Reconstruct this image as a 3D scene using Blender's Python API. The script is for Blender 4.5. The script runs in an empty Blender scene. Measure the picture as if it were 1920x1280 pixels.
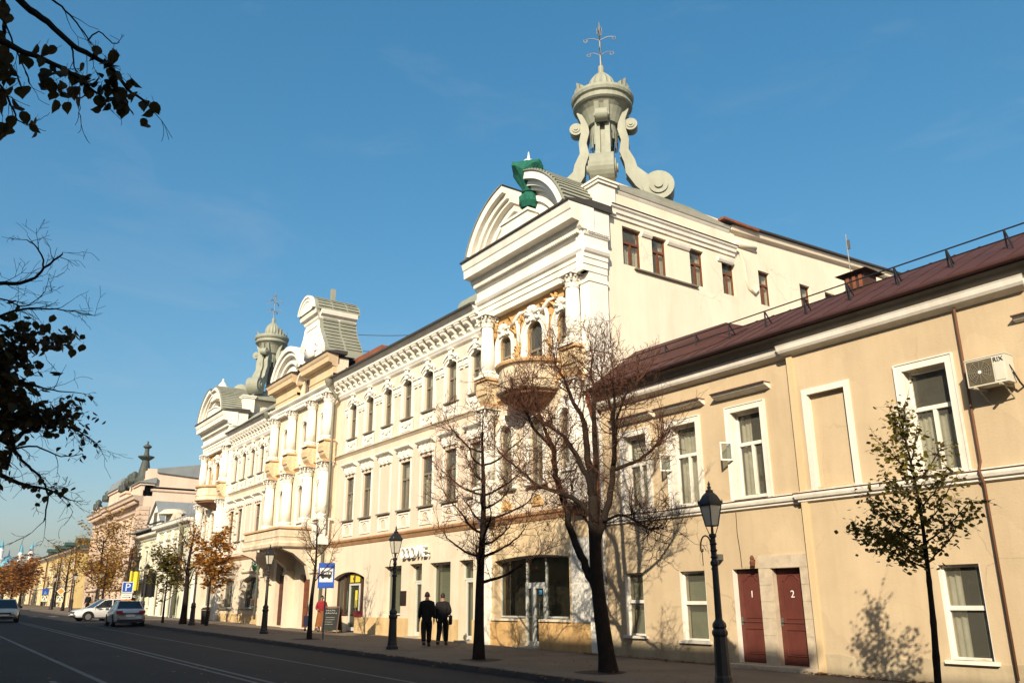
import bpy, bmesh, math, random
from mathutils import Vector, Matrix
D2R = math.radians
rnd = random.Random(11)
scene = bpy.context.scene
COL = scene.collection

# ------------------------------------------------------------------ camera, sky, sun, exposure
# world: z = 0 is eye level, -X runs up the street, the long facades stand at Y = 17.8
PITCH, ROLL, YAW = D2R(17.3845), D2R(-0.3036), D2R(35.0503)
cam_data = bpy.data.cameras.new("camera")
cam_data.sensor_width = 36.0
cam_data.lens = 1560.24 / 1920 * 36
cam_data.clip_start = 0.1
cam_data.clip_end = 6000
cam = bpy.data.objects.new("camera", cam_data)
COL.objects.link(cam)
fw = Vector((-math.cos(YAW) * math.cos(PITCH), math.sin(YAW) * math.cos(PITCH), math.sin(PITCH)))
rt = fw.cross(Vector((0, 0, 1))).normalized()
up = rt.cross(fw)
cr, sr = math.cos(ROLL), math.sin(ROLL)
rt2, up2 = cr * rt + sr * up, cr * up - sr * rt
cam.matrix_world = Matrix((rt2, up2, -fw)).transposed().to_4x4()
scene.camera = cam

SUN = Vector((0.85, -1.0, 0.72)).normalized()          # towards the sun
world = bpy.data.worlds.new("World")
scene.world = world
world.use_nodes = True
wn = world.node_tree
bg = wn.nodes["Background"]
sky = wn.nodes.new("ShaderNodeTexSky")
sky.sky_type = 'NISHITA'
sky.sun_disc = False
sky.sun_elevation = math.asin(SUN.z)
sky.sun_rotation = math.atan2(SUN.x, SUN.y)
sky.altitude = 100
sky.air_density = 1.1
sky.dust_density = 3.0
sky.ozone_density = 2.5
bg.inputs[1].default_value = 0.148
hsv = wn.nodes.new("ShaderNodeHueSaturation")
hsv.inputs["Saturation"].default_value = 1.64
hsv.inputs["Hue"].default_value = 0.49
gam = wn.nodes.new("ShaderNodeGamma")
gam.inputs[1].default_value = 0.7
wn.links.new(sky.outputs[0], gam.inputs[0])
wn.links.new(gam.outputs[0], hsv.inputs["Color"])
wtc = wn.nodes.new("ShaderNodeTexCoord"); wmp = wn.nodes.new("ShaderNodeMapping"); wmp.inputs["Scale"].default_value = (2.2, 2.2, 7.0)
wno = wn.nodes.new("ShaderNodeTexNoise"); wno.inputs["Scale"].default_value = 1.6; wno.inputs["Detail"].default_value = 8; wno.inputs["Roughness"].default_value = 0.62; wno.inputs["Distortion"].default_value = 0.6
wrp = wn.nodes.new("ShaderNodeMapRange"); wrp.inputs[1].default_value = 0.54; wrp.inputs[2].default_value = 0.82; wrp.inputs[3].default_value = 0.0; wrp.inputs[4].default_value = 0.16
wmx = wn.nodes.new("ShaderNodeMix"); wmx.data_type = 'RGBA'; wmx.inputs[7].default_value = (2.6, 2.75, 2.85, 1)     # faint high wisps of cloud
wn.links.new(wtc.outputs["Generated"], wmp.inputs[0]); wn.links.new(wmp.outputs[0], wno.inputs["Vector"]); wn.links.new(wno.outputs["Fac"], wrp.inputs[0])
wn.links.new(wrp.outputs[0], wmx.inputs[0]); wn.links.new(hsv.outputs[0], wmx.inputs[6]); wn.links.new(wmx.outputs[2], bg.inputs[0])
sun_data = bpy.data.lights.new("sun", 'SUN')
sun_data.energy = 4.75
sun_data.angle = D2R(0.53)
sun_data.color = (1.0, 0.865, 0.67)
sun = bpy.data.objects.new("sun", sun_data)
COL.objects.link(sun)
sun.rotation_euler = SUN.to_track_quat('Z', 'Y').to_euler()
vs = scene.view_settings
vs.view_transform = 'Standard'
vs.look = 'None'
vs.exposure = 0.7
vs.gamma = 1
vs.use_curve_mapping = False
scene.cycles.max_bounces = 6
scene.cycles.diffuse_bounces = 3
scene.cycles.glossy_bounces = 3
scene.cycles.transparent_max_bounces = 12

# ------------------------------------------------------------------ materials
MATS = {}
def mat(name, col, rough=0.85, metal=0.0, var=0.12, scale=1.2, bump=0.0, bscale=30.0, stain=0.0, spec=0.3, streak=None, col2=None, cracks=0.0):
    if name in MATS: return MATS[name]
    m = bpy.data.materials.new(name); m.use_nodes = True
    nt = m.node_tree; n = nt.nodes; l = nt.links
    p = n["Principled BSDF"]
    p.inputs["Roughness"].default_value = rough
    p.inputs["Metallic"].default_value = metal
    p.inputs["Specular IOR Level"].default_value = spec
    tc = n.new("ShaderNodeTexCoord")
    c = (*col, 1)
    if var > 0 or col2:
        no = n.new("ShaderNodeTexNoise"); no.inputs["Scale"].default_value = scale; no.inputs["Detail"].default_value = 7; no.inputs["Roughness"].default_value = 0.65
        l.new(tc.outputs["Object"], no.inputs["Vector"])
        rp = n.new("ShaderNodeValToRGB")
        rp.color_ramp.elements[0].position = 0.3; rp.color_ramp.elements[1].position = 0.7
        d = tuple(x * (1 - var) for x in col) if col2 is None else col2
        u = tuple(min(x * (1 + var * 0.6), 0.95) for x in col)
        rp.color_ramp.elements[0].color = (*d, 1); rp.color_ramp.elements[1].color = (*u, 1)
        l.new(no.outputs["Fac"], rp.inputs["Fac"])
        last = rp.outputs["Color"]
        if stain > 0:
            mp = n.new("ShaderNodeMapping"); mp.inputs["Scale"].default_value = streak or (1.3, 1.3, 0.16)
            l.new(tc.outputs["Object"], mp.inputs["Vector"])
            n2 = n.new("ShaderNodeTexNoise"); n2.inputs["Scale"].default_value = 1.0; n2.inputs["Detail"].default_value = 8; n2.inputs["Roughness"].default_value = 0.7
            l.new(mp.outputs[0], n2.inputs["Vector"])
            r2 = n.new("ShaderNodeValToRGB"); r2.color_ramp.elements[0].position = 0.42; r2.color_ramp.elements[1].position = 0.72
            r2.color_ramp.elements[0].color = (1, 1, 1, 1); r2.color_ramp.elements[1].color = (1 - stain, 1 - stain * 1.15, 1 - stain * 1.35, 1)
            l.new(n2.outputs["Fac"], r2.inputs["Fac"])
            mx = n.new("ShaderNodeMix"); mx.data_type = 'RGBA'; mx.blend_type = 'MULTIPLY'; mx.inputs[0].default_value = 1
            l.new(last, mx.inputs[6]); l.new(r2.outputs["Color"], mx.inputs[7]); last = mx.outputs[2]
        l.new(last, p.inputs["Base Color"])
    else:
        p.inputs["Base Color"].default_value = c
    if cracks and var > 0:
        vo = n.new("ShaderNodeTexVoronoi"); vo.feature = 'DISTANCE_TO_EDGE'; vo.inputs["Scale"].default_value = 0.55; vo.inputs["Randomness"].default_value = 1.0
        nd = n.new("ShaderNodeTexNoise"); nd.inputs["Scale"].default_value = 2.5; nd.inputs["Detail"].default_value = 6; l.new(tc.outputs["Object"], nd.inputs["Vector"])
        va = n.new("ShaderNodeMix"); va.data_type = 'RGBA'; va.blend_type = 'LINEAR_LIGHT'; va.inputs[0].default_value = 0.22; l.new(tc.outputs["Object"], va.inputs[6]); l.new(nd.outputs["Color"], va.inputs[7]); l.new(va.outputs[2], vo.inputs["Vector"])
        mr = n.new("ShaderNodeMapRange"); mr.inputs[1].default_value = 0.0; mr.inputs[2].default_value = 0.010; mr.inputs[3].default_value = cracks; mr.inputs[4].default_value = 0.0; l.new(vo.outputs["Distance"], mr.inputs[0])
        nm = n.new("ShaderNodeTexNoise"); nm.inputs["Scale"].default_value = 0.35; l.new(tc.outputs["Object"], nm.inputs["Vector"])
        mk = n.new("ShaderNodeMapRange"); mk.inputs[1].default_value = 0.52; mk.inputs[2].default_value = 0.62; l.new(nm.outputs["Fac"], mk.inputs[0])
        mm = n.new("ShaderNodeMath"); mm.operation = 'MULTIPLY'; l.new(mr.outputs[0], mm.inputs[0]); l.new(mk.outputs[0], mm.inputs[1])
        cx = n.new("ShaderNodeMix"); cx.data_type = 'RGBA'; cx.inputs[7].default_value = (col[0] * .45, col[1] * .4, col[2] * .35, 1); l.new(mm.outputs[0], cx.inputs[0]); l.new(last, cx.inputs[6]); last = cx.outputs[2]
        # repaired patches: slightly different paint
        vp = n.new("ShaderNodeTexVoronoi"); vp.inputs["Scale"].default_value = 0.42; l.new(va.outputs[2], vp.inputs["Vector"])
        hp = n.new("ShaderNodeHueSaturation"); sv = n.new("ShaderNodeSeparateColor"); l.new(vp.outputs["Color"], sv.inputs[0])
        pr_ = n.new("ShaderNodeMapRange"); pr_.inputs[3].default_value = 0.93; pr_.inputs[4].default_value = 1.05; l.new(sv.outputs[0], pr_.inputs[0]); l.new(pr_.outputs[0], hp.inputs["Value"]); l.new(last, hp.inputs["Color"]); last = hp.outputs[0]
        l.new(last, p.inputs["Base Color"])
    if bump > 0:
        nb = n.new("ShaderNodeTexNoise"); nb.inputs["Scale"].default_value = bscale; nb.inputs["Detail"].default_value = 5
        l.new(tc.outputs["Object"], nb.inputs["Vector"])
        bp = n.new("ShaderNodeBump"); bp.inputs["Strength"].default_value = bump; bp.inputs["Distance"].default_value = 0.03
        l.new(nb.outputs["Fac"], bp.inputs["Height"]); l.new(bp.outputs[0], p.inputs["Normal"])
    MATS[name] = m
    return m

def brick_plaster(name, col):
    m = mat(name, col, var=0.1, scale=2, stain=0.12)
    nt = m.node_tree; n = nt.nodes; l = nt.links
    tc = n.new("ShaderNodeTexCoord"); sp = n.new("ShaderNodeSeparateXYZ"); cb = n.new("ShaderNodeCombineXYZ")
    l.new(tc.outputs["Object"], sp.inputs[0]); l.new(sp.outputs[0], cb.inputs[0]); l.new(sp.outputs[2], cb.inputs[1])
    bt = n.new("ShaderNodeTexBrick"); bt.inputs["Scale"].default_value = 1.0
    bt.inputs["Brick Width"].default_value = 0.28; bt.inputs["Row Height"].default_value = 0.09; bt.inputs["Mortar Size"].default_value = 0.008
    l.new(cb.outputs[0], bt.inputs["Vector"])
    bp = n.new("ShaderNodeBump"); bp.inputs["Strength"].default_value = 0.7; bp.inputs["Distance"].default_value = 0.02; bp.invert = True
    l.new(bt.outputs["Fac"], bp.inputs["Height"]); l.new(bp.outputs[0], n["Principled BSDF"].inputs["Normal"])
    return m

def glass(name, tint, refl=0.04, opac=0.0, dark=(0.03, 0.03, 0.028)):
    if name in MATS: return MATS[name]
    m = bpy.data.materials.new(name); m.use_nodes = True
    nt = m.node_tree; n = nt.nodes; l = nt.links
    n.remove(n["Principled BSDF"]); out = n["Material Output"]
    tr = n.new("ShaderNodeBsdfTransparent"); tr.inputs[0].default_value = (*tint, 1)
    df = n.new("ShaderNodeBsdfDiffuse"); df.inputs[0].default_value = (*dark, 1)
    m1 = n.new("ShaderNodeMixShader"); m1.inputs[0].default_value = opac
    l.new(tr.outputs[0], m1.inputs[1]); l.new(df.outputs[0], m1.inputs[2])
    gl = n.new("ShaderNodeBsdfGlossy"); gl.inputs["Roughness"].default_value = 0.02
    no = n.new("ShaderNodeTexNoise"); no.inputs["Scale"].default_value = 1.7
    tc = n.new("ShaderNodeTexCoord"); l.new(tc.outputs["Object"], no.inputs["Vector"])
    bp = n.new("ShaderNodeBump"); bp.inputs["Strength"].default_value = 0.06; bp.inputs["Distance"].default_value = 0.05
    l.new(no.outputs["Fac"], bp.inputs["Height"]); l.new(bp.outputs[0], gl.inputs["Normal"])
    lw = n.new("ShaderNodeLayerWeight"); lw.inputs[0].default_value = 0.5; pw = n.new("ShaderNodeMath"); pw.operation = 'POWER'; pw.inputs[1].default_value = 5.0; l.new(lw.outputs["Facing"], pw.inputs[0])
    fr = n.new("ShaderNodeMath"); fr.operation = 'MULTIPLY_ADD'; fr.inputs[1].default_value = 0.9; fr.inputs[2].default_value = 0.05; l.new(pw.outputs[0], fr.inputs[0])
    m2 = n.new("ShaderNodeMixShader")
    l.new(fr.outputs[0], m2.inputs[0]); l.new(m1.outputs[0], m2.inputs[1]); l.new(gl.outputs[0], m2.inputs[2])
    l.new(m2.outputs[0], out.inputs[0])
    MATS[name] = m
    return m

def leafmat(name, cols, trans=0.25):
    if name in MATS: return MATS[name]
    m = bpy.data.materials.new(name); m.use_nodes = True
    nt = m.node_tree; n = nt.nodes; l = nt.links
    p = n["Principled BSDF"]; p.inputs["Roughness"].default_value = 0.6; p.inputs["Specular IOR Level"].default_value = 0.2
    tc = n.new("ShaderNodeTexCoord"); no = n.new("ShaderNodeTexNoise"); no.inputs["Scale"].default_value = 2.2; no.inputs["Detail"].default_value = 6; no.inputs["Roughness"].default_value = 0.8
    geo = n.new("ShaderNodeNewGeometry")
    l.new(geo.outputs["Position"], no.inputs["Vector"])
    rp = n.new("ShaderNodeValToRGB"); e = rp.color_ramp.elements
    e[0].position = 0.3; e[1].position = 0.68
    e[0].color = (*cols[0], 1); e[1].color = (*cols[-1], 1)
    for i, c in enumerate(cols[1:-1]):
        x = e.new(0.3 + 0.38 * (i + 1) / (len(cols) - 1)); x.color = (*c, 1)
    l.new(no.outputs["Fac"], rp.inputs["Fac"]); l.new(rp.outputs["Color"], p.inputs["Base Color"])
    tl = n.new("ShaderNodeBsdfTranslucent"); l.new(rp.outputs["Color"], tl.inputs[0])
    mx = n.new("ShaderNodeMixShader"); mx.inputs[0].default_value = trans
    l.new(p.outputs[0], mx.inputs[1]); l.new(tl.outputs[0], mx.inputs[2]); l.new(mx.outputs[0], n["Material Output"].inputs[0])
    MATS[name] = m
    return m

WHITE = mat("white_trim", (0.78, 0.75, 0.67), var=0.08, scale=1.6, stain=0.16, bump=0.15, bscale=25)
CREAM = mat("cream_plaster", (0.67, 0.575, 0.44), var=0.07, scale=0.7, stain=0.12, bump=0.1, bscale=30, cracks=0.35)
PEACH = mat("peach_plaster", (0.67, 0.55, 0.43), var=0.07, scale=0.8, stain=0.12, bump=0.1, bscale=30)
BRICKP = brick_plaster("tooled_plaster", (0.70, 0.61, 0.49))
SIDEW = mat("side_wall_plaster", (0.72, 0.64, 0.51), var=0.06, scale=0.6, stain=0.10, bump=0.12, bscale=18, cracks=0.5)
OCHRE = mat("ochre_plaster", (0.60, 0.38, 0.16), var=0.22, scale=1.6, stain=0.3, bump=0.15, bscale=20)
ORANGE = mat("orange_trim", (0.58, 0.38, 0.20), var=0.2, scale=3, stain=0.2)
PLINTH = mat("plinth_plaster", (0.62, 0.45, 0.23), var=0.18, scale=1.5, stain=0.3, bump=0.15, bscale=20)
TAN = mat("tan_plaster", (0.52, 0.408, 0.262), var=0.10, scale=0.55, stain=0.12, bump=0.14, bscale=22, cracks=0.55)
TANPL = mat("grey_plinth_paint", (0.46, 0.38, 0.25), var=0.16, scale=1.4, stain=0.3, bump=0.2, bscale=18)
RTRIM = mat("white_window_paint", (0.72, 0.68, 0.60), var=0.08, scale=4, stain=0.2)
STONE = mat("marbled_stone", (0.50, 0.42, 0.31), var=0.2, scale=6, stain=0.1)
MAROON = mat("maroon_roof_metal", (0.060, 0.020, 0.015), rough=0.75, var=0.25, scale=1.2, spec=0.4)
RUST = mat("rust_roof_metal", (0.20, 0.07, 0.035), rough=0.7, var=0.35, scale=2)
ROOFGR = mat("grey_green_roof_metal", (0.26, 0.27, 0.215), rough=0.6, var=0.15, scale=1.5, spec=0.35, stain=0.15)
CUPMAT = mat("cupola_metal", (0.27, 0.285, 0.225), rough=0.6, var=0.14, scale=2.2, spec=0.35, stain=0.2)
SLATE = mat("slate_roof_metal", (0.20, 0.22, 0.225), rough=0.55, var=0.15, scale=1, spec=0.4)
DARKROOF = mat("dark_roof_edge", (0.05, 0.045, 0.042), rough=0.6, var=0.2, scale=2)
GREENROOF = mat("green_roof_metal", (0.035, 0.07, 0.05), rough=0.55, var=0.2, scale=1)
WOOD = mat("weathered_window_wood", (0.21, 0.18, 0.13), var=0.2, scale=5, stain=0.2)
BROWN = mat("brown_window_wood", (0.13, 0.045, 0.02), rough=0.6, var=0.25, scale=6)
DOORM = mat("maroon_door_wood", (0.115, 0.032, 0.023), rough=0.55, var=0.22, scale=3, streak=(30, 30, 1.5), stain=0.25)
OAK = mat("dark_oak_door", (0.09, 0.035, 0.022), rough=0.6, var=0.3, scale=4)
ALU = mat("white_door_frame", (0.50, 0.51, 0.46), rough=0.5, var=0.08, scale=4)
IRON = mat("black_iron", (0.012, 0.011, 0.011), rough=0.5, var=0.2, scale=8, spec=0.5)
STEEL = mat("grey_steel", (0.16, 0.16, 0.15), rough=0.5, metal=0.6, var=0.15, scale=6)
PIPE = mat("zinc_pipe", (0.19, 0.19, 0.145), rough=0.55, metal=0.2, var=0.2, scale=3)
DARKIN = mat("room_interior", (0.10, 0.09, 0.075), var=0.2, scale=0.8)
CURT = mat("pale_curtain", (0.50, 0.47, 0.40), var=0.2, scale=3.5)
CURTG = mat("green_grey_blind", (0.20, 0.21, 0.155), var=0.3, scale=1.5)
GLASS = glass("window_glass", (0.78, 0.80, 0.74), opac=0.2, dark=(0.30, 0.29, 0.23))
SHOPGL = glass("shop_glass", (0.6, 0.62, 0.56), opac=0.2, dark=(0.16, 0.16, 0.11))
MILK = mat("milk_glass", (0.55, 0.52, 0.42), rough=0.35, var=0.06, scale=4)
ASPH = mat("asphalt", (0.024, 0.022, 0.021), rough=0.9, var=0.3, scale=0.35, bump=0.35, bscale=60, stain=0.25, streak=(0.05, 1.6, 1))
PAVE = mat("pavement_tiles", (0.15, 0.12, 0.09), rough=0.9, var=0.25, scale=0.8, bump=0.25, bscale=40)
KERB = mat("kerb_stone", (0.09, 0.08, 0.075), rough=0.9, var=0.25, scale=3, bump=0.2)
PAINT = mat("road_paint", (0.13, 0.125, 0.115), rough=0.8, var=0.45, scale=3)
BARK = mat("dark_bark", (0.020, 0.014, 0.010), rough=0.95, var=0.35, scale=6, bump=0.6, bscale=25, spec=0.15)
TWIG = mat("twig_bark", (0.085, 0.038, 0.023), rough=0.95, var=0.3, scale=2, spec=0.15)

# ------------------------------------------------------------------ mesh helpers
class MB:
    def __init__(s): s.v = []; s.f = []
    def add(s, vs, fs):
        b = len(s.v); s.v += [tuple(x) for x in vs]; s.f += [tuple(i + b for i in f) for f in fs]; return s
    def box(s, x0, x1, y0, y1, z0, z1):
        return s.add([(x0, y0, z0), (x1, y0, z0), (x1, y1, z0), (x0, y1, z0), (x0, y0, z1), (x1, y0, z1), (x1, y1, z1), (x0, y1, z1)],
                     [(0, 3, 2, 1), (4, 5, 6, 7), (0, 1, 5, 4), (1, 2, 6, 5), (2, 3, 7, 6), (3, 0, 4, 7)])
    def prism(s, poly, a0, a1, f):
        n = len(poly)
        vs = [f(p, q, a0) for p, q in poly] + [f(p, q, a1) for p, q in poly]
        return s.add(vs, [tuple(range(n))[::-1], tuple(range(n, 2 * n))] + [(i, (i + 1) % n, n + (i + 1) % n, n + i) for i in range(n)])
    def tube(s, pts, rad, n=6, cap=True):
        pts = [Vector(p) for p in pts]; m = len(pts)
        if not hasattr(rad, '__len__'): rad = [rad] * m
        b = len(s.v); ref = None
        for i, p in enumerate(pts):
            d = (pts[min(i + 1, m - 1)] - pts[max(i - 1, 0)])
            d = d.normalized() if d.length > 1e-9 else Vector((0, 0, 1))
            if ref is None: ref = d.orthogonal().normalized()
            a = (ref - d * ref.dot(d))
            a = a.normalized() if a.length > 1e-6 else d.orthogonal().normalized()
            ref = a; c = d.cross(a)
            for k in range(n):
                t = 2 * math.pi * k / n
                s.v.append(tuple(p + (a * math.cos(t) + c * math.sin(t)) * rad[i]))
        for i in range(m - 1):
            for k in range(n):
                k2 = (k + 1) % n
                s.f.append((b + i * n + k, b + i * n + k2, b + (i + 1) * n + k2, b + (i + 1) * n + k))
        if cap:
            s.f.append(tuple(b + k for k in range(n))[::-1]); s.f.append(tuple(b + (m - 1) * n + k for k in range(n)))
        return s
    def lathe(s, cx, cy, prof, n=16, a0=0.0, a1=2 * math.pi, flute=0.0, nf=12):
        full = abs(a1 - a0 - 2 * math.pi) < 1e-6; k = n if full else n + 1; b = len(s.v)
        for r, z in prof:
            for i in range(k):
                t = a0 + (a1 - a0) * i / n; rr = r * (1 + flute * math.cos(nf * t))
                s.v.append((cx + rr * math.cos(t), cy + rr * math.sin(t), z))
        for j in range(len(prof) - 1):
            for i in range(n):
                i2 = (i + 1) % k
                s.f.append((b + j * k + i, b + j * k + i2, b + (j + 1) * k + i2, b + (j + 1) * k + i))
        if full:
            if prof[0][0] > 1e-4: s.f.append(tuple(b + i for i in range(k))[::-1])
            if prof[-1][0] > 1e-4: s.f.append(tuple(b + (len(prof) - 1) * k + i for i in range(k)))
        return s
    def mesh(s, name, m, smooth=False):
        me = bpy.data.meshes.new(name); me.from_pydata(s.v, [], s.f)
        if m: me.materials.append(m)
        if smooth: me.shade_smooth()
        me.update(); return me

I4 = Matrix.Identity(4)
W = {}
def link(name, data, M=I4, parent=None, kind=None, label=None, cat=None, group=None):
    o = bpy.data.objects.new(name, data); COL.objects.link(o)
    if parent is not None:
        o.parent = parent; o.matrix_parent_inverse = W[parent].inverted()
    o.matrix_basis = M; W[o] = M
    if kind: o["kind"] = kind
    if label: o["label"] = label
    if cat: o["category"] = cat
    if group: o["group"] = group
    return o
def T(x, y, z): return Matrix.Translation((x, y, z))
def RZ(a): return Matrix.Rotation(a, 4, 'Z')
def empty(name, label, cat, M, group=None):
    return link(name, None, M, None, None, label, cat, group)
def part(name, mb, m, parent, M=I4, smooth=False, kind=None, label=None):
    me = mb.mesh(name, m, smooth) if isinstance(mb, MB) else mb
    return link(name, me, M, parent, kind, label)
def structure(name, mb, m, smooth=False):
    return link(name, mb.mesh(name, m, smooth), I4, None, "structure")
def copy_tree(src, M):
    """copy a thing with its parts and sub-parts so that it stands at M"""
    D = M @ W[src].inverted()
    def rec(o, par):
        c = o.copy(); COL.objects.link(c); W[c] = D @ W[o]
        if par is not None:
            c.parent = par; c.matrix_parent_inverse = W[par].inverted()
        c.matrix_basis = W[c]
        for ch in [k for k in KIDS.get(o, [])]: rec(ch, c)
        return c
    return rec(src, None)
def kids_index():
    KIDS.clear()
    for o in COL.objects:
        if o.parent: KIDS.setdefault(o.parent, []).append(o)
KIDS = {}

def FT(Y): return lambda u, v, d: (u, Y - d, v)          # facade facing the street
def ST(X): return lambda u, v, d: (X + d, u, v)          # wall facing +X
def arc_pts(ua, ub, vb, rise, n=10):
    w = ub - ua; r = (w * w / 4 + rise * rise) / (2 * rise); cu = (ua + ub) / 2; cv = vb - r
    a = math.asin(min(1.0, w / 2 / r))
    if rise > w / 2: a = math.pi - a
    return [(cu + r * math.sin(-a + 2 * a * i / n), cv + r * math.cos(-a + 2 * a * i / n)) for i in range(n + 1)]
def wall(mb, u0, u1, v0, v1, ops, F, depth=0.25):
    us = sorted({u0, u1, *[o[0] for o in ops], *[o[1] for o in ops]})
    def q(a, b, c, d, dd=0.0): mb.add([F(a, c, dd), F(b, c, dd), F(b, d, dd), F(a, d, dd)], [(0, 1, 2, 3)])
    for a, b in zip(us, us[1:]):
        if b <= u0 or a >= u1: continue
        sp = sorted((o[2], o[3]) for o in ops if o[0] <= a + 1e-6 and o[1] >= b - 1e-6)
        z = v0
        for s0, s1 in sp:
            if s0 > z + 1e-6: q(a, b, z, s0)
            z = max(z, s1)
        if z < v1 - 1e-6: q(a, b, z, v1)
    for o in ops:
        ua, ub, va, vb = o[:4]; rise = o[4] if len(o) > 4 else 0; vs_ = vb - rise; skip = o[5] if len(o) > 5 else ''
        for u in (ua, ub): mb.add([F(u, va, 0), F(u, va, -depth), F(u, vs_, -depth), F(u, vs_, 0)], [(0, 1, 2, 3)])
        if 'b' not in skip: mb.add([F(ua, va, 0), F(ub, va, 0), F(ub, va, -depth), F(ua, va, -depth)], [(0, 1, 2, 3)])
        if 't' in skip: continue
        top = arc_pts(ua, ub, vb, rise) if rise else [(ua, vb), (ub, vb)]
        for (p, s), (p2, s2) in zip(top, top[1:]):
            mb.add([F(p, s, 0), F(p2, s2, 0), F(p2, s2, -depth), F(p, s, -depth)], [(0, 1, 2, 3)])
            if rise and not (s > vb - 1e-6 and s2 > vb - 1e-6):
                mb.add([F(p, s, 0), F(p2, s2, 0), F(p2, vb, 0), F(p, vb, 0)], [(0, 1, 2, 3)])
    return mb
def mould(mb, u0, u1, prof, F, ends=(0, 0)):
    """sweep (out, height) profile along the facade; ends = extra return at each end as a share of 'out'"""
    pr = [(-0.04, prof[0][1])] + list(prof) + [(-0.04, prof[-1][1])]
    n = len(pr)
    vs = [F(u0 - ends[0] * max(o, 0), h, o) for o, h in pr] + [F(u1 + ends[1] * max(o, 0), h, o) for o, h in pr]
    return mb.add(vs, [tuple(range(n))[::-1], tuple(range(n, 2 * n))] + [(i, (i + 1) % n, n + (i + 1) % n, n + i) for i in range(n)])
def fbox(mb, u0, u1, v0, v1, d0, d1, F):
    c = [F(u, v, d) for d in (d0, d1) for v in (v0, v1) for u in (u0, u1)]
    return mb.add(c, [(0, 1, 3, 2), (4, 6, 7, 5), (0, 4, 5, 1), (2, 3, 7, 6), (0, 2, 6, 4), (1, 5, 7, 3)])
def arch_ring(mb, ua, ub, vb, rise, wid, d0, d1, F, n=12, va=None):
    """archivolt round an arched opening, with straight jambs down to va"""
    inn = arc_pts(ua, ub, vb, rise, n)
    cu = (ua + ub) / 2; w = ub - ua; r = (w * w / 4 + rise * rise) / (2 * rise); cv = vb - r
    out = [(cu + (p - cu) * (r + wid) / r, cv + (s - cv) * (r + wid) / r) for p, s in inn]
    if va is not None:
        inn = [(ua, va)] + inn + [(ub, va)]
        out = [(ua - wid, va)] + [(max(min(p, ub + wid), ua - wid), s) for p, s in out] + [(ub + wid, va)]
    for i in range(len(inn) - 1):
        a, b, c, d = inn[i], inn[i + 1], out[i + 1], out[i]
        q = [F(*a, d0), F(*b, d0), F(*c, d0), F(*d, d0), F(*a, d1), F(*b, d1), F(*c, d1), F(*d, d1)]
        mb.add(q, [(0, 1, 2, 3), (7, 6, 5, 4), (0, 4, 5, 1), (2, 6, 7, 3), (1, 5, 6, 2), (0, 3, 7, 4)])
    return mb
def gz(x): return -1.75 - 0.0108 * max(x, -330.0)        # pavement level: the street climbs away from the camera

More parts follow.
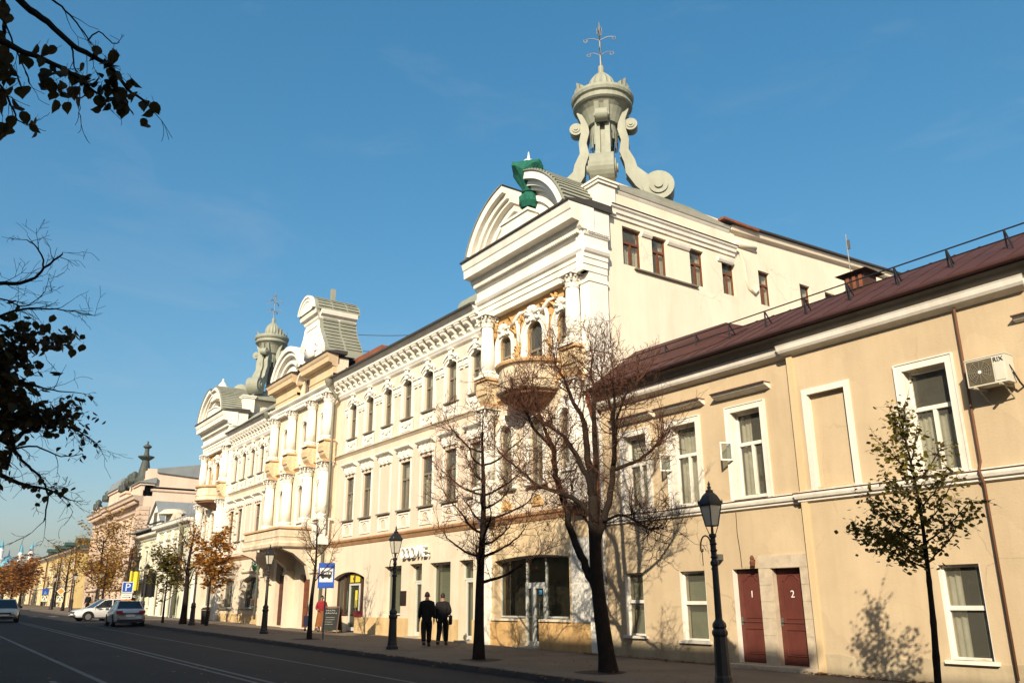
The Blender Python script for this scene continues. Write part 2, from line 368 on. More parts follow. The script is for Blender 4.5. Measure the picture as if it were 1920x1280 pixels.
# ------------------------------------------------------------------ windows (frame > panes, curtain, trim), built once per kind
LOC = FT(0)
WCACHE = {}
def window_meshes(key, w, h, rise=0.0, fr=0.07, transom=0.62, mull=True, wood=None, curtain='full', gl=None, low_rail=None):
    if key in WCACHE: return WCACHE[key]
    wood = wood or WOOD; gl = gl or GLASS; hw = w / 2
    F = LOC; fm = MB(); d0, d1 = 0.0, 0.07; hs = h - rise
    fbox(fm, -hw, -hw + fr, 0, hs, d0, d1, F); fbox(fm, hw - fr, hw, 0, hs, d0, d1, F)
    fbox(fm, -hw + fr, hw - fr, 0, fr, d0, d1, F)
    if rise:
        inn = arc_pts(-hw + fr, hw - fr, h - fr, max(rise - fr * 0.5, 0.04)); out = arc_pts(-hw, hw, h, rise)
        for i in range(len(inn) - 1):
            a, b, c, d = inn[i], inn[i + 1], out[i + 1], out[i]
            q = [F(*a, d0), F(*b, d0), F(*c, d0), F(*d, d0), F(*a, d1), F(*b, d1), F(*c, d1), F(*d, d1)]
            fm.add(q, [(0, 1, 2, 3), (7, 6, 5, 4), (0, 4, 5, 1), (2, 6, 7, 3)])
    else:
        fbox(fm, -hw + fr, hw - fr, h - fr, h, d0, d1, F)
    zt = h * transom
    panes = []
    def rect(a, b, c, d): panes.append([(a, c), (b, c), (b, d), (a, d)])
    if transom:
        fbox(fm, -hw + fr, hw - fr, zt - 0.045, zt + 0.045, d0 - 0.01, d1 + 0.02, F)
        if mull:
            fbox(fm, -0.04, 0.04, fr, zt - 0.045, d0 - 0.01, d1 + 0.012, F)
            if low_rail:
                for sg in (-1, 1): fbox(fm, *sorted((sg * 0.04, sg * (hw - fr))), low_rail * h - 0.02, low_rail * h + 0.02, d0, d1 - 0.01, F)
            rect(-hw + fr, -0.04, fr, zt - 0.045); rect(0.04, hw - fr, fr, zt - 0.045)
        else:
            rect(-hw + fr, hw - fr, fr, zt - 0.045)
        z1 = zt + 0.045
    else:
        z1 = fr
    if rise:
        panes.append([(-hw + fr, z1), (hw - fr, z1)] + arc_pts(-hw + fr, hw - fr, h - fr, max(rise - fr * 0.5, 0.04))[::-1])
    else:
        rect(-hw + fr, hw - fr, z1, h - fr)
    pm = []
    for p in panes:
        b = MB(); b.add([F(u, v, 0.028) for u, v in p], [tuple(range(len(p)))]); pm.append(b.mesh("pane", gl))
    cm = []
    def folds(a, b, z0, z1_, seed, m_):
        mb = MB(); n = max(6, int((b - a) / 0.04)); rr = random.Random(seed)
        ph = rr.random() * 6
        row = [(a + (b - a) * i / n, 0.11 + 0.028 * math.sin(i * 1.9 + ph) + 0.012 * math.sin(i * 0.7)) for i in range(n + 1)]
        vs_ = [F(u, z0, -d) for u, d in row] + [F(u, z1_, -d) for u, d in row]
        mb.add(vs_, [(i, i + 1, n + 2 + i, n + 1 + i) for i in range(n)])
        cm.append(mb.mesh("curtain", m_, True))
    if curtain == 'full': folds(-hw, hw, 0.0, h, 3, CURT)
    elif curtain == 'sides': folds(-hw, -hw * 0.25, 0, h, 4, CURT); folds(hw * 0.45, hw, 0, h, 5, CURT)
    elif curtain == 'half': folds(-hw, hw, 0, h * 0.55, 6, CURT)
    elif curtain == 'blind':
        b = MB(); fbox(b, -hw, hw, 0.0, h, -0.2, -0.18, F); cm.append(b.mesh("blind", CURTG))
    WCACHE[key] = (fm.mesh("window", wood), pm, cm)
    return WCACHE[key]
def put_window(parent, meshes, M):
    f = link("window", meshes[0], M, parent)
    for p in meshes[1]: link("pane", p, M, f)
    for c in meshes[2]: link("curtain" if c.name.startswith("curtain") else "blind", c, M, f)
    return f
def room(parent, x0, x1, z0, z1, F, d=1.6):
    """dark rooms behind the windows"""
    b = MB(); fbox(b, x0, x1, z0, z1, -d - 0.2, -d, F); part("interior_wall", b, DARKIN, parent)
# ------------------------------------------------------------------ ground, road, pavements
def strip(name, m, x0, x1, y0, y1, dz, nx=40, thick=None, kind=True, parent=None):
    b = MB(); xs = [x0 + (x1 - x0) * i / nx for i in range(nx + 1)]
    xs = sorted(set(xs + ([-330.0] if x0 < -330 < x1 else [])))
    vs_ = []
    for x in xs: vs_ += [(x, y0, gz(x) + dz), (x, y1, gz(x) + dz)]
    fs = [(2 * i, 2 * i + 2, 2 * i + 3, 2 * i + 1) for i in range(len(xs) - 1)]
    if thick:
        n = len(vs_)
        for x in xs: vs_ += [(x, y0, gz(x) + dz - thick), (x, y1, gz(x) + dz - thick)]
        for i in range(len(xs) - 1):
            fs += [(2 * i, 2 * i + 2, n + 2 * i + 2, n + 2 * i), (2 * i + 1, 2 * i + 3, n + 2 * i + 3, n + 2 * i + 1)]
        k = len(xs) - 1
        fs += [(0, 1, n + 1, n), (2 * k, 2 * k + 1, n + 2 * k + 1, n + 2 * k)]
    b.add(vs_, fs)
    return structure(name, b, m)
KY = 12.35
strip("ground", PAVE, -2500, 300, -1500, 2500, -0.150, 30)
strip("road", ASPH, -330, 60, 1.6, KY - 0.14, -0.135, 60)
strip("side_street", ASPH, -123.0, -115.6, KY - 0.1, 90, -0.131, 4)
for xa, xb in ((-114.8, 60), (-330, -123.8)):
    ke = strip("kerb", KERB, xa, xb, KY - 0.14, KY, -0.03 if xb == 60 else 0.0, 50, thick=0.12)
    if xb == 60:
        kb = MB().box(-0.494, 0.494, KY - 0.152, KY, -0.14, 0.0).mesh("kerb_stone", KERB)
        for k in range(72): link("kerb_stone", kb, T(-72.5 + k, 0, gz(-72.5 + k) + rnd.uniform(-.005, .008)) @ Matrix.Rotation(math.atan(.0108), 4, "Y"), ke)
    strip("pavement", PAVE, xa, xb, KY, 22.0, -0.003, 50, thick=0.16)
strip("kerb", KERB, -330, 60, 1.46, 1.6, 0.0, 50, thick=0.16)
strip("pavement", PAVE, -330, 60, -7.2, 1.46, -0.003, 50, thick=0.16)
# painted markings: double centre line, edge lines, arrow
def line(y, x0, x1, w=0.12): strip("road_marking", PAINT, x0, x1, y - w / 2, y + w / 2, -0.131, 40)
line(6.72, -76, 30); line(7.02, -76, 30); line(9.62, -60, 30, 0.09); line(3.95, -72, 30, 0.14)
b = MB(); z = lambda x: gz(x) - 0.131
for poly in ([(-16.4, 3.05), (-19.0, 2.35), (-19.0, 2.7), (-17.4, 3.05), (-19.0, 3.4), (-19.0, 3.75)], [(-17.4, 2.98), (-22.5, 2.98), (-22.5, 3.12), (-17.4, 3.12)]):
    b.add([(x, y, z(x)) for x, y in poly], [tuple(range(len(poly)))])
structure("road_marking", b, PAINT)
for k in range(6):   # pedestrian crossing at the junction
    strip("road_marking", PAINT, -86.5, -83.0, 2.6 + k * 1.6, 3.2 + k * 1.6, -0.131, 2)
# tree pits in the pavement
for (x, y) in ((-16.07, 13.75), (-20.9, 13.55), (-34.24, 13.7)):
    b = MB(); b.lathe(x, y, [(0.62, gz(x) + 0.0012), (0.3, gz(x) + 0.012), (0.0, gz(x) + 0.014)], 18)
    structure("tree_pit", b, mat("pit_soil", (0.035, 0.026, 0.02), var=0.4, scale=12, bump=0.5))
# fallen leaves drifted against the wall base
def leaf_drift(spots, name, m):
    b = MB()
    for (x, y, n, sx, sy) in spots:
        for _ in range(n):
            px = x + rnd.gauss(0, sx); py = y - abs(rnd.gauss(0, sy)); s_ = rnd.uniform(0.025, 0.06); a = rnd.random() * 6.28
            z0 = gz(px) + 0.006 + rnd.random() * 0.03
            c, sn = math.cos(a) * s_, math.sin(a) * s_
            b.add([(px + c, py + sn, z0 + rnd.uniform(0, .02)), (px - sn * .7, py + c * .7, z0), (px - c, py - sn, z0 + rnd.uniform(0, .02)), (px + sn * .7, py - c * .7, z0 + .01)], [(0, 1, 2, 3)])
    o = link(name, b.mesh(name, m), I4, None, "stuff"); o["label"] = "drift of dry brown leaves lying along the wall base"
    return o
DRYLEAF = leafmat("dry_leaf", [(0.16, 0.06, 0.02), (0.28, 0.12, 0.035), (0.10, 0.05, 0.02)], 0.1)
leaf_drift([(-17.0, 17.7, 260, 1.6, 0.12), (-13.0, 17.6, 120, 0.5, 0.1), (-11.5, 17.6, 160, 1.0, 0.12), (-20.6, 17.6, 90, 0.4, 0.15), (-9.0, 17.65, 150, 0.9, 0.12), (-24, 16.5, 120, 3, 1.2), (-14, 15, 160, 4, 1.6), (-30, 15, 120, 5, 1.5), (-14, 12.15, 140, 5, .12), (-24, 12.1, 160, 6, .15), (-36, 12.1, 120, 6, .15), (-40, 16.5, 100, 6, 1.0), (-18, 8, 120, 9, 4)], "fallen_leaves", DRYLEAF)
# ------------------------------------------------------------------ the ornate white and cream building
F0 = FT(17.8)
OB = empty("ornate_building", "long ornate cream and white building with towers, arched windows and grey cupolas", "building", T(-43, 17.8, gz(-43)))
XA, XB = -23.87, -63.9
# shared meshes -----------------------------------------------------
b = MB(); F = LOC       # corbel under the eaves: scrolled bracket
prof = [(0.0, 0.0), (0.07, -0.02), (0.12, 0.03), (0.13, 0.12), (0.20, 0.20), (0.33, 0.27), (0.36, 0.34), (0.36, 0.46), (0.0, 0.46)]
b.prism([(d * 1.1, v * 1.15 - .03) for d, v in prof], -0.15, 0.15, lambda d, v, u: F(u, v, d)); fbox(b, -0.19, 0.19, 0.42, 0.50, 0, 0.43, F)
b.prism([(0.14, 0.02), (0.19, 0.06), (0.19, 0.14), (0.14, 0.18)], -0.10, 0.10, lambda d, v, u: F(u, v, d))
CORBEL = b.mesh("corbel", WHITE)
def surround_upper():
    b = MB(); hw, h = 0.44, 1.8
    arch_ring(b, -hw, hw, h, 0.16, 0.17, 0.0, 0.07, F, 8, -0.02)
    arch_ring(b, -hw - 0.1, hw + 0.1, h + 0.14, 0.2, 0.14, 0.07, 0.12, F, 8)
    arch_ring(b, -hw - 0.06, hw + 0.06, h + 0.26, 0.22, 0.1, 0.0, 0.19, F, 8)
    fbox(b, -0.11, 0.11, h + 0.05, h + 0.5, 0.10, 0.17, F); fbox(b, -0.15, 0.15, h + 0.5, h + 0.56, 0, 0.21, F)
    fbox(b, -0.09, 0.09, h + 0.56, h + 0.78, 0, 0.09, F)
    for s in (-1, 1):
        a, c = sorted((s * (hw + 0.17), s * (hw + 0.50)))
        fbox(b, a, c, h - 0.42, h - 0.18, 0, 0.09, F); fbox(b, a - 0.02, c + 0.02, h - 0.18, h - 0.10, 0, 0.14, F)
        fbox(b, a + 0.03, c - 0.03, h - 0.52, h - 0.42, 0, 0.06, F)
    return b.mesh("window_surround", WHITE)
def apron_upper():
    b = MB(); hw = 0.52
    fbox(b, -hw - 0.1, hw + 0.1, -0.62, -0.10, 0, 0.05, F)
    for k, (c, r) in enumerate(((-0.36, 0.16), (0.0, 0.24), (0.36, 0.16))):
        b.prism([(c - r, -0.16)] + [(c + r * math.cos(math.pi + math.pi * i / 8), -0.16 + 1.25 * r * math.sin(math.pi + math.pi * i / 8)) for i in range(1, 8)] + [(c + r, -0.16)], 0.05, 0.10, lambda u, v, a: F(u, v, a))
    for s in (-1, 1): fbox(b, *sorted((s * hw, s * (hw + 0.1))), -0.78, -0.12, 0.0, 0.11, F)
    return b.mesh("apron_panel", WHITE)
def sill_mesh(w, m, d=0.14, th=0.07, name="sill"):
    b = MB(); fbox(b, -w / 2, w / 2, -th, 0, -0.2, d, F); return b.mesh(name, m)
def hood_lower():
    b = MB(); hw = 0.62
    mould(b, -hw - 0.12, hw + 0.12, [(0.05, 0.52), (0.10, 0.56), (0.20, 0.60), (0.26, 0.66), (0.26, 0.72)], F)
    fbox(b, -hw, hw, 0.16, 0.52, 0, 0.05, F)
    for c in (-0.42, 0.0, 0.42):
        fbox(b, c - 0.1, c + 0.1, 0.24, 0.50, 0.05, 0.15, F)
        b.prism([(c - 0.1, 0.24)] + [(c + 0.1 * math.cos(math.pi + math.pi * i / 6), 0.24 + 0.1 * math.sin(math.pi + math.pi * i / 6)) for i in range(1, 6)] + [(c + 0.1, 0.24)], 0.05, 0.12, lambda u, v, a: F(u, v, a))
    return b.mesh("window_hood", WHITE)
def panel_lower():
    b = MB(); hw = 0.56
    for a, c, d, e in ((-hw, hw, -0.20, -0.14), (-hw, hw, -0.80, -0.74), (-hw, -hw + 0.06, -0.74, -0.20), (hw - 0.06, hw, -0.74, -0.20)): fbox(b, a, c, d, e, 0, 0.04, F)
    arch_ring(b, -0.30, 0.30, -0.28, 0.30, 0.05, 0, 0.035, F, 10, -0.70)
    return b.mesh("apron_panel", WHITE)
SUR_U, APR_U, HOOD_L, PAN_L = surround_upper(), apron_upper(), hood_lower(), panel_lower()
SILL_U = sill_mesh(1.06, mat("dark_sill_metal", (0.16, 0.14, 0.10), var=0.2)); SILL_L = sill_mesh(1.25, MATS["dark_sill_metal"])
WU = [window_meshes(("wu", k), 0.86, 1.78, 0.15, transom=0.6, curtain=c) for k, c in enumerate(("full", "blind", "sides"))]
WL = [window_meshes(("wl", k), 0.96, 2.15, 0, transom=0.64, curtain=c, low_rail=r) for k, (c, r) in enumerate((("sides", 0.46), ("full", None), ("half", 0.46), ("blind", None)))]
WLB = None
def wing(x0, x1, ucs, lcs, blind, gops, corb_n):
    b = MB(); wall(b, x0, x1, -2.4, 2.86, gops, F0, 0.42); gw = part("ground_floor_wall", b, CREAM, OB)
    b = MB(); fbox(b, x0, x1, -2.4, -2.3, 0, 0.05, F0)
    xs = sorted([x0] + [e for o in gops if o[2] < -0.7 for e in o[:2]] + [x1])
    for a, c in zip(xs[0::2], xs[1::2]): fbox(b, a, c, -2.4, -0.62, 0, 0.05, F0)
    part("plinth", b, PLINTH, OB)
    ol = [(c - 0.48, c + 0.48, 4.0, 6.15) for c in lcs if c != blind]
    b = MB(); wall(b, x0, x1, 2.9, 7.34, ol, F0, 0.24)
    part("first_floor_wall", b, PEACH, OB)
    ou = [(c - 0.43, c + 0.43, 8.17, 9.95, 0.15) for c in ucs]
    b = MB(); wall(b, x0, x1, 7.34, 10.66, ou, F0, 0.24)
    part("second_floor_wall", b, BRICKP, OB)
    b = MB(); mould(b, x0, x1, [(0.03, 2.74), (0.06, 2.80), (0.10, 2.88), (0.16, 2.93), (0.18, 3.0), (0.05, 3.06)], F0); part("string_course", b, mat("brown_cream_moulding", (0.42, 0.24, 0.12), var=0.3, scale=2, stain=0.2), OB)
    b = MB(); mould(b, x0, x1, [(0.03, 7.30), (0.08, 7.36), (0.16, 7.42), (0.16, 7.47), (0.03, 7.52)], F0); part("string_course", b, CREAM, OB)
    b = MB(); fbox(b, x0, x1, 10.66, 11.36, 0, 0.06, F0)
    mould(b, x0, x1, [(0.03, 10.50), (0.10, 10.56), (0.14, 10.64), (0.18, 10.70), (0.18, 10.78), (0.06, 10.82)], F0); part("frieze", b, WHITE, OB)
    b = MB(); mould(b, x0, x1, [(0.44, 11.32), (0.50, 11.36), (0.52, 11.50), (0.58, 11.56), (0.66, 11.66)], F0); part("cornice", b, WHITE, OB)
    b = MB(); b.prism([(17.02, 11.66), (17.02, 11.74), (17.3, 11.86), (22.5, 13.6), (24.5, 13.0), (24.5, 11.6)], x0, x1, lambda y, z, x: (x, y, z)); part("roof", b, DARKROOF, OB)
    for i in range(corb_n):
        x = x0 + (x1 - x0) * (i + 0.5) / corb_n
        link("corbel", CORBEL, T(x, 17.75, 10.86), OB)
    for i, c in enumerate(ucs):
        f = put_window(OB, WU[(i * 7 + 1) % 3], T(c, 17.98, 8.17))
        link("window_surround", SUR_U, T(c, 17.8, 8.17), f); link("apron_panel", APR_U, T(c, 17.8, 8.17), f); link("sill", SILL_U, T(c, 17.8, 8.17), f)
    for i, c in enumerate(lcs):
        if c == blind:
            b = MB(); bb = F; fbox(b, c - 0.46, c + 0.46, 4.0, 6.15, 0, 0.035, F0); f = part("blind_window", b, PEACH, OB)
        else:
            f = put_window(OB, WL[(i * 5 + 2) % 4], T(c, 17.98, 4.0))
        link("window_hood", HOOD_L, T(c, 17.8, 6.15), f); link("apron_panel", PAN_L, T(c, 17.8, 4.0), f); link("sill", SILL_L, T(c, 17.8, 4.0), f)
        b = MB()
        for s in (-1, 1): fbox(b, *sorted((c + s * 0.50, c + s * 0.60)), 4.0, 6.2, 0, 0.03, F0)
        part("window_surround", b, WHITE, f)
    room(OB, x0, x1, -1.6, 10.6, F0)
W1U = [-39.86 + 2.0 * k for k in range(7)]; W1L = [-39.9 + 2.0 * k for k in range(7)]
W2U = [-59.5 + 1.82 * k for k in range(5)]
g1 = [(-41.30, -37.7, -0.6, 1.47, 0.3, 'b'), (-39.9, -38.5, -1.36, -0.6, 0, 't'), (-35.6, -33.95, -0.55, 1.58), (-33.2, -32.1, -1.42, 1.6), (-31.42, -29.75, -0.55, 1.58), (-29.1, -28.05, -1.46, 1.59)]
wing(-41.75, -27.28, W1U, W1L, W1L[2], g1, 23)
g2 = [(-60.3, -57.6, -0.3, 1.66, 0.25), (-55.9, -52.7, -0.3, 1.66, 0.25)]
wing(-60.45, -51.2, W2U, W2U, W2U[2], g2, 16)
# rust-red wing roof that shows beside the gable
b = MB(); b.box(-42.6, -38.6, 18.6, 21.5, 11.9, 13.1); part("roof_lantern", b, RUST, OB)

# ---------------------------------------------------------------- columns with capital and base
def column_meshes(r, h, key):
    b = MB(); n = 16
    b.lathe(0, 0, [(r, 0.0), (r * 1.02, h * 0.3), (r * 0.86, h)], n, flute=0.03, nf=8); sh = b.mesh("column", WHITE, True)
    b = MB(); b.lathe(0, 0, [(r * 1.35, -0.12), (r * 1.35, -0.06), (r * 1.15, -0.04), (r * 1.28, 0.0), (r * 1.28, 0.05), (r * 1.05, 0.1)], n)
    b.box(-r * 1.45, r * 1.45, -r * 1.45, r * 1.45, -0.22, -0.12); ba = b.mesh("column_base", WHITE)
    b = MB(); b.lathe(0, 0, [(r * 0.9, h), (r * 1.0, h + 0.02), (r * 0.9, h + 0.06), (r * 0.88, h + 0.3), (r * 1.1, h + 0.42)], n)
    for row, (z0, hh, rr) in enumerate(((h + 0.05, 0.2, 0.92), (h + 0.2, 0.2, 0.98))):
        for k in range(8):
            a = 2 * math.pi * (k + 0.5 * row) / 8; ca, sa = math.cos(a), math.sin(a)
            def pt(o, z, t): return (ca * (r * rr + o) - sa * t, sa * (r * rr + o) + ca * t, z)
            b.add([pt(0, z0, -0.07), pt(0, z0, 0.07), pt(0.05, z0 + hh * 0.7, 0.065), pt(0.05, z0 + hh * 0.7, -0.065), pt(0.13, z0 + hh, 0.04), pt(0.13, z0 + hh, -0.04), pt(0.14, z0 + hh * 0.8, 0.03), pt(0.14, z0 + hh * 0.8, -0.03)],
                  [(0, 1, 2, 3), (3, 2, 4, 5), (5, 4, 6, 7)])
    for sx in (-1, 1):
        for sy in (-1, 1):
            c = Vector((sx, sy, 0)).normalized(); t = Vector((-c.y, c.x, 0))
            sp = []
            for i in range(14):
                a = -1.2 + i * 0.52; q = 0.12 * (1 - i / 16)
                sp.append(Vector((0, 0, h + 0.36)) + c * (r * 1.25 + q * math.cos(a)) + Vector((0, 0, q * math.sin(a))))
            b.tube(sp, 0.035, 5)
    rr = r * 1.35; b.box(-rr, rr, -rr, rr, h + 0.46, h + 0.54); ca_ = b.mesh("capital", WHITE)
    return sh, ba, ca_
def put_column(parent, ms, x, y, z):
    c = link("column", ms[0], T(x, y, z), parent); link("column_base", ms[1], T(x, y, z), c); link("capital", ms[2], T(x, y, z), c)
    return c
COLU = column_meshes(0.27, 1.95, "u"); COLL = column_meshes(0.29, 2.35, "l"); COLT = column_meshes(0.27, 1.9, "t")
def pedestal_mesh(w):
    b = MB(); h = w / 2
    b.box(-h, h, -0.3, 0.3, -0.06, 0.0); b.box(-h - 0.06, h + 0.06, -0.38, 0.3, 0.0, 0.10)
    top = b.mesh("pedestal_cap", ORANGE)
    b = MB(); b.prism([(0.35, -0.06), (-0.30, -0.06), (-0.30, -0.5), (-0.24, -0.72), (-0.05, -0.95), (0.35, -1.0)], -h, h, lambda y, z, x: (x, y, z))
    for k in range(5):
        u = -h + (k + 0.5) * w / 5; b.box(u - 0.05, u + 0.05, -0.35, -0.28, -0.55, -0.12)
        b.tube([(u, -0.34, -0.14), (u + 0.04, -0.36, -0.3), (u - 0.03, -0.35, -0.5)], 0.03, 4)
    body = b.mesh("pedestal", mat("ornament_plaster", (0.68, 0.54, 0.34), var=0.3, scale=9, stain=0.2))
    b = MB(); b.box(-h - 0.03, h + 0.03, -0.33, 0.3, -1.1, -0.98); foot = b.mesh("pedestal_foot", ORANGE)
    return body, top, foot
PED = pedestal_mesh(0.74)
def put_pedestal(parent, x, y, z):
    p = link("pedestal", PED[0], T(x, y, z), parent); link("pedestal_cap", PED[1], T(x, y, z), p); link("pedestal_foot", PED[2], T(x, y, z), p)

# ---------------------------------------------------------------- tall arched windows with archivolt
def arch_window(key, w, h, curtain): return window_meshes(("arch", key), w, h, w / 2, fr=0.06, transom=0.58, curtain=curtain)
AW = arch_window("s", 0.80, 1.95, "half"); AWM = arch_window("m", 1.0, 2.6, "half"); AWL = arch_window("l", 0.82, 2.4, "sides")
def archivolt(w, h, wid):
    b = MB(); arch_ring(b, -w / 2, w / 2, h, w / 2, wid * 0.55, 0, 0.07, F, 14, 0); arch_ring(b, -w / 2 - wid * 0.55, w / 2 + wid * 0.55, h + wid * 0.55, w / 2 + wid * 0.55, wid * 0.45, 0, 0.12, F, 14, 0)
    b.prism([(-0.09, h + 0.02), (0.09, h + 0.02), (0.14, h + wid + 0.2), (-0.14, h + wid + 0.2)], 0.05, 0.17, lambda u, v, a: F(u, v, a))
    return b.mesh("archivolt", WHITE)
AVS, AVM, AVL = archivolt(0.80, 1.95, 0.26), archivolt(1.0, 2.6, 0.3), archivolt(0.82, 2.4, 0.2)

# acanthus relief on the ochre ground and white shells over the arches
ACA = MB(); rr = random.Random(5)
def acanthus(mb, u, v, ang, s, F):
    pts = []
    for i in range(6):
        t = i / 5; a = ang + 0.9 * t * t
        pts.append((u + s * t * math.cos(a), v + s * t * math.sin(a), 0.03 + 0.09 * math.sin(t * math.pi)))
    for i in range(5):
        w0, w1 = 0.055 * math.sin((i + 0.35) / 5.6 * math.pi) + 0.008, 0.055 * math.sin((i + 1.35) / 5.6 * math.pi) + 0.006
        (a, b_, c), (d, e, f) = pts[i], pts[i + 1]
        dx, dy = d - a, e - b_; L = math.hypot(dx, dy) + 1e-6; nx, ny = -dy / L, dx / L
        q = [F(a + nx * w0, b_ + ny * w0, c * 0.5), F(a, b_, c + 0.05), F(a - nx * w0, b_ - ny * w0, c * 0.5), F(d + nx * w1, e + ny * w1, f * 0.5), F(d, e, f + 0.05), F(d - nx * w1, e - ny * w1, f * 0.5)]
        mb.add(q, [(0, 1, 4, 3), (1, 2, 5, 4)])
def shell(mb, u, v, s, F):
    for k in range(7):
        a = math.pi * (0.1 + 0.8 * k / 6)
        p = [F(u, v, 0.1), F(u + 0.5 * s * math.cos(a), v + 0.55 * s * math.sin(a), 0.15), F(u + s * math.cos(a), v + s * math.sin(a), 0.20), F(u + 1.12 * s * math.cos(a), v + 1.08 * s * math.sin(a), 0.12)]
        mb.tube(p, [0.03, 0.08 * s / .4, 0.1 * s / .4, 0.05], 5)
    for sg in (-1, 1):
        sp = []
        for i in range(16):
            a = 0.6 + i * 0.5; q = 0.26 * s / .4 * (1 - i / 18)
            sp.append(F(u + sg * (s * 1.0 + q * math.cos(a)), v - 0.05 + q * math.sin(a), 0.12))
        mb.tube(sp, 0.055, 5)

# ---------------------------------------------------------------- towers
def tower(xc, first):
    F1 = FT(17.8); L, Rr = xc - 3.43, xc + 3.43
    cs = (xc - 1.88, xc + 0.03, xc + 1.80); base = (8.05, 7.5, 8.05); hh = (1.95, 2.6, 1.95); ww = (0.80, 1.0, 0.80)
    ou = [(c - w / 2, c + w / 2, z, z + h, w / 2) for c, z, h, w in zip(cs, base, hh, ww)]
    lw = [(c - 0.41, c + 0.41, 4.0, 6.4, 0.41) for c in cs]
    b = MB(); wall(b, L, Rr, 7.3, 11.2, ou, F1, 0.22); part("tower_wall", b, OCHRE, OB)
    b = MB(); wall(b, L, Rr, 2.86, 7.3, lw, F1, 0.25); part("tower_wall", b, CREAM, OB)
    gl = -1.62 if first else -1.2
    xo = (xc - 2.72, xc + 1.70) if first else (xc - 1.3, xc + 1.6)
    go = [(xo[0], xo[1], -0.54, 1.57, 0.12, 'b'), (xc - 1.08, xc + 0.02, gl, -0.54, 0, 't')] if first else [(xo[0], xo[1], -0.2, 1.62, 0.25)]
    b = MB(); wall(b, L, Rr, -2.4, 2.86, go, F1, 0.5); part("ground_floor_wall", b, mat("pale_ochre", (0.64, 0.50, 0.31), var=0.18, stain=0.25) if first else CREAM, OB)
    if first:
        b = MB(); fbox(b, L + .5, xc - 1.1, -2.4, -0.62, 0, 0.04, F1); fbox(b, xc + .04, Rr - .5, -2.4, -0.62, 0, 0.04, F1); part("plinth", b, OCHRE, OB)
    b = MB(); mould(b, L, Rr, [(0.03, 2.74), (0.06, 2.80), (0.10, 2.88), (0.16, 2.93), (0.18, 3.0), (0.05, 3.06)], F1); part("string_course", b, MATS["brown_cream_moulding"], OB)
    b = MB(); mould(b, L, Rr, [(0.03, 7.30), (0.08, 7.36), (0.16, 7.42), (0.16, 7.47), (0.03, 7.52)], F1); part("string_course", b, ORANGE, OB)
    for c, z, m_, a_ in zip(cs, base, (AW, AWM, AW), (AVS, AVM, AVS)):
        f = put_window(OB, m_, T(c, 17.97, z)); link("archivolt", a_, T(c, 17.8, z), f)
    for c in cs:
        f = put_window(OB, AWL, T(c, 17.97, 4.0)); link("archivolt", AVL, T(c, 17.8, 4.0), f); link("sill", SILL_L, T(c, 17.8, 4.0), f)
        b = MB(); b.prism([(c + 0.32 * math.cos(math.pi * i / 12), 3.25 + 0.38 * math.sin(math.pi * i / 12)) for i in range(13)], 0, 0.06, lambda u, v, a: F1(u, v, a)); part("ochre_lunette", b, OCHRE, OB)
    b = MB(); r_ = random.Random(3)
    for _ in range(190):
        u = r_.uniform(L + 0.7, Rr - 0.75); v = r_.uniform(8.0, 10.75)
        if any(abs(u - c) < w / 2 + 0.30 and v < z + h - w / 2 + 0.1 for c, z, h, w in zip(cs, base, hh, ww)): continue
        if any(math.hypot(u - c, v - (z + h - w / 2)) < w / 2 + 0.32 for c, z, h, w in zip(cs, base, hh, ww)): continue
        acanthus(b, u, v, r_.uniform(0.5, 2.6), r_.uniform(0.25, 0.5), F1)
    part("acanthus_relief", b, OCHRE, OB, kind="stuff")
    for c, z, s_ in ((cs[0], 10.18, 0.28), (cs[1], 10.32, 0.34), (cs[2], 10.18, 0.28)):
        b = MB(); shell(b, c, z, s_, F1); part("shell_ornament", b, WHITE, OB, smooth=True)
    # festoon scrolls that sweep from shell to shell
    b = MB()
    for a, c in ((cs[0], cs[1]), (cs[1], cs[2])):
        m_ = (a + c) / 2
        b.tube([F1(a + 0.45, 10.25, .10), F1(m_ - 0.1, 10.42, .14), F1(m_ + 0.15, 10.62, .12), F1(c - 0.4, 10.62, .08)], [0.05, 0.10, 0.08, 0.03], 7)
        b.tube([F1(m_ - 0.12, 10.45, .12), F1(m_ + 0.02, 10.1, .12), F1(m_ - 0.02, 9.6, .09), F1(m_ + 0.03, 9.2, .08)], [0.06, 0.09, 0.06, 0.02], 7)
    part("festoon", b, WHITE, OB, smooth=True)
    # corner piers, columns
    b = MB()
    for a, c in ((L, L + 0.5), (Rr - 0.5, Rr)):
        b.box(a, c, 17.62, 18.46, -2.4, 11.0)
        b.box(a - 0.03, c + 0.03, 17.58, 18.48, 7.32, 7.5); b.box(a - 0.04, c + 0.04, 17.56, 18.5, 8.1, 8.3); b.box(a - 0.03, c + 0.03, 17.58, 18.48, 10.6, 10.72); b.box(a - 0.04, c + 0.04, 17.56, 18.49, 2.8, 3.06)
    part("corner_pier", b, WHITE, OB)
    for c in (xc - 2.7, xc + 2.7):
        put_column(OB, COLT, c, 17.45, 8.58); put_pedestal(OB, c, 17.5, 8.26)
        put_column(OB, COLL, c, 17.45, 4.3)
        b = MB(); b.box(c - 0.42, c + 0.42, 17.1, 17.8, 3.06, 4.08); part("pedestal", b, WHITE, OB)
    # entablature with return along the side
    P_ = [(0.0, 10.95), (0.30, 10.95), (0.30, 11.18), (0.34, 11.20), (0.34, 11.42), (0.38, 11.44), (0.38, 11.58), (0.46, 11.64), (0.52, 11.74), (0.50, 11.86), (0.40, 11.92), (0.40, 12.22), (0.46, 12.26), (0.50, 12.34)]
    F2 = FT(17.8); b = MB(); mould(b, L - 0.02, Rr + 0.02, P_, F2); part("entablature", b, WHITE, OB)
    b = MB()
